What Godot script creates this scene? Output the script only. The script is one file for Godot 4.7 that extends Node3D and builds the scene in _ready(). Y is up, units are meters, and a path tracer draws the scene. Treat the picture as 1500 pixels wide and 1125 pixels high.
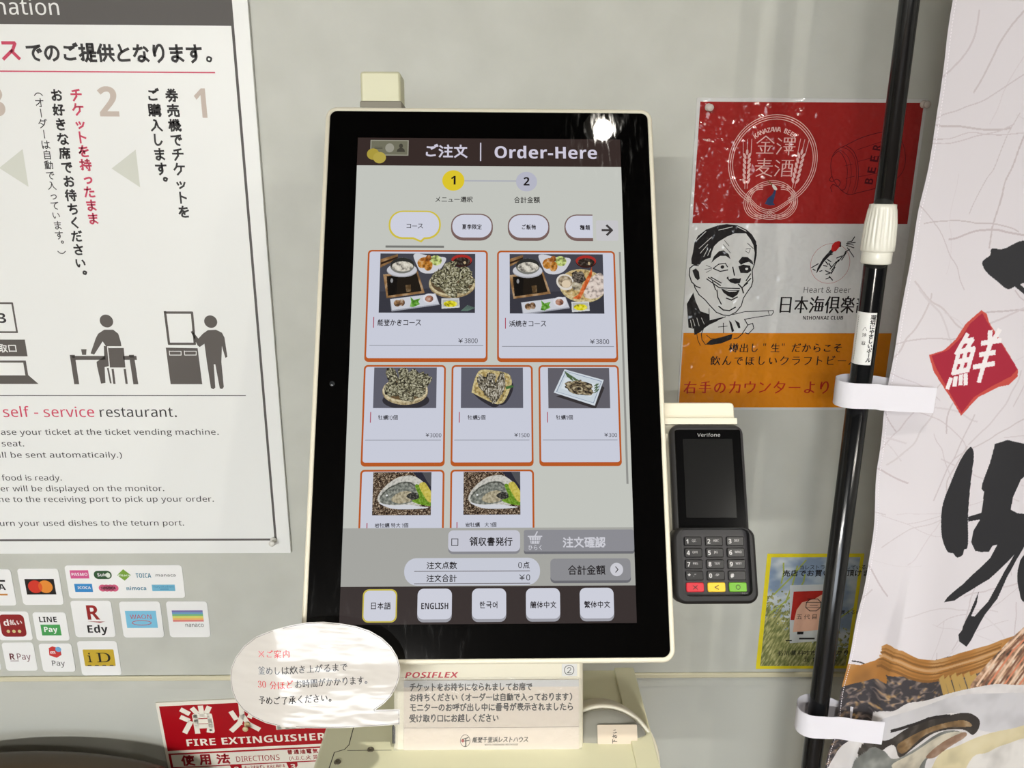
extends Node3D
# An ordering kiosk in front of a grey restaurant wall. Units are metres; print is laid out in millimetres.

# Strokes of the characters that the default fonts lack, on a 100 x 100 grid (y down). "~" smooths a stroke, "=part x y w h" sets another glyph into a box.
const GLYPHS := {
	"扌": "4 26 96 26/56 4 56 92 28 84/4 66 96 48",
	"氵": "20 10 78 24/6 38 66 50/14 94 84 58",
	"亻": "86 4 8 52/54 36 54 97",
	"木偏": "4 28 96 28/54 4 54 97/50 32 6 74/60 40 96 66",
	"牛偏": "30 8 10 44/16 28 92 28/2 62 98 52/56 4 56 97",
	"火偏": "14 26 20 52/90 22 74 46/52 5 50 40 40 66 6 96/54 58 90 90",
	"禾": "80 4 20 14/6 34 94 34/50 12 50 97/46 38 6 76/54 38 94 76",
	"貝": "18 4 18 72/18 4 82 4 82 72/18 26 82 26/18 48 82 48/18 71 82 71/36 76 8 98/64 76 94 98",
	"頁": "4 6 96 6/50 6 42 22/18 22 18 76/18 22 82 22 82 76/18 40 82 40/18 57 82 57/18 75 82 75/36 79 8 99/64 79 96 99",
	"言": "40 2 60 10/4 20 96 20/18 36 82 36/18 52 82 52/18 68 18 98/18 68 82 68 82 98/18 94 82 94",
	"食偏": "48 2 6 34/52 2 94 30/34 24 66 24/20 36 20 94 60 84/20 36 80 36 80 62/20 48 80 48/20 62 80 62/56 66 96 92",
	"虫": "50 3 50 90/14 22 14 58/14 22 86 22 86 58/14 56 86 56/4 94 90 88/76 74 94 96",
	"隹": "30 4 8 46/24 30 24 98/56 6 50 24/24 26 94 26/24 48 88 48/24 70 88 70/24 94 98 94/58 26 58 94",
	"門": "10 6 10 98/10 6 44 6 44 42/10 24 44 24/10 42 44 42/56 6 90 6 90 98 80 92/56 6 56 42/56 24 90 24/56 42 90 42",
	"辶": "12 8 28 22/6 42 26 42 26 76 8 92/26 78 50 92 98 94",
	"艹": "4 50 96 50/32 8 32 92/68 8 68 92",
	"宀": "50 3 50 16/10 40 10 18 90 18 88 40",
	"寸": "6 28 94 28/66 4 66 94 44 88/26 46 40 64",
	"寺": "22 14 78 14/50 2 50 34/6 34 94 34/4 56 96 56/68 42 68 97 50 92/28 66 40 80",
	"攵": "34 4 10 42/24 26 92 26/70 28 54 66 10 97/30 42 56 76 94 97",
	"匕": "88 18 18 44/16 4 16 86 24 94 84 94 92 74",
	"月": "22 6 22 60 6 96/22 6 84 6 84 96 68 92/22 34 84 34/22 62 84 62",
	"糸": "50 2 24 22 52 38/74 16 22 52/14 54 84 50/68 38 88 58/50 52 50 98/28 66 10 90/72 66 92 88",
	"幺": "50 4 22 36 56 52/82 28 14 88 82 82/68 62 90 96",
	"母": "26 8 14 92 76 92 86 8 26 8/2 48 98 48/42 20 50 36/40 58 48 76",
	"毋": "26 8 14 92 80 92 86 8 26 8/2 46 98 46/54 10 46 90",
	"曲": "10 24 10 92/10 24 90 24 90 92/10 58 90 58/10 90 90 90/36 6 36 90/64 6 64 90",
	"酉": "4 8 96 8/14 30 14 96/14 30 86 30 86 96/38 8 36 52 20 60/62 8 62 54 82 54/14 72 86 72/14 94 86 94",
	"阝": "14 4 14 98/14 6 80 6 50 38 76 56 70 72 44 76",
	"魚": "34 2 6 34/30 14 66 14 50 30/16 32 16 72/16 32 84 32 84 72/16 51 84 51/50 32 50 72/16 71 84 71/10 82 6 98/34 82 38 96/58 80 66 96/80 80 92 98",
	"羊": "30 4 40 18/70 4 60 20/10 24 90 24/18 46 82 46/4 68 96 68/50 24 50 98",
	"彳": "78 4 18 34/84 30 10 64/52 50 52 98",
	"日": "16 8 16 94/16 8 84 8 84 94/16 49 84 49/16 90 84 90",
	"目": "18 5 18 97/18 5 82 5 82 97/18 34 82 34/18 63 82 63/18 92 82 92",
	"口": "12 18 12 90/12 18 88 18 88 90/12 84 88 84",
	"土": "18 38 82 38/50 6 50 92/4 92 96 92",
	"士": "4 34 96 34/50 4 50 86/16 86 84 86",
	"王": "10 10 90 10/16 48 84 48/4 92 96 92/50 10 50 92",
	"木": "6 30 94 30/50 4 50 97/46 32 8 78/54 32 94 78",
	"大": "6 34 94 34/50 4 48 38 38 66 8 95/50 40 64 70 94 95",
	"火": "16 28 26 52/84 26 72 48/50 5 48 42 36 70 8 96/50 44 64 74 94 96",
	"又": "10 14 84 14 66 56 8 96/18 30 50 70 96 96",
	"力": "8 28 84 28 80 92 60 88/44 4 40 52 10 96",
	"田": "12 8 12 94/12 8 88 8 88 94/12 50 88 50/12 90 88 90/50 8 50 90",
	"里": "16 6 16 54/16 6 84 6 84 54/16 30 84 30/16 53 84 53/50 6 50 94/16 74 84 74/4 95 96 95",
	"金": "48 3 5 40/50 3 95 40/28 36 72 36/12 56 88 56/50 36 50 93/24 64 34 82/76 62 66 82/5 94 95 94",
	"米": "22 12 34 34/78 10 66 34/6 46 94 46/50 4 50 97/46 48 8 86/54 48 94 86",
	"自": "50 2 40 14/18 16 18 97/18 16 82 16 82 97/18 40 82 40/18 66 82 66/18 92 82 92",
	"心": "14 46 6 82/32 36 32 80 42 90 74 90 78 70/46 20 62 42/80 40 94 66",
	"石": "6 12 94 12/46 12 8 60/32 46 32 94/32 46 86 46 86 94/32 88 86 88",
	"豆": "10 6 90 6/22 24 22 56/22 24 78 24 78 56/22 55 78 55/30 66 38 84/70 66 62 84/4 92 96 92",
	"白": "48 2 38 18/14 20 14 97/14 20 86 20 86 97/14 55 86 55/14 92 86 92",
	"兄": "18 6 18 50/18 6 82 6 82 50/18 46 82 46/36 50 32 76 8 96/62 50 62 88 70 93 92 93 94 74",
	"売": "6 18 94 18/50 3 50 36/18 36 82 36/8 68 8 52 92 52 90 68/36 62 34 80 8 97/62 62 62 90 70 94 92 94 94 78",
	"券": "28 4 36 18/72 4 62 18/16 24 84 24/4 42 96 42/50 4 44 30 30 52 4 68/58 42 72 58 96 68/26 66 76 66 72 95 58 92/48 66 42 82 24 97",
	"機": "=木偏 0 0 36 100/~46 6 38 20 46 28/~50 16 38 40 54 38/~80 6 72 20 80 28/~84 16 72 40 88 38/36 52 98 52/62 4 64 52 72 78 94 96 96 80/88 60 58 92/46 54 44 76 34 94/48 66 58 80/80 40 88 48",
	"購": "=貝 0 4 36 92/42 14 98 14/42 28 98 28/54 4 54 28/84 4 84 28/38 42 100 42/46 54 46 97/46 54 92 54 92 97 84 94/69 28 69 84/46 68 92 68/38 82 100 82",
	"入": "34 10 50 16 54 34/54 24 40 66 8 95/54 30 66 66 95 95",
	"提": "=扌 0 0 36 100/=日 44 0 48 42/38 50 98 50/68 50 68 88/68 68 94 68/50 60 46 80 34 97/46 76 64 94 98 94",
	"供": "=亻 0 0 34 100/34 28 98 28/50 6 50 56/80 6 80 56/30 58 100 58/52 68 34 92/76 68 96 92",
	"持": "=扌 0 0 38 100/=寺 36 0 64 100",
	"待": "=彳 0 0 34 100/=寺 34 0 66 100",
	"特": "=牛偏 0 0 38 100/=寺 38 0 62 100",
	"時": "=日 0 4 34 86/=寺 36 0 64 100",
	"好": "24 4 8 62 40 92/36 30 26 66 4 92/2 34 46 34/52 14 88 14 70 36/70 36 70 92 56 88/46 54 98 54",
	"席": "52 2 52 14/14 16 94 16/14 16 14 56 4 96/24 38 94 38/42 26 42 54 76 54 76 26/32 64 32 92/32 64 86 64 86 90 76 88/60 54 60 98",
	"動": "48 4 10 12/2 24 58 24/10 36 10 64/10 36 50 36 50 64/10 50 50 50/10 63 50 63/30 10 30 86/6 76 54 76/2 90 58 86/=力 58 4 42 92",
	"取": "2 10 54 10/12 10 12 86/42 10 42 96/12 32 42 32/12 54 42 54/2 80 46 74/=又 50 10 50 86",
	"注": "=氵 0 0 32 100/64 3 68 14/40 24 96 24/44 54 92 54/34 92 100 92/66 24 66 92",
	"文": "50 3 50 20/6 24 94 24/76 24 60 58 8 96/24 26 44 62 95 96",
	"選": "12 8 24 22/4 42 22 42 22 74 6 92/22 76 46 92 98 94/36 10 60 10 60 22 36 22 36 34 60 34/68 10 92 10 92 22 68 22 68 34 94 34/36 46 96 46/32 62 98 62/52 36 52 62/80 36 80 62/52 68 36 82/78 68 92 82",
	"択": "=扌 0 0 38 100/48 10 48 46 40 96/48 10 90 10 90 42/48 40 90 40/66 42 76 72 98 96",
	"合": "50 3 6 46/50 3 95 46/28 42 72 42/22 60 22 96/22 60 78 60 78 96/22 92 78 92",
	"計": "=言 0 2 46 96/48 40 100 40/74 6 74 98",
	"額": "24 3 24 12/4 26 4 13 46 13 46 24/22 20 6 44/18 28 42 28 30 46 4 62/16 36 46 58/14 62 14 94/14 62 40 62 40 94/14 90 40 90/=頁 52 2 48 96",
	"夏": "6 6 94 6/50 6 44 18/22 18 22 58/22 18 78 18 78 58/22 31 78 31/22 44 78 44/22 57 78 57/42 58 12 78/36 66 78 66 58 84 14 97/30 76 56 88 95 97",
	"季": "76 4 24 12/6 24 94 24/50 10 50 46/46 26 8 48/54 26 94 48/24 52 74 52 50 66/50 66 50 97 34 93/6 72 94 72",
	"限": "=阝 0 0 36 100/44 8 44 94 68 82/44 8 86 8 86 44/44 26 86 26/44 44 86 44/64 44 76 74 98 94/92 56 70 70",
	"定": "50 3 50 14/8 32 8 16 92 16 90 30/20 38 80 38/52 38 52 88/52 60 82 60/28 54 24 76 6 97/22 80 44 94 96 94",
	"飯": "=食偏 0 2 44 96/96 6 54 14/56 14 54 60 44 96/56 40 90 40 76 74 50 97/60 46 78 78 98 96",
	"物": "=牛偏 0 0 42 100/60 4 44 44/52 26 94 26 88 94 72 88/66 28 46 72/80 28 54 92",
	"麺": "28 2 28 24/8 10 48 10/4 24 52 24/28 24 26 44/44 24 30 44/8 36 48 36 30 58 4 66/14 40 46 62/10 66 20 90 98 96/54 12 100 12/76 12 70 26/58 26 58 82/58 26 98 26 98 82/58 80 98 80/72 26 72 80/84 26 84 80/72 44 84 44/72 62 84 62",
	"類": "14 6 22 18/40 4 32 18/2 26 50 26/26 2 26 48/24 28 4 46/28 28 48 44/2 64 50 64/27 50 26 68 4 96/26 66 48 92/36 52 44 58/=頁 52 2 48 96",
	"能": "30 2 10 28 42 24/34 14 48 30/10 38 10 96/10 38 44 38 44 96 36 92/10 56 44 56/10 74 44 74/=匕 54 2 44 42/=匕 54 50 44 46",
	"登": "8 12 40 12 30 30 6 48/14 24 24 36/56 4 66 26 96 46/92 8 70 22/94 24 78 34/30 36 70 36/28 48 28 72/28 48 72 48 72 72/28 71 72 71/36 76 42 88/64 76 58 88/6 94 94 94",
	"浜": "=氵 0 0 32 100/90 4 48 16/48 14 48 62/48 36 94 36/76 36 76 62/34 64 100 64/54 72 36 96/78 72 98 96",
	"焼": "=火偏 0 0 38 100/40 20 98 20/68 3 68 44/54 10 54 44/84 10 84 44/42 44 100 44/38 60 100 60/58 60 54 80 36 97/78 60 78 88 84 93 98 93 100 78",
	"牡": "=牛偏 0 0 42 100/=土 44 4 56 92",
	"蠣": "=虫 0 4 38 92/44 8 100 8/46 8 44 60 36 97/54 22 98 22/66 14 66 28/84 14 84 28/56 34 56 56/56 34 94 34 94 56/56 45 94 45/56 56 94 56/75 34 75 88/52 66 52 98/52 66 98 66 98 97 90 94/64 88 86 84",
	"個": "=亻 0 0 32 100/38 8 38 96/38 8 96 8 96 96/38 90 96 90/46 28 88 28/67 16 67 48/54 48 54 76/54 48 80 48 80 76/54 74 80 74",
	"岩": "50 3 50 34/14 12 14 36 86 36/86 12 86 36/6 48 94 48/42 48 6 84/32 66 32 97/32 66 84 66 84 97/32 93 84 93",
	"領": "26 2 4 30/28 2 50 26/18 34 36 34/6 48 46 48 44 66 36 74/24 48 24 96/26 70 40 84/=頁 52 2 48 96",
	"収": "14 12 14 66/2 72 34 60/34 4 34 97/46 14 92 14 76 58 42 96/50 28 70 68 98 96",
	"書": "20 12 80 12 80 34/4 23 96 23/20 34 80 34/10 45 90 45/4 56 96 56/50 2 50 56/24 66 24 98/24 66 76 66 76 98/24 80 76 80/24 94 76 94",
	"発": "8 12 40 12 30 32 6 52/14 24 24 36/56 4 68 30 96 52/92 8 70 22/94 24 80 36/28 44 72 44/8 62 92 62/38 44 36 74 10 97/64 44 64 88 72 93 94 93 95 78",
	"行": "=彳 0 0 38 100/46 14 96 14/40 40 100 40/74 40 74 95 54 90",
	"確": "2 12 40 12/22 12 4 56/14 44 14 90/14 44 36 44 36 90/14 84 36 84/46 22 46 10 98 10 96 22/60 22 44 50/54 40 54 98/76 24 72 36/54 38 98 38/54 56 94 56/54 74 94 74/54 94 100 94/76 38 76 94",
	"認": "=言 0 2 44 96/50 10 94 10 90 44 78 42/70 10 66 34 48 50/56 22 66 32/52 62 46 88/62 56 62 86 70 93 84 93 86 78/70 50 80 62/90 60 98 78",
	"点": "52 3 52 30/52 16 92 16/22 30 22 64/22 30 78 30 78 64/22 62 78 62/18 74 8 94/38 76 42 92/60 76 66 92/80 74 92 94",
	"数": "26 3 26 44/10 8 16 20/42 6 36 20/2 24 52 24/24 26 4 42/28 26 48 38/28 44 10 76 44 96/2 62 54 62/40 56 30 82 4 97/66 4 54 42/60 26 100 26/90 26 78 66 50 97/62 36 78 72 100 97",
	"本": "6 28 94 28/50 4 50 97/46 30 8 76/54 30 94 76/28 74 72 74",
	"語": "=言 0 2 44 96/50 10 98 10/70 10 62 46/54 28 92 28 88 46/46 46 100 46/54 60 54 96/54 60 94 60 94 96/54 92 94 92",
	"簡": "24 2 8 24/18 12 46 12/30 14 34 26/68 2 54 24/64 12 96 12/78 14 82 26/10 32 10 98/10 32 44 32 44 58/10 45 44 45/10 58 44 58/56 32 90 32 90 97 82 94/56 32 56 58/56 45 90 45/56 58 90 58/32 66 32 92/32 66 68 66 68 92/32 79 68 79/32 92 68 92",
	"体": "=亻 0 0 32 100/32 30 98 30/65 4 65 97/62 32 34 72/68 32 98 70/48 76 82 76",
	"中": "12 24 12 66/12 24 88 24 88 66/12 64 88 64/50 4 50 98",
	"繁": "22 2 8 18/16 12 50 12/14 20 12 48 46 48 46 22 14 22/2 34 56 34/30 14 28 48/68 2 58 26/62 14 98 14/90 14 80 34 56 50/66 22 78 40 98 50/50 50 26 62 52 72/72 58 22 78/14 80 84 78/68 70 86 84/50 78 50 99/30 84 12 97/70 84 90 97",
	"国": "10 8 10 96/10 8 90 8 90 96/10 92 90 92/26 24 74 24/50 24 50 76/30 48 70 48/24 76 78 76/60 58 68 68",
	"案": "50 2 50 10/10 24 10 11 90 11 90 22/6 36 94 36/40 18 28 46 68 60/66 36 52 52 20 62/6 70 94 70/50 60 50 98/46 72 10 94/54 72 92 94",
	"内": "14 24 14 96/14 24 86 24 86 94 74 90/50 4 48 44 26 72/52 50 72 70",
	"釜": "30 3 6 28/64 3 94 26/70 12 44 34 14 48/30 14 54 34 88 46/30 52 70 52/12 68 88 68/50 52 50 94/26 76 34 88/74 76 66 88/5 95 95 95",
	"炊": "=火偏 0 0 42 100/60 4 46 40/56 22 94 22 86 42/72 34 68 62 44 97/72 46 98 96",
	"上": "50 6 50 90/50 42 86 42/4 90 96 90",
	"分": "36 5 6 48/62 5 94 46/26 50 78 50 72 94 56 90/48 50 42 74 18 96",
	"間": "=門 0 0 100 100/34 54 34 92/34 54 66 54 66 92/34 72 66 72/34 90 66 90",
	"予": "22 8 80 8 52 30/32 20 58 36/6 46 92 46 78 64/52 46 52 94 36 90",
	"了": "16 12 84 12 54 44/54 44 54 94 34 88",
	"承": "24 6 76 6 54 20/52 20 52 95 40 91/34 36 68 36/34 52 68 52/28 68 74 68/8 34 26 34 22 58 4 88/90 26 66 42/66 38 78 66 97 88",
	"呼": "=口 0 10 34 66/94 6 46 14/50 24 56 44/90 22 82 44/40 54 100 54/70 12 70 94 56 90",
	"出": "50 4 50 92/20 16 20 46 80 46/80 16 80 46/10 56 10 92 90 92/90 56 90 95",
	"番": "84 3 20 9/26 14 32 28/74 12 68 28/4 34 96 34/50 8 50 54/46 36 6 56/54 36 96 54/20 60 20 97/20 60 80 60 80 97/20 77 80 77/20 95 80 95/50 60 50 95",
	"号": "24 6 24 38/24 6 76 6 76 38/24 36 76 36/4 50 96 50/34 50 28 68 78 68 72 95 54 90",
	"表": "12 12 88 12/18 26 82 26/4 41 96 41/50 2 50 41/46 42 4 70/30 58 30 94 54 84/86 50 62 62/50 42 68 74 97 95",
	"示": "20 10 80 10/4 38 96 38/50 38 50 94 36 90/28 52 8 82/72 52 94 80",
	"受": "84 3 18 10/20 16 26 30/46 14 50 28/80 12 72 30/6 50 6 34 94 34 92 48/22 52 76 52 58 80 10 97/30 58 54 82 95 97",
	"越": "8 18 46 18/27 4 27 54/2 36 50 36/27 54 27 84/27 66 46 66/12 52 10 80 2 96/10 78 40 92 99 92/56 22 100 22/56 22 54 68 68 62/76 4 80 50 94 76 98 62/94 34 72 74/86 6 94 14",
	"千": "80 5 18 18/4 46 96 46/50 14 50 97",
	"消": "=氵 0 0 32 100/68 2 68 34/42 8 52 24/94 6 84 24/44 36 44 97/44 36 92 36 92 95 80 92/44 56 92 56/44 75 92 75",
	"器": "12 4 12 30/12 4 42 4 42 30/12 28 42 28/58 4 58 30/58 4 88 4 88 30/58 28 88 28/4 46 96 46/50 34 42 52 6 68/54 46 70 60 96 68/74 34 82 42/12 68 12 97/12 68 42 68 42 97/12 93 42 93/58 68 58 97/58 68 88 68 88 97/58 93 88 93",
	"使": "=亻 0 0 32 100/34 16 100 16/44 30 44 56/44 30 90 30 90 56/44 54 90 54/67 4 66 62 32 97/44 64 64 84 99 96",
	"用": "18 6 18 60 6 96/18 6 84 6 84 95 70 91/18 34 84 34/18 61 84 61/51 6 51 94",
	"法": "=氵 0 0 32 100/42 22 94 22/67 4 67 48/34 48 100 48/62 50 44 86 90 82/80 66 96 96",
	"普": "30 3 38 14/70 3 62 14/8 18 92 18/40 18 40 46/60 18 60 46/20 26 26 40/80 26 74 40/4 48 96 48/24 58 24 98/24 58 76 58 76 98/24 76 76 76/24 94 76 94",
	"通": "12 8 26 22/4 42 22 42 22 74 6 92/22 76 46 92 98 94/44 6 88 6 68 22/52 12 66 20/42 26 42 82/42 26 90 26 90 80 80 80/42 44 90 44/42 62 90 62/66 26 66 82",
	"油": "=氵 0 0 32 100/42 28 42 95/42 28 94 28 94 95/42 60 94 60/42 92 94 92/68 5 68 92",
	"電": "14 5 86 5/4 30 4 17 96 17 94 30/50 5 50 44/18 24 36 26/18 36 36 37/64 24 82 25/64 36 82 37/18 50 18 84/18 50 82 50 82 84/18 66 82 66/18 82 82 82/50 50 50 94 92 94 94 84",
	"気": "26 2 8 36/20 18 94 18/22 34 80 34/12 50 80 50 80 82 96 96 97 82/60 58 16 96/22 64 64 92",
	"災": "30 4 18 20 30 36/54 4 42 20 54 36/78 4 66 20 78 36/22 54 30 70/80 52 70 68/50 44 46 74 10 97/52 70 92 97",
	"澤": "=氵 0 0 32 100/40 8 40 30/40 8 96 8 96 30/40 29 96 29/58 8 58 29/78 8 78 29/46 42 90 42/68 32 68 55/38 55 100 55/52 60 58 72/84 60 78 72/44 76 92 76/68 58 68 98",
	"麦": "12 12 88 12/18 26 82 26/4 41 96 41/50 2 50 41/42 42 10 66/36 52 78 52 56 78 12 97/28 58 54 82 96 97",
	"酒": "=氵 0 0 32 100/36 10 100 10/42 30 42 97/42 30 94 30 94 97/60 10 58 50 46 58/76 10 76 52 92 52/42 70 94 70/42 94 94 94",
	"海": "=氵 0 0 32 100/52 3 36 36/46 20 98 20/48 36 42 86 90 86 92 36 48 36/34 61 100 61/70 36 66 86",
	"倶": "=亻 0 0 32 100/44 6 44 66/44 6 90 6 90 66/44 26 90 26/44 46 90 46/34 68 100 68/54 76 36 97/78 76 98 97",
	"楽": "48 2 44 12/32 14 32 48/32 14 66 14 66 48/32 31 66 31/32 47 66 47/10 14 22 28/90 12 76 28/20 38 6 54/78 36 94 52/4 62 96 62/50 48 50 98/46 64 10 92/54 64 92 92",
	"部": "28 2 28 14/4 16 54 16/16 22 20 36/42 20 36 36/2 42 56 42/10 56 10 94/10 56 48 56 48 94/10 90 48 90/=阝 62 2 40 96",
	"樽": "=木偏 0 0 34 100/48 2 54 14/86 2 78 14/38 18 100 18/46 28 46 62/46 28 92 28 92 62/60 18 58 40 50 46/76 18 76 42 90 42/46 52 92 52/46 62 92 62/36 74 100 74/76 66 76 97 62 94/50 80 58 90",
	"生": "26 6 8 44/18 28 90 28/18 58 84 58/4 92 96 92/52 4 52 92",
	"飲": "=食偏 0 2 44 96/64 4 50 42/58 24 96 24 90 44/74 36 70 64 46 97/74 50 98 96",
	"右": "4 28 96 28/46 4 34 42 6 82/30 54 30 96/30 54 84 54 84 96/30 91 84 91",
	"手": "80 5 20 14/12 34 88 34/4 60 96 60/52 12 52 94 32 88",
	"環": "2 14 36 14/4 46 34 46/19 14 19 80/0 84 38 76/44 6 44 28/44 6 96 6 96 28/44 27 96 27/61 6 61 27/79 6 79 27/40 38 100 38/50 48 50 66/50 48 90 48 90 66/50 65 90 65/66 66 38 86/56 74 56 96 70 90/92 66 78 78/68 66 80 84 99 95",
	"境": "2 34 34 34/18 8 18 78/0 84 36 74/66 2 66 12/42 14 94 14/54 18 58 30/82 18 76 30/36 34 100 34/46 44 46 72/46 44 90 44 90 72/46 58 90 58/46 71 90 71/58 72 54 86 34 98/76 72 76 90 82 95 96 95 98 82",
	"意": "50 2 50 10/14 12 86 12/32 16 36 28/68 16 64 28/4 32 96 32/22 42 22 68/22 42 78 42 78 68/22 55 78 55/22 67 78 67/16 76 6 94/32 76 34 92 42 96 70 96 74 84/50 74 58 82/82 74 94 90",
	"当": "50 4 50 36/18 12 28 30/82 10 72 30/12 42 86 42 86 96/16 66 86 66/10 92 86 92",
	"店": "52 2 52 14/14 16 94 16/14 16 14 56 4 96/54 24 54 60/54 40 90 40/28 62 28 95/28 62 84 62 84 95/28 90 84 90",
	"買": "12 6 12 26/12 6 88 6 88 26/12 25 88 25/36 6 36 25/64 6 64 25/22 36 22 80/22 36 78 36 78 80/22 50 78 50/22 64 78 64/22 79 78 79/38 82 12 98/62 82 90 98",
	"頂": "2 12 42 12/24 12 24 90 10 86/=頁 46 2 54 96",
	"川": "18 8 18 60 6 94/50 10 50 84/84 6 84 97",
	"県": "26 4 26 54/26 4 78 4 78 54/26 20 78 20/26 37 78 37/26 53 78 53/10 24 10 68 94 68/50 68 50 98/30 76 12 94/70 76 90 94",
	"羽": "8 10 42 10 42 92 30 88/14 26 28 40/8 66 40 52/56 10 92 10 92 92 80 88/62 26 76 40/56 66 90 52",
	"咋": "=口 0 10 34 66/58 4 40 46/50 26 100 26/66 26 66 97/66 48 94 48/66 70 96 70",
	"市": "50 3 50 18/6 20 94 20/18 38 18 82/18 38 82 38 82 80 72 80/50 20 50 97",
	"求": "6 26 94 26/50 4 50 94 36 90/12 44 30 58/6 86 42 64/86 38 60 54/56 42 72 72 96 90/74 6 84 16",
	"次": "10 16 28 32/4 86 34 56/56 4 38 46/50 24 94 24 84 46/66 36 62 64 32 97/66 46 80 76 98 96",
	"払": "=扌 0 0 40 100/64 6 46 86 88 80/78 56 96 97",
	"下": "4 12 96 12/48 12 48 97/52 32 80 52",
	"由": "14 24 14 94/14 24 86 24 86 94/14 58 86 58/14 91 86 91/50 4 50 91",
	"鮮": "=魚 0 2 50 96/=羊 54 2 46 96",
	"年": "28 4 8 40/22 22 90 22/28 46 86 46/28 46 28 70/4 70 96 70/56 22 56 98",
	"五": "12 10 88 10/46 10 34 90/16 46 78 46 74 90/4 91 96 91",
	"代": "=亻 0 0 36 100/34 40 98 30/62 4 68 52 82 86 96 92 98 74/78 8 90 18",
	"向": "50 2 38 20/12 22 12 97/12 22 88 22 88 94 76 90/32 44 32 76/32 44 68 44 68 76/32 74 68 74",
	"元": "18 12 82 12/4 40 96 40/36 40 32 74 6 96/62 40 62 88 70 93 92 93 94 74",
	"あ": "~16 26 50 27 84 22/~44 6 42 42 50 86/~66 38 58 62 38 82 22 84 17 72 28 56 52 46 76 50 88 66 80 84 58 93",
	"い": "~16 20 15 48 22 72 32 82 40 66/~70 26 82 44 87 66",
	"え": "38 6 60 16/~22 34 56 32 74 32 46 62 14 90 14 90/~34 68 48 60 54 70 58 88 70 92 92 90",
	"お": "~10 30 34 31 60 25/~36 6 35 40 36 80 26 90 14 80 16 68 40 52 66 50 84 62 82 80 66 90 52 88/~70 16 82 24 90 34",
	"か": "~6 34 32 30 54 28 62 40 58 72 48 90 36 84/~36 6 28 48 8 90/~72 22 84 36 92 54",
	"き": "~18 24 48 24 82 16/~14 46 48 46 86 38/~40 4 52 30 70 64/~70 64 46 54 24 62 22 80 40 92 74 90",
	"く": "~68 5 46 28 26 48 44 66 72 94",
	"け": "~14 10 10 40 14 86 14 90 22 70/~36 32 64 32 92 30/~70 6 71 44 66 74 46 95",
	"こ": "~22 20 48 22 78 20 64 28 54 34/~20 62 22 80 48 86 84 82",
	"さ": "~10 32 48 32 88 22/~40 4 56 34 74 66/~74 66 48 56 24 64 22 80 40 92 74 90",
	"し": "~28 6 26 44 28 76 44 92 66 84 82 62",
	"す": "~6 24 50 24 94 22/~58 4 60 40 56 60 42 66 32 54 42 40 58 44 62 64 54 82 34 97",
	"せ": "~6 42 50 38 94 34/~72 8 74 40 70 64 58 62/~30 14 30 50 32 82 46 92 82 90",
	"そ": "~24 10 50 12 76 10 46 30 12 50 12 50/~12 50 60 42 92 42/~74 42 46 54 40 74 54 90 78 92",
	"た": "~8 28 36 29 64 24/~38 6 28 48 10 92/~54 48 70 46 90 46/~50 68 54 86 72 90 94 87",
	"ち": "~10 26 48 26 88 20/~42 5 36 38 24 62/~24 62 48 48 74 50 84 66 74 84 42 94",
	"っ": "~22 56 46 46 70 44 82 56 78 74 60 86 42 90",
	"つ": "~6 40 40 28 70 24 90 40 84 64 60 82 36 88",
	"て": "~8 22 50 20 92 14/~84 17 56 34 44 58 54 82 78 92",
	"と": "~30 6 36 24 42 42/~84 26 52 40 28 56 20 76 34 90 86 88",
	"な": "~8 26 34 27 58 22/~36 6 28 36 8 66/~70 18 82 26 92 38/~70 44 71 66 66 84 50 94 34 86 38 72 54 68 74 78 92 92",
	"に": "~16 12 12 44 14 88 16 90 24 70/~44 26 64 27 90 24/~44 66 48 82 66 86 94 82",
	"の": "~52 20 46 52 28 82 14 72 10 52 24 28 50 18 76 26 88 50 78 78 54 92",
	"は": "~14 10 10 44 14 88 16 90 24 68/~38 30 64 31 94 26/~68 8 69 50 69 74 56 92 40 84 42 72 58 68 76 76 94 90",
	"ひ": "~6 24 26 22 44 16 26 40 18 64 30 88 54 86 68 64 70 34 68 16 68 16/~68 16 78 40 96 58",
	"ふ": "40 8 58 18/~48 34 46 46 62 66 56 88 36 86/~22 60 16 74 8 84/~74 56 84 68 94 80",
	"へ": "~4 58 20 44 34 34 60 54 96 78",
	"ほ": "~14 10 10 44 14 88 16 90 24 68/~40 18 64 18 92 16/~40 42 64 42 94 40/~68 18 69 54 69 76 56 93 42 86 42 74 58 70 76 78 94 92",
	"ま": "~12 24 50 24 88 22/~16 46 50 46 84 44/~54 4 55 50 55 76 42 93 24 86 26 72 46 68 68 76 88 90",
	"み": "~18 18 48 16 36 46 22 80 10 80 10 66 30 58 60 64 94 78/~78 40 74 66 54 94",
	"め": "~18 16 28 48 44 80/~58 8 46 56 26 86 10 74 16 48 46 30 76 34 90 58 78 82 54 93",
	"も": "~14 28 44 30 72 28/~12 52 40 55 70 52/~46 4 36 44 36 76 52 93 76 86 84 66 82 54",
	"や": "~8 50 46 34 80 28 90 44 74 58 58 58/~54 4 58 18/~26 18 38 54 54 96",
	"よ": "~58 28 74 28 88 26/~54 5 56 46 56 74 42 92 20 86 20 74 38 68 64 76 88 90",
	"ら": "~32 5 50 11 66 17/~24 30 20 54 20 70/~20 68 44 48 72 48 84 64 74 84 40 94",
	"り": "~26 8 22 36 24 60 28 58/~26 50 46 12 66 8 78 34 72 70 44 97",
	"る": "~22 12 50 13 76 10 44 42 12 72 12 72/~12 72 44 50 74 50 86 68 76 88 54 94 38 86 46 74 60 78 66 90",
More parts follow.
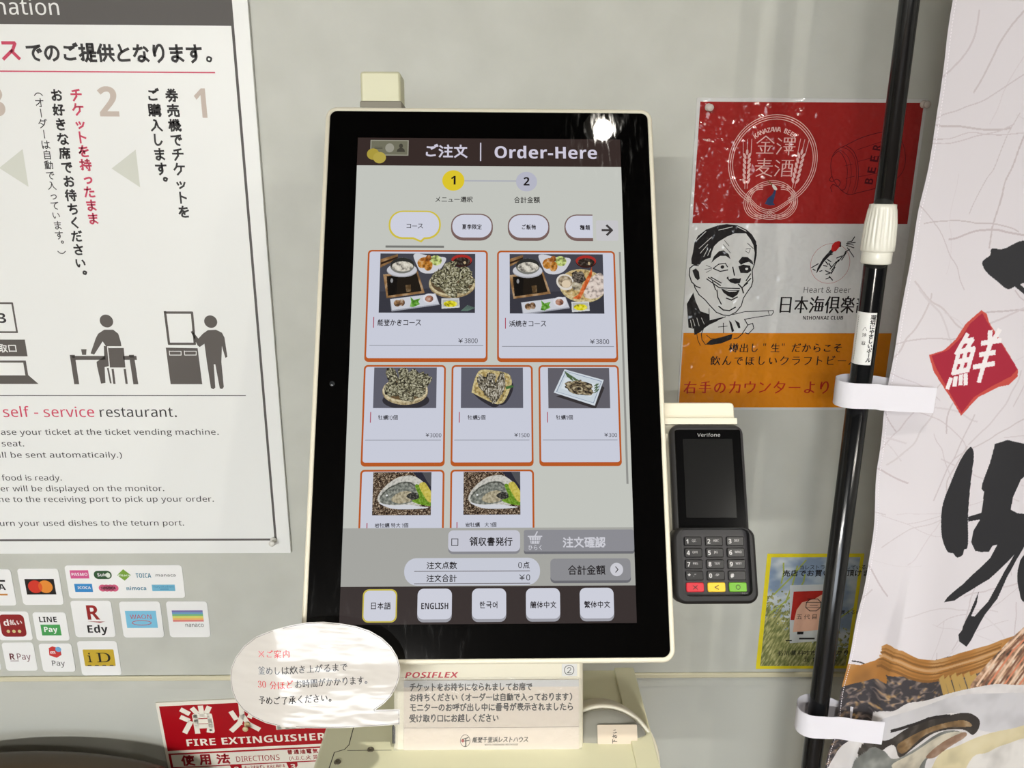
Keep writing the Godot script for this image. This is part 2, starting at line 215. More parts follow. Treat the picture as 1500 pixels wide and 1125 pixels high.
	"れ": "26 5 26 97/~8 26 26 26 38 22 22 52 6 80/~10 74 40 40 62 26 70 38 64 66 68 86 80 86 96 70",
	"ろ": "~22 12 50 13 76 10 44 42 12 72 12 72/~12 72 44 50 74 50 86 68 76 88 50 95",
	"わ": "26 5 26 97/~8 26 26 26 38 22 22 52 6 80/~10 74 44 42 72 34 90 50 86 74 58 94",
	"を": "~12 22 46 23 80 18/~44 4 32 36 10 66 10 66/~10 66 36 44 52 50 54 72/~88 38 56 52 34 68 34 86 54 92 84 90",
	"ん": "~48 4 30 46 8 94 8 94/~8 94 30 58 44 52 52 66 54 84 66 92 80 84 94 62",
	"が": "=か 0 0 96 100/76 6 82 18/90 2 97 14",
	"ぎ": "=き 0 0 96 100/80 4 86 16/92 0 98 12",
	"ご": "=こ 0 0 96 100/78 4 84 16/90 0 97 12",
	"だ": "=た 0 0 94 100/74 8 80 20/88 3 95 15",
	"で": "=て 0 0 96 100/70 38 77 50/84 32 92 44",
	"ど": "=と 0 0 96 100/74 6 81 18/88 1 96 13",
	"び": "=ひ 0 0 94 100/78 6 84 18/91 2 97 14",
	"べ": "=へ 0 0 96 100/64 18 72 30/78 12 86 24",
	"め゛": "=め 0 0 96 100",
	"ア": "10 14 90 14 62 46/52 28 48 62 20 94",
	"ウ": "50 3 50 22/12 50 12 23 88 23 84 54 64 80 36 96",
	"オ": "8 30 94 30/64 5 64 94 44 90/62 32 42 58 10 80",
	"カ": "8 30 88 30 84 90 62 86/46 5 42 50 12 94",
	"ク": "40 4 28 28 8 50/38 20 88 20 74 56 48 80 22 95",
	"ケ": "34 4 26 32 6 56/30 28 94 28/66 28 62 64 30 96",
	"コ": "14 18 86 18 86 88/12 82 86 82",
	"ス": "14 12 82 12 64 46 8 92/56 52 92 90",
	"タ": "40 4 28 28 8 50/38 20 88 20 74 56 48 80 22 95/32 44 68 66",
	"チ": "80 6 20 18/6 42 94 42/52 14 50 60 22 95",
	"ッ": "18 44 28 62/44 38 52 56/82 42 70 70 36 90",
	"ト": "34 4 34 96/36 36 82 56",
	"ニ": "18 24 82 24/6 82 94 82",
	"ハ": "34 20 26 54 6 86/64 16 84 52 95 84",
	"フ": "12 14 88 14 80 48 58 76 26 94",
	"ヒ": "22 6 22 78 30 88 90 88/24 50 84 30",
	"ホ": "8 26 92 26/50 4 50 94 36 90/28 46 8 78/72 46 92 76",
	"メ": "78 8 60 54 12 92/26 30 82 80",
	"モ": "18 14 84 14/8 46 94 46/44 14 44 82 52 90 90 90",
	"ュ": "24 50 70 50 66 84/10 86 90 86",
	"ラ": "20 10 82 10/10 36 88 36 78 66 36 95",
	"ル": "32 12 30 60 6 92/62 6 62 90 78 80 96 56",
	"レ": "22 6 22 92 60 74 92 40",
	"ン": "12 14 36 28/12 88 52 74 92 22",
	"ー": "6 50 94 50",
	"｜": "50 6 50 94",
	"ダ": "=タ 0 0 94 100/78 6 84 18/91 1 97 13",
	"ビ": "=ヒ 0 0 94 100/70 4 77 16/86 0 93 12",
	"ド": "=ト 0 0 94 100/62 16 70 28/76 10 84 22",
	"ポ": "=ホ 0 0 96 100/~86 2 94 8 88 14 80 8 86 2",
	"。": "~18 70 32 78 24 94 8 90 8 76 18 70",
	"、": "14 74 32 94",
	"︒": "~76 6 90 14 82 30 66 26 66 12 76 6",
	"（": "~82 4 62 28 58 50 64 74 82 97",
	"）": "~18 4 38 28 42 50 36 74 18 97",
	"︵": "~6 88 30 66 50 62 72 66 96 88",
	"︶": "~6 12 30 34 50 38 72 34 96 12",
	"※": "14 14 86 86/86 14 14 86/48 16 52 16/48 84 52 84/14 50 18 50/82 50 86 50",
	"한": "8 12 44 12/2 28 50 28/~26 36 44 44 40 58 26 62 12 58 8 44 26 36/72 2 72 66/72 34 96 34/18 74 18 95 90 95",
	"국": "14 8 84 8 80 40/4 48 96 48/50 48 50 66/14 66 82 66 82 98",
	"어": "~30 20 52 34 52 66 30 80 10 66 10 34 30 20/82 3 82 98/56 48 82 48",
	"¥": "10 4 50 48 90 4/50 48 50 97/12 52 88 52/12 72 88 72",
	"②": "~50 4 76 10 94 32 94 66 76 90 50 96 24 90 6 66 6 32 24 10 50 4/~32 36 46 24 64 30 62 48 32 76/32 77 70 77",
	"〈": "70 8 34 50 70 92",
	"ず": "=す 0 0 94 100/80 4 86 16/92 0 98 12",
}

var font_plain := SystemFont.new()
var font_bold := SystemFont.new()
var font_serif := SystemFont.new()
var ripple: NoiseTexture2D
var smudges: NoiseTexture2D
var inks := {}
var taken := {}


class Pen:
	# Collects flat shapes of print: o is the origin, s metres per unit, up is 1 where y runs up and -1 where it runs down.
	var v := PackedVector3Array()
	var o := Vector2.ZERO
	var s := 0.001
	var up := 1.0
	var z := 0.0
	var turn := Transform2D()
	static var known := {}
	static var letters := {}

	func _init(ox: float, oy: float, layer: float, scale := 0.001, y_up := 1.0) -> void:
		o = Vector2(ox, oy)
		s = scale
		up = y_up
		z = layer * 0.00004

	func at(q: Vector2) -> Vector3:
		q = turn * q
		return Vector3((q.x - o.x) * s, (q.y - o.y) * s * up, z)

	func tri(a: Vector2, b: Vector2, c: Vector2) -> void:
		var p := at(a)
		var q := at(b)
		var r := at(c)
		var side := (q.x - p.x) * (r.y - p.y) - (q.y - p.y) * (r.x - p.x)
		if side > 0.0:
			v.append_array([p, r, q])
		else:
			v.append_array([p, q, r])

	func quad(a: Vector2, b: Vector2, c: Vector2, d: Vector2) -> void:
		tri(a, b, c)
		tri(a, c, d)

	func rect(x0: float, y0: float, x1: float, y1: float) -> void:
		quad(Vector2(x0, y0), Vector2(x1, y0), Vector2(x1, y1), Vector2(x0, y1))

	static func points(flat: Array) -> PackedVector2Array:
		var out := PackedVector2Array()
		for i in flat.size() / 2:
			out.append(Vector2(flat[2 * i], flat[2 * i + 1]))
		return out

	func shape(pts: PackedVector2Array) -> void:
		var idx := Geometry2D.triangulate_polygon(pts)
		for i in idx.size() / 3:
			tri(pts[idx[3 * i]], pts[idx[3 * i + 1]], pts[idx[3 * i + 2]])

	func poly(flat: Array) -> void:
		shape(points(flat))

	func rrect(x0: float, y0: float, x1: float, y1: float, r: float) -> void:
		var pts := PackedVector2Array()
		var lo := Vector2(minf(x0, x1), minf(y0, y1))
		var hi := Vector2(maxf(x0, x1), maxf(y0, y1))
		r = minf(r, minf(hi.x - lo.x, hi.y - lo.y) * 0.499)
		for k in 4:
			var c := Vector2(hi.x - r if k == 0 or k == 3 else lo.x + r, hi.y - r if k < 2 else lo.y + r)
			for i in 7:
				pts.append(c + Vector2.from_angle((k + i / 6.0) * PI / 2) * r)
		shape(pts)

	func ell(cx: float, cy: float, rx: float, ry: float, tilt := 0.0, n := 36) -> void:
		var pts := PackedVector2Array()
		for i in n:
			pts.append(Vector2(cx, cy) + (Vector2.from_angle(TAU * i / n) * Vector2(rx, ry)).rotated(tilt))
		shape(pts)

	func arc(cx: float, cy: float, rx: float, ry: float, from: float, to: float, w: float, tilt := 0.0, n := 48) -> void:
		var pts := PackedVector2Array()
		for i in n + 1:
			pts.append(Vector2(cx, cy) + (Vector2.from_angle(deg_to_rad(lerpf(from, to, float(i) / n))) * Vector2(rx, ry)).rotated(tilt))
		stroke(pts, w, w)

	func stroke(pts: PackedVector2Array, w: float, wv: float, cap := 0.3) -> void:
		for i in pts.size() - 1:
			var d := pts[i + 1] - pts[i]
			if d.length() < 1e-6:
				continue
			d = d.normalized()
			var half := lerpf(w, wv, absf(d.y)) * 0.5
			var side := d.orthogonal() * half
			var a := pts[i] - d * half * (2.0 * cap if i == 0 else 0.0)
			var b := pts[i + 1] + d * half * (2.0 * cap if i == pts.size() - 2 else 0.0)
			quad(a + side, b + side, b - side, a - side)
			if i > 0:
				var e := (pts[i] - pts[i - 1]).normalized()
				var other := lerpf(w, wv, absf(e.y)) * 0.5
				var turned := e.cross(d)
				if absf(turned) > 0.02:
					var f := -signf(turned)
					var p := pts[i] + e.orthogonal() * other * -f
					var q := pts[i] + d.orthogonal() * half * -f
					var mid := pts[i] + ((p + q) * 0.5 - pts[i]) * (1.6 if e.dot(d) > -0.3 else 1.0)
					tri(pts[i], p, mid)
					tri(pts[i], mid, q)

	func line(flat: Array, w: float, wv := -1.0) -> void:
		stroke(points(flat), w, w if wv < 0 else wv)

	func curve(flat: Array, w: float) -> void:
		stroke(smooth(points(flat)), w, w)

	static func smooth(n: PackedVector2Array, steps := 5) -> PackedVector2Array:
		if n.size() < 3:
			return n
		var round_trip := n[0].is_equal_approx(n[n.size() - 1])
		var out := PackedVector2Array()
		for i in n.size() - 1:
			var before := n[i - 1] if i > 0 else (n[n.size() - 2] if round_trip else 2.0 * n[0] - n[1])
			var after := n[i + 2] if i + 2 < n.size() else (n[1] if round_trip else 2.0 * n[i + 1] - n[i])
			for k in steps:
				out.append(n[i].cubic_interpolate(n[i + 1], before, after, float(k) / steps))
		out.append(n[n.size() - 1])
		return out

	static func glyph(ch: String) -> Array:
		if not known.has(ch):
			var out := []
			for part in (GLYPHS[ch] as String).split("/"):
				if part.begins_with("="):
					var w := part.substr(1).split(" ")
					var box := Rect2(float(w[1]), float(w[2]), float(w[3]), float(w[4]))
					for st in glyph(w[0]):
						var moved := PackedVector2Array()
						for q in st:
							moved.append(box.position + q * box.size / 100.0)
						out.append(moved)
					continue
				var flat := []
				for x in part.trim_prefix("~").split(" "):
					flat.append(float(x))
				var pts := points(flat)
				out.append(smooth(pts) if part.begins_with("~") else pts)
			known[ch] = out
		return known[ch]

	func sign_at(ch: String, x: float, y: float, wide: float, high: float, w: float, wv: float, slant := 0.0) -> void:
		for st in glyph(ch):
			var pts := PackedVector2Array()
			for q in st:
				pts.append(Vector2(x + q.x * wide / 100.0 + (50.0 - q.y) * slant * high / 100.0, y - up * q.y * high / 100.0))
			stroke(pts, w, wv)

	# A line of characters whose first begins at x0 and whose last ends at x1; y is its upper edge.
	func jp(text: String, x0: float, y: float, x1: float, size: float, w: float, wv := -1.0, slant := 0.0) -> void:
		var n := text.length()
		var step := (x1 - x0 - size) / (n - 1) if n > 1 else 0.0
		var wide := size if n < 2 else minf(size, step * 0.93)
		step = (x1 - x0 - wide) / (n - 1) if n > 1 else 0.0
		for i in n:
			if GLYPHS.has(text[i]):
				sign_at(text[i], x0 + step * i, y, wide, size, w, w if wv < 0 else wv, slant)

	# A column of characters from y0 down to y1.
	func column(text: String, x: float, y0: float, y1: float, size: float, w: float) -> void:
		var n := text.length()
		var step := ((y1 - y0) * -up - size) / (n - 1)
		for i in n:
			if GLYPHS.has(text[i]):
				sign_at(text[i], x, y0 - up * step * i, size, minf(size, step * 0.95), w, w)

	static func outline(text: String, font: Font) -> Dictionary:
		var key := [text, font]
		if not letters.has(key):
			var t := TextMesh.new()
			t.font = font
			t.font_size = 64
			t.pixel_size = 0.01
			t.curve_step = 1.0
			t.depth = 0.0
			t.text = text
			var arrays := t.get_mesh_arrays()
			letters[key] = {"v": arrays[Mesh.ARRAY_VERTEX], "i": arrays[Mesh.ARRAY_INDEX]}
		return letters[key]

	# A line of Latin letters from x0 to x1 (its own width if x1 is not past x0; centred on x0 if x1 is NAN) on a baseline.
	func en(text: String, x0: float, base: float, x1: float, cap: float, font: Font, slant := 0.0) -> void:
		var h: PackedVector3Array = outline("H", font).v
		var lo := INF
		var hi := -INF
		for q in h:
			lo = minf(lo, q.y)
			hi = maxf(hi, q.y)
		var got := outline(text, font)
		var vs: PackedVector3Array = got.v
		var left := INF
		var right := -INF
		for q in vs:
			left = minf(left, q.x)
			right = maxf(right, q.x)
		var k := cap / (hi - lo)
		var kx := (x1 - x0) / (right - left) if x1 > x0 else k
		if is_nan(x1):
			x0 -= (right - left) * k * 0.5
		var flat := PackedVector2Array()
		for q in vs:
			flat.append(Vector2(x0 + (q.x - left) * kx + (q.y - lo) * k * slant, base + up * (q.y - lo) * k))
		var idx: PackedInt32Array = got.i if got.i != null else PackedInt32Array(range(vs.size()))
		for i in idx.size() / 3:
			tri(flat[idx[3 * i]], flat[idx[3 * i + 1]], flat[idx[3 * i + 2]])


class Canvas:
	# Paints the photographs that are printed on things or shown on the screen, and the cloth's print.
	var img: Image
	var o: Vector2
	var s: float
	var n := FastNoiseLite.new()

	func _init(w: int, h: int, ox: float, oy: float, scale: float, ground: Color) -> void:
		img = Image.create(w, h, false, Image.FORMAT_RGB8)
		img.fill(ground)
		o = Vector2(ox, oy)
		s = scale
		n.frequency = 0.02
		n.fractal_octaves = 3
		n.seed = 7

	func poly(flat: Array, c: Color, grain := 0.0, freq := 1.0) -> void:
		shape(Pen.points(flat), c, grain, freq)

	func curved(flat: Array, c: Color, grain := 0.0, freq := 1.0) -> void:
		var pts := Pen.points(flat)
		pts.append(pts[0])
		shape(Pen.smooth(pts, 6), c, grain, freq)

	func shape(pts: PackedVector2Array, c: Color, grain := 0.0, freq := 1.0) -> void:
		var q := PackedVector2Array()
		var lo := INF
		var hi := -INF
		for p in pts:
			var m := (p - o) * s
			q.append(m)
			lo = minf(lo, m.y)
			hi = maxf(hi, m.y)
		for y in range(maxi(0, int(lo)), mini(img.get_height(), int(hi) + 1)):
			var xs: Array[float] = []
			for i in q.size():
				var a := q[i]
				var b := q[(i + 1) % q.size()]
				if (a.y <= y + 0.5) != (b.y <= y + 0.5):
					xs.append(a.x + (y + 0.5 - a.y) / (b.y - a.y) * (b.x - a.x))
			xs.sort()
			for k in xs.size() / 2:
				var x0 := clampi(roundi(xs[2 * k]), 0, img.get_width())
				var x1 := clampi(roundi(xs[2 * k + 1]), 0, img.get_width())
				if grain == 0.0:
					img.fill_rect(Rect2i(x0, y, x1 - x0, 1), c)
				else:
					for x in range(x0, x1):
						img.set_pixel(x, y, tint(c, grain * n.get_noise_2d(x * freq, y * freq)))

	func tint(c: Color, k: float) -> Color:
		return c.lerp(Color(0.97, 0.95, 0.9), clampf(k, 0, 1)) if k > 0 else c.lerp(Color(0.1, 0.09, 0.09), clampf(-k, 0, 1))

	func stroke(pts: PackedVector2Array, w: float, c: Color) -> void:
		for i in pts.size() - 1:
			var d := (pts[i + 1] - pts[i]).normalized()
			var side := d.orthogonal() * w * 0.5
			var e := d * w * 0.3
			shape(PackedVector2Array([pts[i] - e + side, pts[i + 1] + e + side, pts[i + 1] + e - side, pts[i] - e - side]), c)

	func line(flat: Array, w: float, c: Color) -> void:
		stroke(Pen.points(flat), w, c)

	func ell(cx: float, cy: float, rx: float, ry: float, c: Color, tilt := 0.0, grain := 0.0, freq := 1.0) -> void:
		var pts := PackedVector2Array()
		for i in 40:
			pts.append(Vector2(cx, cy) + (Vector2.from_angle(TAU * i / 40) * Vector2(rx, ry)).rotated(tilt))
		shape(pts, c, grain, freq)

	# A rough oyster shell: ragged outline, layered frills in dark, grey and cream.
	func shell(cx: float, cy: float, rx: float, ry: float, tilt: float, light := Color(0.86, 0.84, 0.76), mid := Color(0.5, 0.48, 0.38)) -> void:
		var c := (Vector2(cx, cy) - o) * s
		var r := maxf(rx, ry) * s * 1.15
		for y in range(maxi(0, int(c.y - r)), mini(img.get_height(), int(c.y + r) + 1)):
			for x in range(maxi(0, int(c.x - r)), mini(img.get_width(), int(c.x + r) + 1)):
				var q := (Vector2(x, y) - c).rotated(-tilt) / (Vector2(rx, ry) * s)
				var ragged := n.get_noise_2d(q.x * 55.0 + cx, q.y * 55.0 + cy) * 0.3
				var l := q.length() + ragged
				if l > 1.0:
					continue
				var frill := sin(l * 8.0 + n.get_noise_2d(q.x * 60.0 + cy, q.y * 60.0 + cx) * 6.0)
				var spot := n.get_noise_2d(q.x * 130.0 + 300.0, q.y * 130.0 + cx)
				var k := frill * 0.55 + spot * 0.9 + 0.12 - smoothstep(0.8, 1.0, l) * 0.5
				img.set_pixel(x, y, mid.lerp(light, clampf(k, 0, 1)) if k > 0 else mid.lerp(Color(0.13, 0.12, 0.11), clampf(-k * 1.3, 0, 1)))

	func texture() -> ImageTexture:
		return ImageTexture.create_from_image(img)


# ---------------------------------------------------------------- materials

func surface(key: String, color: Color, rough: float, bump := 0.0, metal := 0.0) -> StandardMaterial3D:
	var id := key + color.to_html()
	if not inks.has(id):
		var m := StandardMaterial3D.new()
		m.resource_name = key
		m.albedo_color = color
		m.roughness = rough
		m.metallic = metal
		if bump > 0.0:
			m.normal_enabled = true
			m.normal_texture = ripple
			m.normal_scale = bump
			m.uv1_triplanar = true
			m.uv1_scale = Vector3.ONE * 7.0
		inks[id] = m
	return inks[id]

func paper(c: Color) -> StandardMaterial3D:
	return surface("matt_print", c, 0.62)

func laminate(c: Color) -> StandardMaterial3D:
	return surface("laminated_print", c, 0.13, 0.55)

func lcd(c: Color) -> StandardMaterial3D:
	var id := "lcd" + c.to_html()
	if not inks.has(id):
		var m := StandardMaterial3D.new()
		m.resource_name = "screen_pixel"
		m.albedo_color = Color(0.012, 0.012, 0.013)
		m.roughness = 0.035
		m.emission_enabled = true
		m.emission = c
		m.emission_energy_multiplier = LCD
		greasy(m)
		inks[id] = m
	return inks[id]

func picture_lcd(t: Texture2D) -> StandardMaterial3D:
	var m := StandardMaterial3D.new()
	m.resource_name = "screen_picture"
	m.albedo_color = Color(0.012, 0.012, 0.013)
	m.roughness = 0.035
	m.emission_enabled = true
	m.emission = Color.BLACK
	m.emission_texture = t
	m.emission_energy_multiplier = LCD
	return m

const LCD := 0.9

func grey(v: int) -> Color:
	return Color8(v, v, v)


# ---------------------------------------------------------------- nodes

func numbered(called: String) -> String:
	taken[called] = taken.get(called, -1) + 1
	return called if taken[called] == 0 else "%s_%03d" % [called, taken[called]]

func thing(called: String, label: String, category: String, where: Vector3, group := "") -> Node3D:
	var o := Node3D.new()
	o.name = numbered(called)
	add_child(o)
	o.position = where
	o.set_meta("label", label)
	o.set_meta("category", category)
	if group:
		o.set_meta("group", group)
	return o

func part(called: String, mesh: Mesh, m: Material, parent: Node3D, label := "") -> MeshInstance3D:
	var o := MeshInstance3D.new()
	o.name = called
	o.mesh = mesh
	o.material_override = m
	parent.add_child(o, true)
	if label:
		o.set_meta("label", label)
	return o

func struct(called: String, mesh: Mesh, m: Material, where: Vector3) -> MeshInstance3D:
	var o := part(called, mesh, m, self)
	o.position = where
	o.set_meta("kind", "structure")
	return o

func put(p: Pen, called: String, m: Material, parent: Node3D, label := "") -> MeshInstance3D:
	var arrays := []
	arrays.resize(Mesh.ARRAY_MAX)
	var normals := PackedVector3Array()
	normals.resize(p.v.size())
	normals.fill(Vector3.BACK)
	arrays[Mesh.ARRAY_VERTEX] = p.v
	arrays[Mesh.ARRAY_NORMAL] = normals
	var mesh := ArrayMesh.new()
	mesh.add_surface_from_arrays(Mesh.PRIMITIVE_TRIANGLES, arrays)
	return part(called, mesh, m, parent, label)

func box(w: float, h: float, d: float) -> BoxMesh:
	var b := BoxMesh.new()
	b.size = Vector3(w, h, d)
	return b

# A rounded plate or housing: loops of a rounded rectangle, each [inset, z], joined from back to front and closed at both ends.
func loft(hx: float, hy: float, r: float, rows: Array, n := 6) -> ArrayMesh:
	var st := SurfaceTool.new()
	st.begin(Mesh.PRIMITIVE_TRIANGLES)
	var loops := []
	for row in rows:
		var pts := PackedVector3Array()
		var inset: float = row[0]
		var rr := maxf(r - inset, 0.0003)
		var ex := hx - inset - rr
		var ey := hy - inset - rr
		for k in 4:
			var c := Vector2(ex if k == 0 or k == 3 else -ex, ey if k < 2 else -ey)
			for i in n + 1:
				var q := c + Vector2.from_angle((k + float(i) / n) * PI / 2) * rr
				pts.append(Vector3(q.x, q.y, row[1]))
		loops.append(pts)
	var m: int = loops[0].size()
	st.set_smooth_group(1)
	for j in loops.size() - 1:
		for i in m:
			var a: Vector3 = loops[j][i]
			var b: Vector3 = loops[j][(i + 1) % m]
			var c: Vector3 = loops[j + 1][(i + 1) % m]
			var d: Vector3 = loops[j + 1][i]
			for q in [a, c, b, a, d, c]:
				st.add_vertex(q)
	st.set_smooth_group(-1)
	for e in [0, loops.size() - 1]:
		var mid := Vector3(0, 0, rows[e][1])
		for i in m:
			var a: Vector3 = loops[e][i]
			var b: Vector3 = loops[e][(i + 1) % m]
			for q in ([mid, a, b] if e == 0 else [mid, b, a]):
				st.add_vertex(q)
	st.generate_normals()
	return st.commit()

func plate(hx: float, hy: float, r: float, back: float, front: float, bevel: float) -> ArrayMesh:
	return loft(hx, hy, r, [[bevel * 0.4, back], [0.0, back + bevel], [0.0, front - bevel], [bevel * 0.35, front - bevel * 0.3], [bevel, front]])

# A turned body round the y axis; profile rows are [radius, y]; ribs scallops the radius of rows flagged with a third number.
func turned(profile: Array, n := 48, ribs := 0) -> ArrayMesh:
	var st := SurfaceTool.new()
	st.begin(Mesh.PRIMITIVE_TRIANGLES)
	st.set_smooth_group(1)
	var at := func(j: int, i: int) -> Vector3:
		var row: Array = profile[j]
		var a := TAU * i / n
		var r: float = row[0]
		if ribs > 0 and row.size() > 2:
			r -= row[2] * pow(0.5 + 0.5 * cos(a * ribs), 3.0)
		return Vector3(cos(a) * r, row[1], sin(a) * r)
	for j in profile.size() - 1:
		for i in n:
			for q in [at.call(j, i), at.call(j + 1, i + 1), at.call(j, i + 1), at.call(j, i), at.call(j + 1, i), at.call(j + 1, i + 1)]:
				st.add_vertex(q)
	st.generate_normals()
	return st.commit()

# A picture on a flat rectangle with texture coordinates.
func sheet(x0: float, y0: float, x1: float, y1: float, z: float) -> ArrayMesh:
	var arrays := []
	arrays.resize(Mesh.ARRAY_MAX)
	arrays[Mesh.ARRAY_VERTEX] = PackedVector3Array([Vector3(x0, y0, z), Vector3(x1, y0, z), Vector3(x1, y1, z), Vector3(x0, y1, z)])
	arrays[Mesh.ARRAY_NORMAL] = PackedVector3Array([Vector3.BACK, Vector3.BACK, Vector3.BACK, Vector3.BACK])
	arrays[Mesh.ARRAY_TEX_UV] = PackedVector2Array([Vector2(0, 0), Vector2(1, 0), Vector2(1, 1), Vector2(0, 1)])
	arrays[Mesh.ARRAY_INDEX] = PackedInt32Array([0, 1, 2, 0, 2, 3])
	var mesh := ArrayMesh.new()
	mesh.add_surface_from_arrays(Mesh.PRIMITIVE_TRIANGLES, arrays)
	return mesh


func _ready() -> void:
	var cam := Camera3D.new()
	cam.name = "camera"
	add_child(cam)
	cam.transform = Transform3D(Basis(Vector3(0.99987202, 0.00461284, 0.01531849), Vector3(-0.00040844, 0.96457678, -0.26380196), Vector3(-0.01599274, 0.26376194, 0.96445522)), Vector3(0, 1.55, 1.065))
	cam.fov = 53.048
	cam.near = 0.02
	cam.far = 60.0
	cam.current = true
	var sky_mat := ProceduralSkyMaterial.new()
	sky_mat.sky_top_color = Color(0.72, 0.8, 0.9)
	sky_mat.sky_horizon_color = Color(0.93, 0.95, 0.97)
	sky_mat.ground_horizon_color = Color(0.75, 0.75, 0.72)
	sky_mat.ground_bottom_color = Color(0.45, 0.44, 0.42)
	var sky := Sky.new()
	sky.sky_material = sky_mat
	var env := Environment.new()
	env.background_mode = Environment.BG_SKY
	env.sky = sky
	env.background_energy_multiplier = 9.0
	env.tonemap_mode = Environment.TONE_MAPPER_LINEAR
	env.tonemap_exposure = 1.0
	env.sdfgi_enabled = true
	env.ssao_enabled = true
	env.ssil_enabled = true
	var we := WorldEnvironment.new()
	we.name = "environment"
	we.environment = env
	add_child(we)
	var daylight := AreaLight3D.new()   # the overcast sky in the big window behind the viewer
	daylight.name = "window_daylight"
	add_child(daylight)
	daylight.area_size = Vector2(3.4, 1.3)
	daylight.transform = Transform3D(Basis(), Vector3(-0.9, 1.6, 6.57))
	daylight.light_color = Color(0.94, 0.97, 1.0)
	daylight.light_energy = 2.6
	daylight.shadow_enabled = true
	var washer := AreaLight3D.new()   # the linear ceiling fixture across the room, set on its lit face
	washer.name = "ceiling_fixture_light"
	add_child(washer)
	washer.area_size = Vector2(2.4, 0.09)
	washer.transform = Transform3D(Basis(Vector3.RIGHT, -deg_to_rad(45)), Vector3(-1.7, 2.655, 5.785))
	washer.light_color = Color(1.0, 0.995, 0.975)
	washer.light_energy = 20.5
	washer.shadow_enabled = true

	font_plain.font_names = ["Droid Sans"]
	font_bold.font_names = ["Droid Sans"]
	font_bold.font_weight = 700
	font_serif.font_names = ["Droid Serif"]
	var waves := FastNoiseLite.new()
	waves.seed = 3
	waves.frequency = 0.018
	waves.fractal_octaves = 3
	ripple = NoiseTexture2D.new()
	ripple.noise = waves
	ripple.width = 256
	ripple.height = 256
	ripple.seamless = true
	ripple.as_normal_map = true
	ripple.bump_strength = 6.0

	var smear := FastNoiseLite.new()
	smear.seed = 5
	smear.frequency = 0.02
	smear.fractal_octaves = 4
	var grease := Gradient.new()
	grease.set_color(0, Color(0.12, 0.12, 0.12))
	grease.add_point(0.52, Color(0.16, 0.16, 0.16))
	grease.set_color(grease.get_point_count() - 1, Color(1, 1, 1))
	smudges = NoiseTexture2D.new()
	smudges.noise = smear
	smudges.seamless = true
	smudges.color_ramp = grease
	smudges.width = 512
	smudges.height = 512

	room()
	kiosk()
	payment_terminal()
	information_poster()
	beer_poster()
	rice_poster()
	fire_sign()
	stickers()
	bubble_notice()
	slip_notice()
	banner()
	chair()
	for spot in [[Vector3(0.295, 2.7, 0.99), 2.1], [Vector3(1.6, 2.7, 3.4), 1.8], [Vector3(2.3, 2.7, 3.2), 1.8]]:
		downlight(spot[0], spot[1])
	linear_light()


func room() -> void:
	var tone := FastNoiseLite.new()
	tone.seed = 11
	tone.frequency = 0.012
	tone.fractal_octaves = 4
	var ramp := Gradient.new()
	ramp.set_color(0, Color(0.955, 0.955, 0.95))
	ramp.set_color(1, Color(1, 1, 1))
	var mottled := NoiseTexture2D.new()
	mottled.noise = tone
	mottled.seamless = true
	mottled.color_ramp = ramp
	mottled.width = 512
	mottled.height = 512
	var paint := surface("grey_wall_paint", Color8(193, 194, 186), 0.5)
	paint.albedo_texture = mottled
	paint.uv1_triplanar = true
	paint.uv1_scale = Vector3.ONE * 1.7
	paint.normal_enabled = true
	paint.normal_texture = ripple
	paint.normal_scale = 0.12
	var other := surface("cream_wall_paint", Color8(214, 211, 202), 0.7)
	var wall := struct("wall_front", box(6.8, 1.971, 0.1), paint, Vector3(0, 1.7645, -0.05))
	var rail := part("lower_rail", box(6.8, 0.018, 0.1), paint, wall)
	rail.position = Vector3(0, 0.762 - 1.7645, 0)
	var low := part("lower_panel", box(6.8, 0.7525, 0.098), surface("grey_lower_paint", Color8(190, 191, 183), 0.5), wall)
	low.position = Vector3(0, 0.37625 - 1.7645, -0.001)
	var bead := struct("trim_1", plate(3.4, 0.0042, 0.002, 0.0, 0.004, 0.0015), surface("cream_trim", Color8(206, 200, 172), 0.45), Vector3(0, 0.775, 0))
	bead.set_meta("label", "thin cream trim strip across the wall")
	struct("floor", box(7.0, 0.1, 6.9), surface("brown_floor", Color8(120, 104, 88), 0.5), Vector3(0, -0.05, 3.35))
	struct("ceiling", box(7.0, 0.1, 6.9), surface("dark_ceiling", Color8(62, 56, 50), 0.9), Vector3(0, 2.8, 3.35))
	struct("wall_right", box(0.1, 2.75, 6.8), other, Vector3(3.45, 1.375, 3.3))
	struct("wall_left", box(0.1, 2.75, 6.8), other, Vector3(-3.45, 1.375, 3.3))
	struct("wall_back", box(7.0, 0.95, 0.1), other, Vector3(0, 0.475, 6.65))
	struct("wall_back", box(7.0, 0.5, 0.1), other, Vector3(0, 2.5, 6.65))
	struct("wall_back", box(0.9, 1.3, 0.1), other, Vector3(-3.05, 1.6, 6.65))
	struct("wall_back", box(2.7, 1.3, 0.1), other, Vector3(2.15, 1.6, 6.65))
	var w := struct("window_1", box(3.4, 0.05, 0.04), surface("white_window_frame", Color8(225, 225, 222), 0.4), Vector3(-0.9, 0.975, 6.65))
	for bar in [[3.4, 0.05, 0.0, 1.25], [0.05, 1.2, -1.675, 0.625], [0.05, 1.2, 1.675, 0.625], [0.06, 1.2, -0.55, 0.625], [0.06, 1.2, 0.55, 0.625]]:
		var f := part("window_frame", box(bar[0], bar[1], 0.04), w.material_override, w)
		f.position = Vector3(bar[2], bar[3], 0)


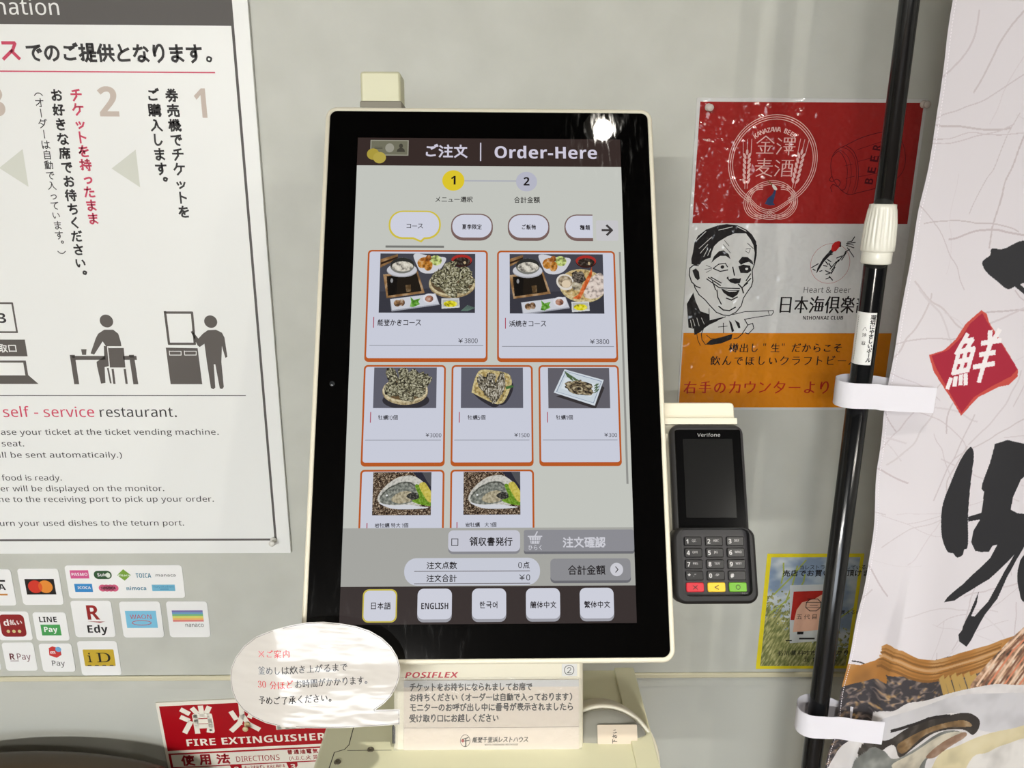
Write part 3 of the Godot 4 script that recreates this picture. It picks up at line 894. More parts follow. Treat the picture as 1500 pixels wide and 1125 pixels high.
func linear_light() -> void:
	var t := thing("ceiling_light", "long white linear ceiling light tilted towards the wall", "light", Vector3(-1.7, 2.7, 5.8))
	var body := part("housing", plate(1.21, 0.06, 0.004, -0.06, 0.0, 0.002), surface("white_metal", Color8(220, 218, 212), 0.4), t)
	body.basis = Basis(Vector3.RIGHT, deg_to_rad(-225))
	var glow := StandardMaterial3D.new()
	glow.resource_name = "lamp_glow"
	glow.emission_enabled = true
	glow.emission = Color(1.0, 0.98, 0.94)
	glow.emission_energy_multiplier = 4.0
	var tube := part("lamp_diffuser", plate(1.2, 0.045, 0.003, 0.0, 0.004, 0.001), glow, t)
	tube.basis = body.basis


func downlight(where: Vector3, energy: float) -> void:
	var label: String = "small recessed ceiling spotlight above the kiosk" if where.z < 1.5 else ("recessed ceiling spotlight across the room" if where.x < 2.0 else "recessed ceiling spotlight nearest the side wall")
	var t := thing("ceiling_spotlight", label, "light", where, "" if where.z < 1.5 else "row of ceiling spotlights")
	var ring := part("rim", turned([[0.026, 0.05], [0.042, 0.05], [0.052, 0.05], [0.052, 0.044], [0.042, 0.038], [0.026, 0.042]]), surface("white_metal", Color8(220, 218, 212), 0.4), t)
	ring.position.y = 0.0
	var glow := StandardMaterial3D.new()
	glow.resource_name = "lamp_glow"
	glow.emission_enabled = true
	glow.emission = Color(1.0, 0.95, 0.86)
	glow.emission_energy_multiplier = 30.0
	part("lamp_lens", turned([[0.0, 0.041], [0.026, 0.044], [0.026, 0.05], [0.0, 0.05]]), glow, t)
	var l := SpotLight3D.new()
	l.name = "spotlight"
	t.add_child(l)
	l.position.y = 0.03
	l.rotation.x = -PI / 2
	if where.z > 1.5:
		l.rotation.x = -deg_to_rad(48)
	l.spot_angle = 62.0 if where.z > 1.5 else 37.0
	l.spot_angle_attenuation = 0.6 if where.z > 1.5 else 0.9
	l.spot_range = 9.0
	l.light_size = 0.026
	l.light_color = Color(1.0, 0.98, 0.94)
	l.light_energy = energy
	l.shadow_enabled = true


# ---------------------------------------------------------------- kiosk

# Finger grease wiped downwards over the touch glass: streaks of rougher gloss.
func greasy(m: StandardMaterial3D) -> StandardMaterial3D:
	m.roughness = 0.11
	m.roughness_texture = smudges
	m.uv1_triplanar = true
	m.uv1_scale = Vector3(14, 3, 14)
	return m

func cream() -> StandardMaterial3D:
	return surface("cream_plastic", Color8(222, 216, 196), 0.38)

func olive() -> StandardMaterial3D:
	return surface("yellowed_plastic", Color8(216, 214, 182), 0.45)

func display_frame() -> Transform3D:
	return Transform3D(Basis(Vector3(0.99998184, -0.00155833, -0.00582248), Vector3(-0.00122099, 0.8935996, -0.4488633), Vector3(0.00590244, 0.44886226, 0.89358146)), Vector3(-0.01018, 1.37175, 0.34679))

func slip_frame() -> Transform3D:
	return Transform3D(Basis(Vector3.RIGHT, -deg_to_rad(15.3)), Vector3(-0.0077, 1.0479, 0.4349))

func kiosk() -> void:
	var root := Vector3(-0.01, 0, 0.36)
	var k := thing("order_kiosk", "cream self-order touchscreen kiosk with a tall lit menu screen on a stand", "kiosk", root)
	var here := Transform3D(Basis(), -root)
	var face := here * display_frame()
	var frame := part("display_frame", loft(0.168, 0.2728, 0.0115, [[0.004, -0.034], [0.0, -0.030], [0.0, -0.0022], [0.0007, -0.0006], [0.002, 0.0], [0.0034, 0.0], [0.0042, -0.0004], [0.0046, -0.0012]], 8), cream(), k)
	frame.transform = face
	var bezel := part("front_glass", loft(0.1634, 0.2682, 0.0072, [[0.0, -0.0025], [0.0, -0.0009], [0.0004, -0.0005]], 8), greasy(surface("black_glass", Color(0.011, 0.011, 0.012), 0.2)), k, "glossy black glass border")
	bezel.transform = face
	var hump := part("back_cover", loft(0.13, 0.215, 0.02, [[0.05, -0.095], [0.02, -0.085], [0.0, -0.06], [0.0, -0.0335]]), cream(), k)
	hump.transform = face
	var eye := part("camera_dot", turned([[0.0, 0.0003], [0.0022, 0.0003], [0.0026, 0.0]], 20), surface("lens_grey", Color8(34, 36, 38), 0.2), k)
	eye.transform = face * Transform3D(Basis(Vector3.RIGHT, PI / 2), Vector3(-0.1496, -0.0175, -0.0005))
	var bracket := part("terminal_bracket", loft(0.0465, 0.085, 0.004, [[0.0015, -0.012], [0.0, -0.0105], [0.0, 0.0], [0.0012, 0.0015]]), cream(), k)
	bracket.transform = face * Transform3D(Basis(), Vector3(0.1962, -0.1163, -0.027))
	var ledge := part("bracket_ledge", box(0.083, 0.006, 0.01), cream(), k)
	ledge.transform = face * Transform3D(Basis(), Vector3(0.2, -0.0515, -0.0205))
	var head := part("sensor_box", plate(0.0214, 0.036, 0.0035, -0.018, 0.018, 0.0025), olive(), k)
	head.transform = here * Transform3D(Basis(Vector3.RIGHT, -0.09), Vector3(-0.1275, 1.6172, 0.17))
	var band := part("sensor_box_foot", plate(0.0225, 0.006, 0.002, -0.018, 0.0185, 0.001), surface("brown_grey_plastic", Color8(128, 122, 106), 0.5), k)
	band.transform = here * Transform3D(Basis(Vector3.RIGHT, -0.09), Vector3(-0.1272, 1.6168, 0.172))
	var post := part("back_post", box(0.04, 0.06, 0.05), cream(), k)
	post.transform = here * Transform3D(Basis(), Vector3(-0.1275, 1.57, 0.178))
	var arm := part("stand_arm", loft(0.07, 0.14, 0.01, [[0.003, -0.05], [0.0, -0.047], [0.0, 0.047], [0.003, 0.05]]), cream(), k)
	arm.transform = here * Transform3D(Basis(Vector3.RIGHT, -0.25), Vector3(-0.01, 1.13, 0.345))
	var base := part("base", plate(0.162, 0.0775, 0.006, -0.2, 0.0, 0.0025), olive(), k)
	base.transform = here * Transform3D(Basis(Vector3.RIGHT, -PI / 2), Vector3(-0.012, 1.015, 0.3975))
	var lid := part("base_side_rail", plate(0.011, 0.0775, 0.002, -0.004, 0.0022, 0.001), olive(), k)
	lid.transform = here * Transform3D(Basis(Vector3.RIGHT, -PI / 2), Vector3(0.139, 1.0155, 0.3975))
	var seam := Pen.new(0, 0, 0)
	seam.line([-134.0, 30.0, -134.0, -38.0, -137.0, -44.0, -146.0, -48.0, -147.0, -76.0], 0.9)
	seam.line([-134.0, -45.5, -92.0, -45.5], 0.6)
	var seams := put(seam, "panel_seam", surface("seam_dark", Color8(60, 58, 46), 0.8), k)
	seams.transform = here * Transform3D(Basis(Vector3.RIGHT, -PI / 2), Vector3(-0.012, 1.01506, 0.3975))
	for spot in [Vector2(-0.1405, -0.0605), Vector2(-0.112, -0.0445)]:
		var screw := part("screw", turned([[0.0, 0.0004], [0.0016, 0.0005], [0.002, 0.0011], [0.003, 0.0009], [0.0034, 0.0]], 20), surface("screw_metal", Color8(120, 112, 96), 0.35, 0.0, 0.8), k)
		screw.transform = here * Transform3D(Basis(), Vector3(spot.x - 0.012, 1.015, 0.3975 - spot.y))
	var pedestal := part("pedestal", box(0.2, 0.805, 0.11), cream(), k)
	pedestal.transform = here * Transform3D(Basis(), Vector3(-0.012, 0.4175, 0.39))
	var foot := part("floor_plate", plate(0.2, 0.16, 0.02, -0.01, 0.005, 0.003), cream(), k)
	foot.transform = here * Transform3D(Basis(Vector3.RIGHT, -PI / 2), Vector3(-0.012, 0.01, 0.37))
	# printer below the screen
	var pf := here * slip_frame()
	var printer := part("printer_body", loft(0.0915, 0.1, 0.008, [[0.003, -0.085], [0.0, -0.082], [0.0, -0.006], [0.0012, -0.0032], [0.004, -0.002]]), cream(), k)
	printer.transform = pf * Transform3D(Basis(), Vector3(-0.0027, -0.028, 0))
	var door := part("printer_door", loft(0.0708, 0.034, 0.0025, [[0.0, -0.003], [0.0, -0.0004], [0.001, 0.0]]), surface("pale_plastic", Color8(216, 217, 206), 0.4), k)
	door.transform = pf * Transform3D(Basis(), Vector3(-0.0035, -0.082, 0))
	var gap := Pen.new(0, 0, 2.0)
	gap.rect(-73.5, -47.6, 66.0, -48.4)
	gap.rect(-74.2, -43.8, -73.4, -110.0)
	gap.rect(66.0, -43.8, 66.8, -110.0)
	gap.rect(-70.0, -44.0, 62.0, -44.5)
	put(gap, "door_gap", surface("gap_dark", Color8(84, 84, 76), 0.8), k).transform = pf
	var latch := part("printer_latch", box(0.003, 0.016, 0.006), surface("black_plastic", Color8(30, 28, 26), 0.3), k)
	latch.transform = pf * Transform3D(Basis(), Vector3(-0.0942, -0.0205, -0.006))
	var maker := Pen.new(0, 0, 0)
	maker.en("POSIFLEX", -83.34, 35.13, -33.20, 5.4, font_bold, 0.28)
	var name_plate := put(maker, "maker_lettering", surface("red_lettering", Color8(178, 36, 52), 0.35), k)
	name_plate.transform = pf * Transform3D(Basis(), Vector3(0, 0, -0.00185))
	# round drum at the front of the base
	var drum_at := here * Transform3D(Basis(Vector3.RIGHT, deg_to_rad(62)), Vector3(0.103, 0.992, 0.437))
	var shade := part("drum_rim", turned([[0.052, -0.045], [0.054, -0.04], [0.0555, -0.004], [0.0545, 0.0], [0.0525, 0.0008], [0.051, -0.002], [0.0, -0.002]]), cream(), k)
	shade.transform = drum_at
	var dome := part("drum_cover", turned([[0.0505, -0.003], [0.0505, 0.001], [0.049, 0.004], [0.042, 0.0075], [0.024, 0.0095], [0.0, 0.01]]), surface("smoky_plastic", Color8(150, 148, 138), 0.12), k)
	dome.transform = drum_at
	var tag := part("drum_label", plate(0.0195, 0.038, 0.001, 0.0, 0.0004, 0.0002), surface("beige_label", Color8(206, 190, 170), 0.4), k)
	tag.transform = drum_at * Transform3D(Basis(Vector3.RIGHT, -PI / 2), Vector3(0.012, 0.0103, 0.0))
	var words := Pen.new(0, 0, 12)
	words.turn = Transform2D(deg_to_rad(87), Vector2(-7.0, -6.0))
	words.jp("自由にお使い下さい", 0, 0, 40, 5.0, 0.6)
	put(words, "drum_lettering", surface("black_ink", Color8(30, 28, 30), 0.4), k).transform = tag.transform
	screen(k, face)


func picture(parent: Node3D, canvas: Canvas, x0: float, y0: float, x1: float, y1: float) -> void:
	var s := 0.268 / 1080.0
	part("food_picture", sheet((x0 - 540) * s, (960 - y0) * s, (x1 - 540) * s, (960 - y1) * s, 0.00016), picture_lcd(canvas.texture()), parent)

func screen(k: Node3D, face: Transform3D) -> void:
	var s := 0.268 / 1080.0
	var ground := Pen.new(540, 960, 0, s, -1.0)
	ground.rect(0, 0, 1080, 1920)
	var scr := put(ground, "screen", lcd(Color8(203, 205, 198)), k, "lit ordering menu")
	scr.transform = face * Transform3D(Basis(), Vector3(0, 0, -0.0004))
	var lay := func(layer: float) -> Pen: return Pen.new(540, 960, layer, s, -1.0)
	var p: Pen = lay.call(1)
	p.rect(0, 0, 1080, 123)
	put(p, "header_bar", lcd(Color8(58, 46, 43)), scr)
	p = lay.call(2)
	p.rect(52, 10, 208, 79)
	put(p, "banknote", lcd(Color8(160, 158, 142)), scr)
	p = lay.call(3)
	p.rect(56, 14, 204, 75)
	put(p, "banknote_print", lcd(Color8(116, 115, 96)), scr)
	p = lay.call(4)
	p.ell(131, 45, 18, 20)
	put(p, "banknote_seal", lcd(Color8(158, 156, 142)), scr)
	p = lay.call(4)
	p.ell(177, 36, 8, 10)
	p.poly([160, 63, 163, 51, 172, 45, 183, 45, 191, 51, 194, 63])
	p.rect(68, 41, 102, 43)
	p.rect(68, 47, 102, 49)
	put(p, "banknote_portrait", lcd(Color8(70, 68, 58)), scr)
	p = lay.call(5)
	p.ell(64, 73, 25, 25)
	put(p, "coin", lcd(Color8(176, 158, 66)), scr)
	p = lay.call(6)
	p.ell(91, 89, 26, 25)
	put(p, "coin", lcd(Color8(186, 168, 78)), scr)
	p = lay.call(2)
	p.jp("ご注文", 273, 29, 449, 57, 7.5)
	p.rect(501, 19, 506, 101)
	p.en("Order-Here", 561, 87, 982, 52, font_bold)
	put(p, "title_lettering", lcd(Color8(214, 209, 226)), scr)
	p = lay.call(1)
	p.ell(393, 187, 45, 45, 0, 48)
	put(p, "step_circle", lcd(Color8(228, 204, 48)), scr)
	p = lay.call(1)
	p.rect(438, 185, 650, 191)
	put(p, "step_line", lcd(Color8(180, 182, 190)), scr)
	p = lay.call(1)
	p.ell(691, 190, 43, 43, 0, 48)
	put(p, "step_circle", lcd(Color8(188, 189, 204)), scr)
	p = lay.call(2)
	p.en("1", 393, 205, NAN, 38, font_bold)
	p.jp("メニュー選択", 320, 257, 472, 25, 2.6)
	put(p, "step_lettering", lcd(Color8(32, 28, 28)), scr)
	p = lay.call(2)
	p.en("2", 691, 207, NAN, 36, font_bold)
	p.jp("合計金額", 640, 257, 744, 26, 2.6)
	put(p, "step_lettering", lcd(Color8(32, 28, 28)), scr)
	# category tabs
	var tab_white := lcd(Color8(214, 216, 230))
	p = lay.call(2)
	p.rrect(136, 319, 345, 441, 56)
	p.poly([222, 436, 292, 430, 268, 455])
	put(p, "tab_border", lcd(Color8(214, 196, 72)), scr)
	p = lay.call(3)
	p.rrect(143, 325, 338, 433, 50)
	p.poly([232, 431, 284, 428, 265, 446])
	put(p, "tab_button", tab_white, scr)
	for x in [386.0, 614.0]:
		p = lay.call(1)
		p.rrect(x, 338, x + 168, 446, 50)
		put(p, "tab_shadow", lcd(Color8(122, 98, 94)), scr)
		p = lay.call(2)
		p.rrect(x, 331, x + 168, 437, 50)
		put(p, "tab_border", lcd(Color8(128, 104, 100)), scr)
		p = lay.call(3)
		p.rrect(x + 5, 336, x + 163, 433, 46)
		put(p, "tab_button", tab_white, scr)
	var half := func(grow: float, down: float) -> PackedVector2Array:
		var pts := PackedVector2Array([Vector2(957, 332 + grow + down), Vector2(957, 438 - grow + down)])
		for i in 13:
			var a := PI * 0.5 + PI * i / 12.0
			pts.append(Vector2(893, 385 + down) + Vector2(cos(a) * (51 - grow), sin(a) * (53 - grow)))
		return pts
	p = lay.call(1)
	p.shape(half.call(0.0, 8.0))
	put(p, "tab_shadow", lcd(Color8(122, 98, 94)), scr)
	p = lay.call(2)
	p.shape(half.call(0.0, 0.0))
	put(p, "tab_border", lcd(Color8(128, 104, 100)), scr)
	p = lay.call(3)
	p.shape(half.call(5.0, 0.0))
	put(p, "tab_button", tab_white, scr)
	for r in [["コース", 206, 374, 274, 22], ["夏季限定", 430, 377, 509, 21], ["ご飯物", 669, 377, 727, 21], ["麺類", 905, 378, 945, 21]]:
		p = lay.call(4)
		p.jp(r[0], r[1], r[2], r[3], r[4], 2.4)
		put(p, "tab_lettering", lcd(Color8(44, 40, 44)), scr)
	p = lay.call(4)
	p.rrect(970, 357, 1060, 444, 8)
	put(p, "arrow_button", lcd(Color8(206, 205, 208)), scr)
	p = lay.call(5)
	p.line([995, 399, 1031, 399], 9)
	p.line([1014, 379, 1034, 399, 1014, 419], 9)
	put(p, "arrow_sign", lcd(Color8(66, 62, 62)), scr)
	p = lay.call(1)
	p.rect(126, 468, 359, 477)
	put(p, "tab_underline", lcd(Color8(124, 124, 120)), scr)
	# menu cards: [x0, y0, x1, y1, cut at]
	for c in [[57, 487, 534, 945], [571, 488, 1043, 945], [57, 957, 373, 1349], [395, 957, 709, 1349], [731, 957, 1044, 1349], [57, 1361, 373, 1577], [395, 1361, 710, 1577]]:
		var cut: bool = c[3] == 1577
		p = lay.call(1)
		p.rrect(c[0], c[1], c[2], c[3] + (20 if cut else 0), 16)
		put(p, "card_border", lcd(Color8(188, 92, 38)), scr)
		p = lay.call(2)
		p.rrect(c[0] + 7, c[1] + 7, c[2] - 7, c[3] + (18 if cut else -15), 10)
		put(p, "menu_card", lcd(Color8(209, 212, 226)), scr)
	for r in [[75, 878, 517], [590, 881, 1028], [71, 1248, 358], [408, 1248, 694], [745, 1248, 1030]]:
		p = lay.call(3)
		p.rect(r[0], r[1], r[2], r[1] + 2.5)
		put(p, "card_line", lcd(Color8(140, 142, 152)), scr)
	for r in [[87, 764, 808], [602, 767, 811], [87, 1141, 1182], [425, 1141, 1182], [762, 1141, 1182], [87, 1558, 1577], [420, 1556, 1577]]:
		p = lay.call(3)
		p.rect(r[0], r[1], r[0] + 3.4, r[2])
		put(p, "card_mark", lcd(Color8(176, 70, 92)), scr)
	var card_ink := lcd(Color8(40, 38, 44))
	for r in [["能登かきコース", 104, 774, 274, 419, 444, 495], ["浜焼きコース", 619, 777, 764, 934, 958, 1009]]:
		p = lay.call(3)
		p.jp(r[0], r[1], r[2], r[3], 26, 2.7)
		put(p, "card_lettering", card_ink, scr)
		p = lay.call(3)
		p.jp("¥", r[4], r[2] + 76, 0, 19, 2.2)
		p.en("3800", r[5], r[2] + 95, r[6], 19, font_plain)
		put(p, "price", card_ink, scr)
	for r in [[118, "10", 155, 172, 299, "3000", 316, 359], [459, "5", 496, 506, 636, "1500", 653, 694], [797, "1", 834, 841, 980, "300", 997, 1029]]:
		p = lay.call(3)
		p.jp("牡蠣", r[0], 1153, r[0] + 36, 18, 1.7)
		p.en(r[1], r[2], 1171, r[3], 16, font_plain)
		p.jp("個", r[3] + 2, 1153, 0, 18, 1.7)
		put(p, "card_lettering", card_ink, scr)
		p = lay.call(3)
		p.jp("¥", r[4], 1222, 0, 15, 1.8)
		p.en(r[5], r[6], 1238, r[7], 15, font_plain)
		put(p, "price", card_ink, scr)
	p = lay.call(3)
	p.jp("岩牡蠣", 117, 1558, 171, 17, 1.6)
	p.jp("特大", 178, 1558, 212, 17, 1.6)
	p.en("1", 217, 1575, 222, 15, font_plain)
	p.jp("個", 224, 1558, 0, 17, 1.6)
	put(p, "card_lettering", card_ink, scr)
	p = lay.call(3)
	p.jp("岩牡蠣", 453, 1557, 506, 17, 1.6)
	p.jp("大", 524, 1557, 0, 17, 1.6)
	p.en("1", 544, 1574, 549, 15, font_plain)
	p.jp("個", 551, 1557, 0, 17, 1.6)
	put(p, "card_lettering", card_ink, scr)
	p = lay.call(1)
	p.rect(1059, 491, 1067, 1416)
	put(p, "scroll_bar", lcd(Color8(150, 150, 146)), scr)
	# order panel
	p = lay.call(5)
	p.rect(0, 1577, 1080, 1787)
	put(p, "order_panel", lcd(Color8(172, 172, 167)), scr)
	for b in [[390, 1586, 656, 1672, 18, 205, 206, 218, 140, 140, 146], [670, 1585, 1080, 1673, 8, 146, 146, 152, 112, 112, 118], [767, 1690, 1064, 1778, 16, 146, 146, 150, 112, 112, 118], [230, 1686, 729, 1784, 48, 207, 210, 222, 207, 210, 222]]:
		p = lay.call(6)
		p.rrect(b[0], b[1], b[2], b[3], b[4])
		put(p, "button_edge", lcd(Color8(b[8], b[9], b[10])), scr)
		p = lay.call(7)
		p.rrect(b[0], b[1], b[2], b[3] - 9, b[4])
		put(p, "order_button", lcd(Color8(b[5], b[6], b[7])), scr)
	p = lay.call(8)
	p.line([403, 1617, 426, 1617, 426, 1641, 403, 1641, 403, 1616], 2.6)
	p.jp("領収書発行", 469, 1611, 627, 32, 3.4)
	put(p, "panel_lettering", lcd(Color8(36, 32, 34)), scr)
	p = lay.call(8)
	p.jp("注文点数", 313, 1699, 422, 26, 2.8)
	p.jp("注文合計", 313, 1745, 422, 26, 2.8)
	put(p, "panel_lettering", lcd(Color8(36, 32, 34)), scr)
	p = lay.call(8)
	p.en("0", 649, 1723, 662, 21, font_plain)
	p.jp("点", 666, 1700, 0, 25, 2.6)
	p.jp("¥", 652, 1746, 0, 21, 2.4)
	p.en("0", 678, 1767, 692, 21, font_plain)
	put(p, "panel_lettering", lcd(Color8(36, 32, 34)), scr)
	p = lay.call(8)
	p.jp("合計金額", 832, 1715, 969, 33, 3.6)
	put(p, "panel_lettering", lcd(Color8(36, 32, 34)), scr)
	p = lay.call(8)
	p.rect(267, 1732, 692, 1734.5)
	p.rect(267, 1776, 692, 1778.5)
	put(p, "panel_line", lcd(Color8(96, 88, 90)), scr)
	p = lay.call(8)
	p.jp("注文確認", 816, 1612, 972, 38, 5.2)
	p.jp("ひらく", 686, 1640, 740, 19, 2.0)
	p.line([686, 1609, 737, 1609], 5)
	p.poly([690, 1612, 733, 1612, 727, 1636, 696, 1636])
	p.line([712, 1607, 720, 1592], 4.5)
	p.ell(1012, 1730, 24, 24)
	put(p, "basket_sign", lcd(Color8(212, 212, 220)), scr)
	p = lay.call(9)
	for x in [699.0, 708.0, 717.0, 726.0]:
		p.rect(x - 1, 1613, x + 1, 1635)
	p.rect(692, 1623, 731, 1625)
	put(p, "basket_weave", lcd(Color8(140, 140, 146)), scr)
	p = lay.call(9)
	p.line([1008, 1720, 1017, 1730, 1008, 1740], 3)
	put(p, "arrow_sign", lcd(Color8(60, 56, 56)), scr)
	# language bar
	p = lay.call(5)
	p.rect(0, 1787, 1080, 1920)
	put(p, "language_bar", lcd(Color8(60, 52, 51)), scr)
	var x0s := [82.0, 281.0, 479.0, 676.0, 873.0]
	for i in 5:
		var x: float = x0s[i]
		p = lay.call(6)
		p.rrect(x, 1796, x + 125, 1913, 22)
		put(p, "button_edge", lcd(Color8(206, 190, 82) if i == 0 else Color8(162, 162, 170)), scr)
		p = lay.call(7)
		if i == 0:
			p.rrect(x + 5, 1801, x + 120, 1908, 19)
		else:
			p.rrect(x, 1795, x + 125, 1903, 22)
		put(p, "language_button", lcd(Color8(214, 216, 228)), scr)
	for r in [["日本語", 111, 1842, 183, 25], ["한국어", 508, 1841, 574, 24], ["簡体中文", 692, 1842, 787, 24], ["繁体中文", 889, 1842, 984, 24]]:
		p = lay.call(8)
		p.jp(r[0], r[1], r[2], r[3], r[4], 2.6)
		put(p, "language_lettering", lcd(Color8(44, 40, 44)), scr)
	p = lay.call(8)
	p.en("ENGLISH", 295, 1867, 393, 22, font_bold)
	put(p, "language_lettering", lcd(Color8(44, 40, 44)), scr)
	# dishes
	picture(scr, dish_oyster_course(), 107, 502, 484, 747)
	picture(scr, dish_grill_course(), 621, 502, 994, 749)
	picture(scr, dish_ten(), 97, 967, 338, 1126)
	picture(scr, dish_five(), 432, 967, 671, 1126)
	picture(scr, dish_one(), 768, 968, 1006, 1127)
	picture(scr, dish_rock(), 106, 1370, 324, 1530)
	picture(scr, dish_rock(), 445, 1369, 658, 1529)


# The left halves of the two course pictures: rice pot on a stove, wooden tray, fried oysters, soup bowl.
func dish_tray(c: Canvas) -> void:
	var wood := Color8(150, 112, 72)
	c.poly([145, 165, 355, 98, 355, 160, 145, 270], wood, 0.5, 1.0)
	c.poly([150, 205, 355, 128, 355, 150, 150, 232], Color8(52, 36, 26))
	c.poly([185, 350, 235, 640, 690, 575, 600, 305], wood, 0.5, 1.0)
	c.poly([228, 372, 250, 610, 652, 552, 586, 330], Color8(34, 28, 22))
	c.poly([250, 380, 360, 385, 350, 595, 260, 608], Color8(22, 19, 17))
	c.poly([455, 480, 520, 472, 525, 560, 470, 568], Color8(92, 70, 44), 0.4, 2.0)
	c.ell(290, 425, 16, 28, Color8(150, 150, 152))
	c.ell(410, 300, 183, 84, Color8(168, 168, 174))
	c.ell(410, 292, 180, 78, Color8(206, 206, 212))
	c.ell(412, 240, 146, 98, Color8(122, 122, 116))
	c.ell(412, 228, 142, 84, Color8(48, 48, 46))
	c.ell(415, 250, 130, 62, Color8(206, 200, 186), 0.0, 1.0, 2.2)
	c.curved([545, 115, 610, 92, 760, 125, 935, 142, 905, 240, 840, 310, 740, 338, 640, 318, 590, 240], Color8(212, 212, 218))
	c.ell(820, 175, 70, 62, Color8(196, 212, 122), 0.3, 1.0, 2.2)
	c.ell(660, 190, 70, 48, Color8(176, 106, 40), -0.5, 0.8, 2.2)
	c.ell(650, 225, 50, 46, Color8(196, 128, 48), 0.2, 0.8, 2.2)
	c.ell(728, 242, 50, 62, Color8(192, 122, 42), 0.2, 0.8, 2.2)
	c.ell(725, 150, 34, 42, Color8(160, 92, 36), 0.4, 0.8, 2.2)
	c.ell(1130, 180, 126, 78, Color8(58, 30, 26))
	c.ell(1130, 170, 126, 68, Color8(172, 48, 42))
	c.ell(1132, 188, 104, 52, Color8(48, 38, 32), 0.0, 0.4, 3.0)
	c.ell(1168, 202, 16, 20, Color8(190, 168, 132))

func dish_sides(c: Canvas, dy: float) -> void:
	c.poly([275, 650 + dy, 820, 578 + dy, 872, 718 + dy, 298, 800 + dy], Color8(160, 162, 172))
	c.poly([282, 650 + dy, 815, 582 + dy, 862, 705 + dy, 304, 782 + dy], Color8(208, 210, 218))
	c.ell(365, 700 + dy, 42, 40, Color8(150, 112, 76), 0.3, 1.0, 2.2)
	c.ell(418, 690 + dy, 36, 42, Color8(126, 92, 66), -0.2, 1.0, 2.2)
	c.poly([520, 620 + dy, 560, 660 + dy, 640, 640 + dy, 615, 680 + dy, 635, 710 + dy, 560, 745 + dy, 515, 740 + dy, 530, 680 + dy], Color8(92, 158, 48), 0.7, 2.2)
	c.ell(750, 640 + dy, 82, 60, Color8(222, 222, 228))
	c.ell(745, 645 + dy, 50, 40, Color8(172, 118, 96), 0.0, 0.8, 2.2)
	c.poly([890, 640 + dy, 1105, 636 + dy, 1112, 750 + dy, 895, 765 + dy], Color8(214, 216, 216))
	c.poly([905, 655 + dy, 1095, 650 + dy, 1100, 730 + dy, 908, 742 + dy], Color8(184, 186, 180))
	c.ell(1000, 706 + dy, 82, 38, Color8(228, 218, 36), 0.0, 0.8, 2.2)

func dish_oyster_course() -> Canvas:
	var c := Canvas.new(376, 236, 145, 92, 376.0 / 1150.0, Color8(70, 70, 79))
	c.poly([145, 560, 1295, 480, 1295, 815, 145, 815], Color8(58, 58, 67))
	dish_tray(c)
	c.ell(1018, 470, 280, 165, Color8(158, 136, 96), 0.0, 0.4, 3.0)
	c.ell(1018, 455, 280, 160, Color8(204, 188, 148), 0.0, 0.4, 3.0)
	c.ell(1018, 445, 254, 142, Color8(96, 80, 58))
	for o in [[985, 250, 90, 62, -0.6], [880, 345, 105, 66, -0.5], [1170, 320, 85, 72, 0.4], [1060, 350, 105, 82, -0.7], [870, 440, 110, 66, 0.4], [1185, 440, 105, 58, -0.2], [980, 540, 120, 62, 0.6], [1130, 525, 100, 52, 0.2], [985, 430, 100, 62, 0.5]]:
		c.shell(o[0], o[1], o[2], o[3], o[4], Color8(212, 208, 186), Color8(122, 118, 88))
	dish_sides(c, 0.0)
	for i in 6:
		c.line([1130 + i * 14, 790, 1210 + i * 16, 722 + i * 6], 9, Color8(96, 122, 110))
	return c

func dish_grill_course() -> Canvas:
	var c := Canvas.new(376, 238, 140, 100, 376.0 / 1150.0, Color8(70, 70, 79))
	c.poly([140, 600, 1290, 520, 1290, 830, 140, 830], Color8(58, 58, 67))
	c.o += Vector2(50, -12)
	dish_tray(c)
	c.o -= Vector2(50, -12)
	c.ell(1030, 490, 285, 205, Color8(206, 188, 138), 0.1, 0.5, 4.0)
	c.ell(1030, 475, 262, 182, Color8(198, 170, 112), 0.1, 0.7, 2.2)
	c.ell(820, 445, 112, 98, Color8(224, 218, 208), 0.4)
	c.ell(820, 440, 88, 74, Color8(168, 150, 122), 0.3, 0.8, 2.2)
	c.ell(832, 466, 55, 46, Color8(226, 208, 180))
	c.ell(960, 485, 62, 62, Color8(176, 164, 138), 0.0, 0.8, 2.2)
	c.shell(985, 385, 90, 74, 0.3, Color8(150, 140, 124), Color8(82, 74, 66))
	c.curved([1090, 440, 1240, 330, 1300, 400, 1300, 560, 1200, 640, 1050, 620], Color8(222, 206, 196), 0.7, 2.2)
	c.curved([1145, 280, 1150, 350, 1090, 480, 1030, 590, 990, 650, 910, 640, 980, 590, 1040, 470, 1110, 350], Color8(214, 100, 46), 0.5, 2.2)
	c.line([1150, 262, 1128, 380], 7, Color8(180, 72, 36))
	dish_sides(c, 45.0)
	return c

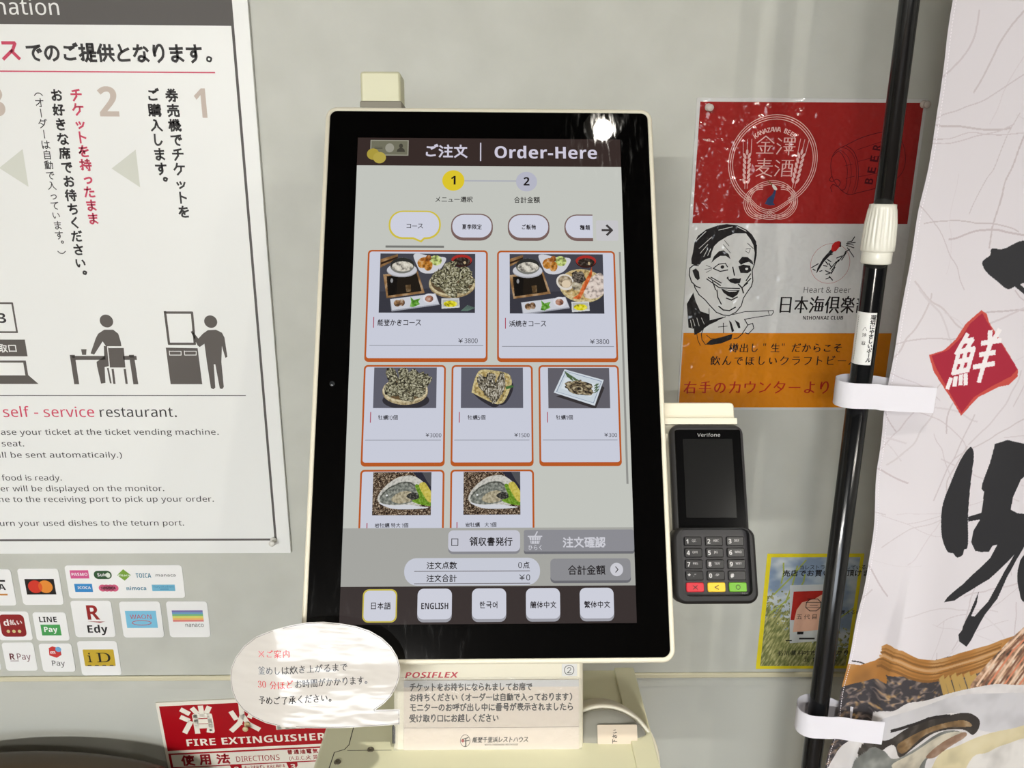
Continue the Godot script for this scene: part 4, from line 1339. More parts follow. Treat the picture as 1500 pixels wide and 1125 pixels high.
func dish_ten() -> Canvas:
	var c := Canvas.new(282, 180, 95, 65, 282.0 / 727.0, Color8(98, 98, 110))
	c.ell(470, 440, 270, 100, Color8(52, 50, 56))
	c.ell(460, 345, 262, 148, Color8(176, 158, 120), 0.0, 0.5, 3.0)
	c.ell(460, 325, 262, 140, Color8(212, 198, 162), 0.0, 0.4, 3.0)
	c.ell(460, 318, 240, 122, Color8(104, 84, 58))
	for o in [[295, 150, 62, 100, -0.4], [430, 130, 62, 70, 0.2], [550, 160, 60, 80, 0.1], [640, 200, 76, 90, 0.5], [690, 230, 90, 56, -0.6], [450, 230, 90, 75, 0.3], [300, 310, 86, 92, -0.5], [560, 300, 100, 80, 0.3], [420, 320, 90, 88, 0.1], [620, 330, 80, 70, -0.3], [480, 400, 96, 52, 0.2]]:
		c.shell(o[0], o[1], o[2], o[3], o[4], Color8(206, 202, 178), Color8(112, 108, 84))
	return c

func dish_five() -> Canvas:
	var c := Canvas.new(282, 182, 581, 624, 282.0 / 301.0, Color8(98, 98, 110))
	c.curved([640, 745, 735, 790, 790, 800, 830, 740, 826, 700, 760, 810, 690, 790], Color8(50, 48, 54))
	c.curved([655, 660, 690, 634, 800, 650, 826, 682, 822, 720, 795, 780, 770, 798, 735, 794, 645, 750, 634, 736], Color8(206, 188, 132), 0.5, 3.0)
	c.curved([664, 668, 694, 644, 794, 660, 814, 684, 786, 770, 766, 786, 736, 782, 650, 742], Color8(182, 158, 98), 0.8, 2.2)
	c.poly([798, 716, 826, 708, 840, 716, 800, 730], Color8(70, 110, 60))
	for o in [[692, 704, 24, 52, -0.45], [724, 690, 26, 44, 0.0], [768, 712, 24, 62, 0.25], [722, 730, 30, 46, -0.2], [742, 756, 22, 40, 0.1]]:
		c.shell(o[0], o[1], o[2], o[3], o[4], Color8(224, 220, 208), Color8(120, 112, 94))
	return c

func dish_one() -> Canvas:
	var c := Canvas.new(282, 182, 650, 72, 282.0 / 720.0, Color8(100, 98, 106))
	c.poly([740, 400, 1200, 545, 1310, 300, 1250, 260], Color8(56, 52, 54))
	c.poly([845, 88, 1303, 212, 1190, 508, 714, 357], Color8(214, 222, 230))
	c.poly([858, 108, 1280, 226, 1178, 478, 744, 346], Color8(120, 134, 160))
	c.poly([864, 114, 1272, 230, 1174, 472, 752, 345], Color8(206, 216, 224))
	c.poly([850, 185, 1230, 260, 1150, 410, 800, 310], Color8(220, 228, 234))
	for i in 12:
		c.line([850 + i * 15, 115 + i * 10, 880 + i * 16, 175 + (i * 37) % 30 + i * 6], 12, Color8(82, 104, 72))
		c.line([1190 + (i % 3) * 12, 360 - i * 9, 1215 + (i % 4) * 9, 345 - i * 8], 10, Color8(84, 106, 78))
	c.shell(1010, 300, 178, 82, 0.22, Color8(200, 190, 160), Color8(120, 104, 78))
	return c

func dish_rock() -> Canvas:
	var c := Canvas.new(260, 192, 95, 68, 260.0 / 485.0, Color8(70, 54, 42))
	for y in 192:
		for x in 260:
			var k := sin(c.n.get_noise_2d(x * 1.6, y * 2.2) * 12.0) * 0.6 + c.n.get_noise_2d(x * 3.5, y * 3.5) * 0.8
			c.img.set_pixel(x, y, Color8(86, 66, 48).lerp(Color8(214, 198, 176), clampf(k, 0, 1)) if k > 0 else Color8(86, 66, 48).lerp(Color8(28, 22, 20), clampf(-k * 1.4, 0, 1)))
	c.poly([420, 68, 585, 68, 585, 230, 500, 150], Color8(44, 44, 56))
	c.poly([500, 68, 585, 68, 585, 200, 540, 140], Color8(84, 84, 88))
	c.curved([150, 245, 220, 165, 310, 110, 420, 98, 500, 140, 545, 200, 520, 300, 480, 350, 330, 360, 200, 340, 140, 310], Color8(206, 204, 196), 0.35, 3.0)
	c.curved([160, 262, 230, 195, 330, 150, 430, 160, 465, 220, 480, 280, 400, 325, 280, 340, 170, 325], Color8(124, 128, 120), 0.6, 3.0)
	c.curved([250, 300, 300, 245, 380, 225, 430, 250, 415, 305, 320, 330], Color8(176, 166, 138), 0.5, 3.0)
	c.curved([375, 270, 420, 238, 470, 250, 480, 280, 430, 300], Color8(50, 50, 46), 0.6, 4.0)
	c.line([165, 270, 225, 205, 320, 160, 400, 155, 440, 180], 6, Color8(64, 64, 58))
	c.ell(212, 262, 10, 7, Color8(230, 232, 230))
	c.curved([445, 185, 480, 180, 540, 300, 580, 320, 580, 350, 480, 335, 420, 305, 480, 280], Color8(106, 150, 36), 0.4, 4.0)
	c.curved([478, 175, 520, 152, 560, 200, 584, 250, 582, 315, 555, 312, 510, 250], Color8(206, 192, 84), 0.3, 3.0)
	c.curved([150, 325, 260, 345, 380, 340, 470, 350, 560, 365, 400, 378, 250, 370], Color8(214, 216, 222))
	return c


# ---------------------------------------------------------------- payment terminal

func payment_terminal() -> void:
	var face := display_frame() * Transform3D(Basis(), Vector3(0.2103, -0.1385, -0.0115))
	var t := thing("payment_terminal", "dark grey card payment terminal with keypad, mounted beside the kiosk screen", "terminal", face.origin)
	t.basis = face.basis
	var dark := surface("charcoal_plastic", Color8(37, 36, 37), 0.42)
	var black := surface("black_plastic_matt", Color8(22, 21, 22), 0.45)
	part("body", loft(0.036, 0.083, 0.009, [[0.006, -0.014], [0.001, -0.012], [0.0, -0.004], [0.0015, -0.0012], [0.004, 0.0]]), dark, t)
	var front := part("front_glass", loft(0.0322, 0.0475, 0.002, [[0.0, -0.002], [0.0, 0.0003], [0.0005, 0.0006]]), surface("terminal_glass", Color8(9, 9, 10), 0.08), t)
	front.position = Vector3(0.0005, 0.0305, 0)
	var lcd_off := part("display", plate(0.0239, 0.0374, 0.0004, 0.0, 0.0001, 0.00004), surface("unlit_display", Color8(27, 27, 27), 0.12), t)
	lcd_off.position = Vector3(0.0, 0.0315, 0.0006)
	var p := Pen.new(0, 0, 0)
	p.en("Verifone", -9.9, 71.2, 12.3, 3.2, font_plain, 0.1)
	put(p, "maker_lettering", surface("silver_ink", Color8(150, 150, 150), 0.4), t).position.z = 0.0007
	# raised shroud round the keypad
	var shroud := CSGCombiner3D.new()
	var hull := CSGMesh3D.new()
	hull.mesh = loft(0.0385, 0.0345, 0.01, [[0.003, -0.014], [0.0, -0.011], [0.0, 0.006], [0.001, 0.008], [0.003, 0.009]])
	var hole := CSGMesh3D.new()
	hole.operation = CSGShape3D.OPERATION_SUBTRACTION
	hole.mesh = loft(0.0318, 0.0305, 0.006, [[0.0, 0.0014], [0.0, 0.012]])
	hole.position = Vector3(0.001, 0.003, 0)
	hull.material = black
	hole.material = black
	shroud.add_child(hull)
	shroud.add_child(hole)
	shroud.name = "keypad_shroud"
	t.add_child(shroud)
	shroud.position = Vector3(-0.0008, -0.0495, 0)
	var deck := part("keypad_deck", plate(0.0312, 0.03, 0.004, 0.0, 0.002, 0.0006), surface("keypad_grey", Color8(46, 44, 46), 0.4), t)
	deck.position = Vector3(0.0002, -0.0465, 0)
	var names := [["1", "QZ."], ["2", "ABC"], ["3", "DEF"], ["4", "GHI"], ["5", "JKL"], ["6", "MNO"], ["7", "PRS"], ["8", "TUV"], ["9", "WXY"], ["*", ",'\""], ["0", "-SP"], ["#", ""], ["X", ""], ["<", ""], ["O", ""]]
	var key_mesh := plate(0.0083, 0.0043, 0.0016, 0.0, 0.0022, 0.0007)
	for i in 15:
		var at := Vector3(-0.0198 + (i % 3) * 0.0199, -0.0277 - (i / 3) * 0.0104, 0.002)
		var tone := Color8(24, 23, 25)
		if i >= 12:
			tone = [Color8(196, 40, 52), Color8(226, 188, 44), Color8(104, 166, 38)][i - 12]
		var key := part("key", key_mesh, surface("key_plastic", tone, 0.3), t, ["red cancel key", "yellow back key", "green confirm key"][i - 12] if i >= 12 else "")
		key.position = at
		var ink := Pen.new(0, 0, 0)
		if i < 12:
			ink.en(names[i][0], -6.4, -2.0, -9, 4.0, font_bold)
			if names[i][1]:
				ink.en(names[i][1], -1.0, -0.4, -9, 2.1, font_plain)
		elif i == 12:
			ink.line([-2, -1.7, 2, 1.7], 0.7)
			ink.line([-2, 1.7, 2, -1.7], 0.7)
		elif i == 13:
			ink.line([1.8, -1.8, -1.8, 0, 1.8, 1.8], 0.7)
		else:
			ink.arc(0, 0, 1.9, 1.9, 0, 360, 0.6)
		put(ink, "key_lettering", surface("key_ink", Color8(206, 204, 204) if i < 12 else Color8(40, 30, 20), 0.5), key).position.z = 0.00225
	var model := Pen.new(0, 0, 0)
	model.en("P400", 24.0, -75.8, 29.6, 1.6, font_plain)
	put(model, "model_lettering", surface("silver_ink", Color8(150, 150, 150), 0.4), t).position.z = 0.0021


# ---------------------------------------------------------------- posters on the wall

func board(t: Node3D, x0: float, y0: float, x1: float, y1: float, depth: float, m: Material, called := "board") -> void:
	var b := part(called, plate((x1 - x0) / 2000.0, (y1 - y0) / 2000.0, 0.001, 0.0, depth, minf(0.0006, depth * 0.3)), m, t)
	b.position = Vector3((x0 + x1) / 2000.0 - t.position.x, (y0 + y1) / 2000.0 - t.position.y, 0)

func pin(x: float, y: float, z: float, label: String, m: Material) -> void:
	var t := thing("push_pin", label, "pin", Vector3(x, y, z))
	var tip := part("head", turned([[0.0, 0.0125], [0.0042, 0.0122], [0.0046, 0.011], [0.0042, 0.0098], [0.0026, 0.0088], [0.0024, 0.005], [0.0032, 0.0036], [0.0048, 0.0026], [0.005, 0.0014], [0.004, 0.0004], [0.0, 0.0004]], 24), m, t)
	tip.basis = Basis(Vector3.RIGHT, PI / 2 + 0.12)

func information_poster() -> void:
	var t := thing("information_poster", "large white self-service instruction poster board with steps and pictograms", "poster", Vector3(-0.66, 0.995, 0.0003))
	var o := Vector2(-660, 995)
	board(t, -1010, 995, -315.5, 1850, 0.005, surface("poster_board", Color8(231, 232, 230), 0.4))
	var l := func(layer: float) -> Pen:
		var q := Pen.new(o.x, o.y, layer)
		q.z += 0.00503
		return q
	var dark := paper(Color8(84, 80, 78))
	var black := paper(Color8(40, 37, 38))
	var red := paper(Color8(202, 60, 92))
	var p: Pen = l.call(0)
	p.rect(-985, 1830, -335, 1728)
	p.rect(-338.5, 1728, -335, 1016)
	p.rect(-985, 1019.2, -335, 1016)
	p.rect(-985, 1728, -981.5, 1016)
	put(p, "border", dark, t)
	p = l.call(1)
	p.en("Information", -703, 1739, -551, 18.5, font_plain)
	put(p, "heading", paper(Color8(232, 232, 230)), t)
	p = l.call(1)
	p.jp("ス", -631, 1709, -608, 23.5, 3.9)
	put(p, "red_heading", red, t)
	p = l.call(1)
	p.jp("でのご提供となります", -600, 1706, -378, 21.5, 3.2)
	p.sign_at("。", -374, 1706, 21, 21, 2.2, 2.2)
	put(p, "heading_line", black, t)
	p = l.call(1)
	p.rect(-985, 1673.6, -364, 1672)
	put(p, "red_rule", red, t)
	for r in [["1", -394, 1618, -379], ["2", -517, 1619, -492], ["3", -661, 1618, -637]]:
		p = l.call(1)
		p.en(r[0], r[1], r[2], r[3], 35.8, font_bold)
		put(p, "step_number", paper(Color8(198, 184, 174)), t)
	for x in [-511.0, -657.5]:
		p = l.call(1)
		p.poly([x, 1554, x + 34.5, 1578, x + 34.5, 1530.2])
		put(p, "step_arrow", paper(Color8(210, 212, 202)), t)
	p = l.call(1)
	p.column("券売機でチケットを", -430, 1653, 1491, 15.5, 2.4)
	p.column("ご購入します︒", -454, 1653, 1528, 15.5, 2.4)
	put(p, "step_lettering", black, t)
	p = l.call(1)
	p.column("お好きな席でお待ちください︒", -576.5, 1652, 1405, 14.8, 2.3)
	put(p, "step_lettering", black, t)
	p = l.call(1)
	p.column("チケットを持ったまま", -551.5, 1652, 1482, 14.8, 2.3)
	put(p, "red_step_lettering", red, t)
	p = l.call(1)
	p.column("︵オ｜ダ｜は自動で入っています︒︶", -598, 1654, 1436, 11.4, 1.15)
	put(p, "small_step_lettering", black, t)
	# pictograms
	p = l.call(1)
	p.line([-760, 1375, -670, 1375, -670, 1334.5, -760, 1334.5, -760, 1376.2], 2.5)
	p.rect(-760, 1324, -661, 1300)
	p.poly([-760, 1294, -664.5, 1294, -664.5, 1273, -652, 1260, -760, 1260])
	put(p, "pictogram", paper(Color8(86, 80, 76)), t)
	p = l.call(1)
	p.line([-598.2, 1297.9, -554.8, 1298.0], 5.6)
	p.line([-526.8, 1298.0, -511.4, 1298.0], 5.6)
	p.line([-598.7, 1300.2, -598.6, 1261.7], 7.0)
	p.line([-516.4, 1300.3, -515.6, 1261.7], 7.0)
	p.ell(-544.8, 1350.4, 9.2, 9.0)
	p.poly([-585.3, 1310.4, -577.7, 1310.4, -579.4, 1302.3, -585.0, 1302.3])
	p.poly([-558.6, 1332.5, -549.5, 1338.2, -537.0, 1338.2, -530.8, 1332.5, -528.9, 1321.1, -528.7, 1314.2, -549.9, 1314.2, -553.9, 1321.6, -568.2, 1302.6, -573.0, 1304.3, -562.7, 1326.2])
	p.poly([-553.1, 1315.3, -547.1, 1314.2, -549.1, 1286.3, -556.1, 1284.6, -558.0, 1261.7, -564.4, 1260.5, -566.5, 1286.3, -566.3, 1292.2, -554.5, 1300.3])
	p.line([-551.8, 1282.8, -550.6, 1261.7], 2.4)
	p.poly([-547.1, 1312.1, -525.9, 1312.2, -527.2, 1284.0, -548.8, 1284.0])
	p.line([-545.3, 1281.1, -545.6, 1261.1], 3.2)
	p.line([-528.4, 1281.1, -528.4, 1261.1], 3.2)
	put(p, "pictogram", paper(Color8(86, 80, 76)), t)
	p = l.call(1)
	p.line([-462.9, 1362.4, -425.8, 1362.4, -426.5, 1318.3, -462.3, 1318.3, -462.8, 1363.5], 3.3)
	p.poly([-467.4, 1312.8, -423.2, 1312.0, -422.0, 1259.7, -466.6, 1259.7])
	p.ell(-401.3, 1349.8, 9.0, 8.8)
	p.poly([-430.3, 1335.5, -427.9, 1336.7, -420.7, 1325.8, -413.9, 1332.7, -406.4, 1337.8, -395.2, 1338.4, -387.2, 1334.2, -384.3, 1327.0, -382.9, 1299.6, -385.8, 1298.1, -388.1, 1309.7, -389.0, 1315.5, -392.0, 1292.3, -392.0, 1255.6, -394.6, 1252.6, -397.9, 1253.5, -400.8, 1288.8, -403.0, 1288.8, -404.1, 1254.7, -407.1, 1252.3, -410.4, 1254.1, -412.3, 1292.3, -413.1, 1318.4, -420.2, 1313.7, -422.8, 1316.0])
	put(p, "pictogram", paper(Color8(86, 80, 76)), t)
	p = l.call(2)
	p.rect(-757, 1291, -668.5, 1272.5)
	p.jp("受取口", -713, 1318, -674, 12.5, 1.5)
	var gap_white := paper(Color8(234, 234, 232))
	put(p, "pictogram_gap", gap_white, t)
	p = l.call(2)
	p.line([-548.2, 1314.2, -528.4, 1314.2], 1.0)
	p.line([-548.3, 1313.3, -549.5, 1283.4, -525.8, 1283.4], 1.0)
	put(p, "pictogram_gap", gap_white, t)
	p = l.call(2)
	p.line([-463.2, 1307.6, -446.7, 1307.6, -447.2, 1302.1, -463.2, 1302.1, -463.1, 1308.2], 1.0)
	p.line([-442.2, 1307.6, -425.6, 1307.7, -426.2, 1302.2, -442.2, 1302.1, -442.1, 1308.2], 1.0)
	put(p, "pictogram_gap", gap_white, t)
	p = l.call(1)
	p.en("3", -693, 1347.5, -682, 13.5, font_bold)
	p.rect(-985, 1243.4, -362, 1242.4)
	put(p, "display_number", black, t)
	p = l.call(1)
	p.en("self - service", -709, 1211, -580, 15.2, font_plain)
	put(p, "red_english_lettering", red, t)
	p = l.call(1)
	p.en("This is a", -790, 1211, -717, 14.8, font_plain)
	p.en("restaurant.", -572, 1211, -463, 14.8, font_plain)
	put(p, "english_heading", black, t)
	p = l.call(1)
	for row in [["Please purchase your ticket at the ticket vending machine.", 1184, -406, 1.025], ["Please take a seat.", 1166.5, -687, 1.0], ["(Your order will be sent automaticaily.)", 1149, -549, 1.02], ["When your food is ready.", 1113.5, -641, 1.0], ["Your number will be displayed on the monitor.", 1096.5, -494, 1.04], ["Please come to the receiving port to pick up your order.", 1079.5, -423, 1.02], ["Please return your used dishes to the teturn port.", 1041, -471, 1.01]]:
		var wide: float = (row[0] as String).length() * 6.72 * row[3]
		p.en(row[0], row[2] - wide, row[1], row[2], 8.6, font_plain)
	put(p, "english_lettering", black, t)
	pin(-0.3395, 1.0175, 0.0055, "white push pin in the lower corner of the instruction poster", surface("white_pin", Color8(224, 222, 214), 0.3))

func beer_poster() -> void:
	var t := thing("beer_poster", "laminated craft beer poster with red top, pointing man and orange bottom", "poster", Vector3(0.41, 1.22, 0.0003))
	var o := Vector2(410, 1220)
	board(t, 257.5, 1220, 561.5, 1647, 0.0012, laminate(Color8(206, 206, 204)), "laminated_sheet")
	var l := func(layer: float) -> Pen:
		var q := Pen.new(o.x, o.y, layer)
		q.z += 0.00122
		return q
	var p: Pen = l.call(0)
	p.rect(262, 1642, 557, 1486)
	put(p, "red_panel", laminate(Color8(150, 36, 34)), t)
	p = l.call(0)
	p.rect(259.5, 1334, 556, 1224)
	put(p, "orange_panel", laminate(Color8(206, 126, 26)), t)
	# round emblem
	p = l.call(1)
	for r in [59.3, 56.6, 53.9]:
		p.arc(364.5, 1567, r, r, -62, 242, 0.95)
	for k in 3:
		var d := k * 2.4
		p.arc(367, 1517, 33 - d, 25.5 - d, 0, 360, 0.8)
		p.arc(352, 1514, 22 - d, 22 - d, 60, 300, 0.8, 0.4)
		p.arc(381, 1514, 22 - d, 22 - d, -120, 120, 0.8, -0.4)
		p.curve([335, 1518 + d, 352, 1503 + d, 372, 1501 + d, 398, 1518 + d], 0.8)
	p.turn = Transform2D(0, Vector2(364.5, 1563))
	var words := "KANAZAWA BEER"
	for i in words.length():
		if words[i] != " ":
			var a := deg_to_rad(35.5 - i * 5.9)
			p.turn = Transform2D(a, Vector2(364.5, 1563) + Vector2(-sin(a), cos(a)) * 42.0)
			p.en(words[i], 0, 0, NAN, 6.0, font_bold)
	p.turn = Transform2D()
	for g in [["金", 340, 1600], ["澤", 367.5, 1599], ["麦", 340.5, 1571], ["酒", 367.5, 1571]]:
		p.sign_at(g[0], g[1], g[2], 25, 23.5, 1.0, 1.75)
	for side in [[331.0, 1539.0, 329.0, 1578.0], [396.5, 1540.0, 402.0, 1578.5]]:
		var foot := Vector2(side[0], side[1])
		var d := Vector2(side[2], side[3]) - foot
		var n := d.normalized()
		var across := n.orthogonal()
		for j in 6:
			for s in [-1, 1]:
				var c: Vector2 = foot + d * ((j + 0.4) / 6.0) + across * s * 3.0
				var tilt: float = n.angle() - s * 0.42
				p.ell(c.x, c.y, 4.2, 1.75, tilt, 12)
		p.ell(side[2], side[3] + 1.0, 4.0, 1.6, n.angle(), 12)
		for s in [-5.2, 0.0, 5.2]:
			var a: Vector2 = foot + d * 0.95 + across * s
			var b: Vector2 = a + n * 19.0 + across * s * 0.1
			p.line([a.x, a.y, b.x, b.y], 0.7)
		for s in [-1.6, 1.6]:
			var a: Vector2 = foot + across * s
			var b: Vector2 = a - n * 7.0
			p.line([a.x, a.y, b.x, b.y], 0.7)
	put(p, "emblem", laminate(Color8(222, 178, 172)), t)
	p = l.call(2)
	p.poly([365.6, 1510.1, 358.7, 1512.1, 361.9, 1519.5, 367.6, 1524.3, 369.7, 1530.0, 372.5, 1530.5, 371.2, 1521.1, 369.9, 1513.8, 372.7, 1510.6])
	put(p, "crane_body", laminate(Color8(52, 66, 100)), t)
	p = l.call(3)
	p.poly([366.3, 1538.1, 371.2, 1535.6, 373.9, 1531.4, 372.4, 1529.8, 368.9, 1531.4, 366.6, 1534.9])
	put(p, "crane_head", laminate(Color8(226, 220, 210)), t)
	p = l.call(3)
	p.poly([357.9, 1544.3, 367.3, 1538.1, 365.7, 1536.9, 362.2, 1539.6])
	put(p, "crane_beak", laminate(Color8(120, 92, 52)), t)
	# barrel
	p = l.call(1)
	var thin := 0.55
	p.curve([460.0, 1588.3, 477.0, 1596.9, 492.8, 1602.2, 508.8, 1605.2, 525.7, 1602.3, 536.4, 1590.2, 542.1, 1573.0, 542.0, 1558.7, 536.4, 1548.3, 522.8, 1537.9, 506.7, 1533.0, 485.6, 1527.7, 470.9, 1525.1, 458.2, 1532.8, 447.6, 1545.5, 442.9, 1561.4, 443.8, 1574.1, 449.1, 1582.7, 460.0, 1588.3], thin * 1.5)
	p.curve([443.8, 1574.1, 451.0, 1580.4, 458.3, 1574.1, 464.8, 1561.5, 466.7, 1545.6, 465.8, 1532.8, 460.2, 1530.4], thin * 1.4)
	p.curve([449.1, 1582.7, 456.8, 1580.4, 466.2, 1571.0, 471.4, 1555.2, 471.7, 1539.2, 469.1, 1525.6], thin)
	p.curve([453.6, 1585.9, 463.9, 1582.8, 473.4, 1572.6, 478.5, 1555.2, 479.0, 1540.9, 476.5, 1527.2], thin)
	p.curve([460.0, 1588.3, 470.7, 1581.3, 478.1, 1567.9, 481.3, 1552.1, 481.9, 1537.7, 479.3, 1527.2], thin * 1.4)
	p.line([476.3, 1582.9, 507.9, 1593.5], thin)
	p.line([479.3, 1567.9, 510.2, 1576.0], thin)
	p.line([482.2, 1548.1, 511.5, 1553.8], thin)
	p.line([462.2, 1562.3, 471.9, 1564.3], thin)
	p.line([465.1, 1545.6, 476.3, 1548.9], thin)
	p.curve([446.0, 1548.7, 443.2, 1544.2, 447.2, 1541.5, 452.7, 1544.8, 458.1, 1540.8, 455.5, 1535.2, 449.3, 1537.9, 446.0, 1534.3, 448.4, 1528.2], thin * 1.6)
	p.turn = Transform2D(PI / 2 - 0.12, Vector2(502, 1538))
	var beer := "BEER"
	for i in 4:
		p.en(beer[i], i * 14.6, 0, i * 14.6 + 7.4, 11.0, font_bold)
	p.turn = Transform2D()
	put(p, "barrel_drawing", laminate(Color8(70, 14, 22)), t)
	# pointing man, an ink drawing
	p = l.call(2)
	p.poly([264.6, 1430.7, 263.7, 1437.8, 265.2, 1445.7, 266.6, 1459.8, 270.8, 1469.2, 281.3, 1477.7, 296.7, 1483.2, 309.1, 1485.1, 323.5, 1483.6, 336.6, 1477.9, 345.1, 1471.0, 351.5, 1461.7, 353.7, 1446.0, 352.4, 1433.3, 350.5, 1431.4, 350.8, 1446.0, 348.0, 1456.9, 343.3, 1464.7, 336.3, 1472.8, 321.2, 1472.8, 310.5, 1468.1, 299.9, 1461.5, 294.0, 1455.2, 291.4, 1447.4, 290.4, 1439.5, 284.9, 1437.9, 278.7, 1434.4, 275.9, 1430.0, 270.3, 1429.6])
	p.line([352.3, 1457.0, 353.0, 1442.8, 351.6, 1430.2, 349.3, 1423.0, 350.3, 1415.8, 351.6, 1407.8, 350.1, 1399.8, 345.5, 1393.0, 340.4, 1383.6, 338.3, 1373.0, 331.7, 1364.0, 322.3, 1358.8, 314.1, 1359.7, 304.0, 1363.6, 293.9, 1373.4, 286.5, 1381.5, 277.9, 1388.3, 271.5, 1398.0, 269.8, 1402.8], 1.35)
	p.line([274.3, 1428.7, 267.4, 1429.3, 262.6, 1425.2, 262.4, 1415.6, 266.2, 1406.3, 272.6, 1400.3, 278.9, 1397.7], 1.5)
	p.poly([266.3, 1422.0, 270.9, 1424.9, 275.4, 1420.4, 277.3, 1410.9, 274.6, 1408.4, 270.5, 1412.1, 268.2, 1417.2])
	p.poly([291.7, 1432.4, 294.7, 1441.1, 300.9, 1448.3, 307.5, 1449.6, 314.9, 1444.6, 318.0, 1437.7, 311.2, 1442.1, 303.3, 1442.0, 297.2, 1437.9])
	p.poly([329.1, 1434.5, 333.7, 1440.9, 341.4, 1440.6, 348.6, 1435.2, 350.7, 1429.5, 343.9, 1434.0, 337.3, 1432.4, 333.0, 1429.8])
	p.line([295.0, 1424.9, 302.2, 1430.7, 311.4, 1432.0, 314.7, 1426.9], 1.3)
	p.line([295.0, 1424.9, 304.9, 1420.8, 315.3, 1422.8], 1.5)
	p.ell(307.6, 1426.9, 2.6, 2.4)
	p.poly([329.7, 1427.7, 335.9, 1430.4, 345.9, 1428.9, 348.1, 1421.9, 343.3, 1418.4, 333.3, 1418.7])
	p.line([322.0, 1426.9, 325.2, 1415.5], 1.7)
	p.poly([314.3, 1411.7, 316.6, 1414.2, 318.0, 1409.7, 324.6, 1411.6, 331.1, 1410.7, 334.9, 1411.6, 333.8, 1404.6, 327.2, 1403.6, 320.2, 1405.8])
	for row in [[215, 545, 330, 620], [228, 532, 340, 602], [250, 530, 345, 580], [265, 560, 300, 640], [560, 560, 595, 500], [545, 600, 600, 540], [530, 620, 575, 580]]:
		p.line([row[0] / 5.921 * 0.945 + 252.7, 1499.5 - row[1] / 5.921 * 0.957 - 1.0, row[2] / 5.921 * 0.945 + 252.7, 1499.5 - row[3] / 5.921 * 0.957 - 1.0], 1.5)
	p.line([306.0, 1398.1, 319.3, 1397.5, 334.1, 1397.2], 1.4)
	p.poly([308.0, 1397.1, 319.5, 1394.6, 334.3, 1394.9, 331.6, 1388.5, 325.5, 1383.9, 318.5, 1386.5, 311.6, 1391.6])
	p.line([316.3, 1383.6, 323.8, 1381.0, 331.9, 1385.2], 1.7)
	p.line([302.3, 1394.9, 304.4, 1384.8, 310.0, 1375.1], 1.6)
	p.line([331.7, 1403.3, 337.3, 1397.8, 339.8, 1390.9], 1.8)
	p.line([306.6, 1372.2, 313.5, 1366.9, 322.1, 1366.0, 330.3, 1370.9], 1.8)
	p.poly([269.6, 1391.5, 261.6, 1375.3, 263.6, 1360.6, 266.1, 1341.7, 273.9, 1340.0, 275.3, 1330.9, 283.2, 1335.1, 291.6, 1344.2, 305.0, 1350.5, 314.6, 1357.1, 294.8, 1352.1, 293.5, 1361.0, 281.1, 1365.2, 274.1, 1378.6])
	p.line([293.2, 1368.9, 294.9, 1352.5], 1.0)
	p.line([278.5, 1332.6, 280.4, 1324.3, 284.6, 1315.9], 1.0)
	p.line([327.1, 1360.4, 344.6, 1364.7, 360.9, 1365.1, 383.9, 1366.3, 384.8, 1363.8, 382.3, 1359.9, 361.6, 1356.9, 345.6, 1353.9], 1.05)
	p.line([376.8, 1365.8, 379.0, 1360.2], 0.8)
	p.line([317.5, 1357.4, 298.6, 1349.2, 287.7, 1340.9, 285.0, 1332.6, 286.4, 1324.3, 291.9, 1317.3], 1.1)
	p.poly([322.5, 1352.5, 326.3, 1349.2, 331.3, 1336.8, 328.1, 1335.2])
	p.poly([330.6, 1352.9, 337.9, 1348.4, 339.8, 1341.0, 336.8, 1341.0])
	p.line([344.3, 1353.9, 349.9, 1345.6, 342.8, 1332.7, 337.3, 1327.0, 331.5, 1326.0], 1.3)
	p.line([349.9, 1345.6, 356.5, 1348.0, 358.8, 1341.0, 351.6, 1332.7, 347.2, 1334.4], 1.2)
	p.poly([292.0, 1317.3, 298.8, 1324.3, 313.3, 1328.0, 329.3, 1332.7, 328.3, 1325.0, 314.0, 1319.0, 300.9, 1316.9])
	p.line([315.0, 1348.4, 316.4, 1334.0], 1.1)
	p.line([308.2, 1342.6, 320.9, 1343.9], 0.9)
	p.line([292.5, 1330.9, 298.6, 1326.0, 308.6, 1325.1], 0.9)
	p.line([307.7, 1463.1, 314.6, 1455.6], 0.7)
	p.line([306.5, 1457.6, 317.3, 1445.9], 0.7)
	p.line([338.1, 1451.4, 344.4, 1452.5, 342.5, 1445.9, 337.5, 1449.1], 0.7)
	p.line([339.8, 1459.3, 348.4, 1452.2], 0.9)
	p.line([283.5, 1423.6, 293.0, 1424.9], 0.7)
	p.line([284.7, 1429.2, 292.9, 1426.0], 0.7)
	p.line([285.4, 1419.2, 293.1, 1423.3], 0.7)
	put(p, "man_drawing", laminate(Color8(34, 33, 35)), t)
	# crested ibis
	p = l.call(2)
	p.poly([455.9, 1451.6, 460.3, 1448.9, 447.8, 1434.2, 442.0, 1423.1, 439.6, 1418.6, 439.0, 1419.6, 439.8, 1425.6, 446.0, 1438.8])
	p.poly([465.7, 1460.6, 468.6, 1462.1, 469.4, 1454.9, 466.7, 1454.4])
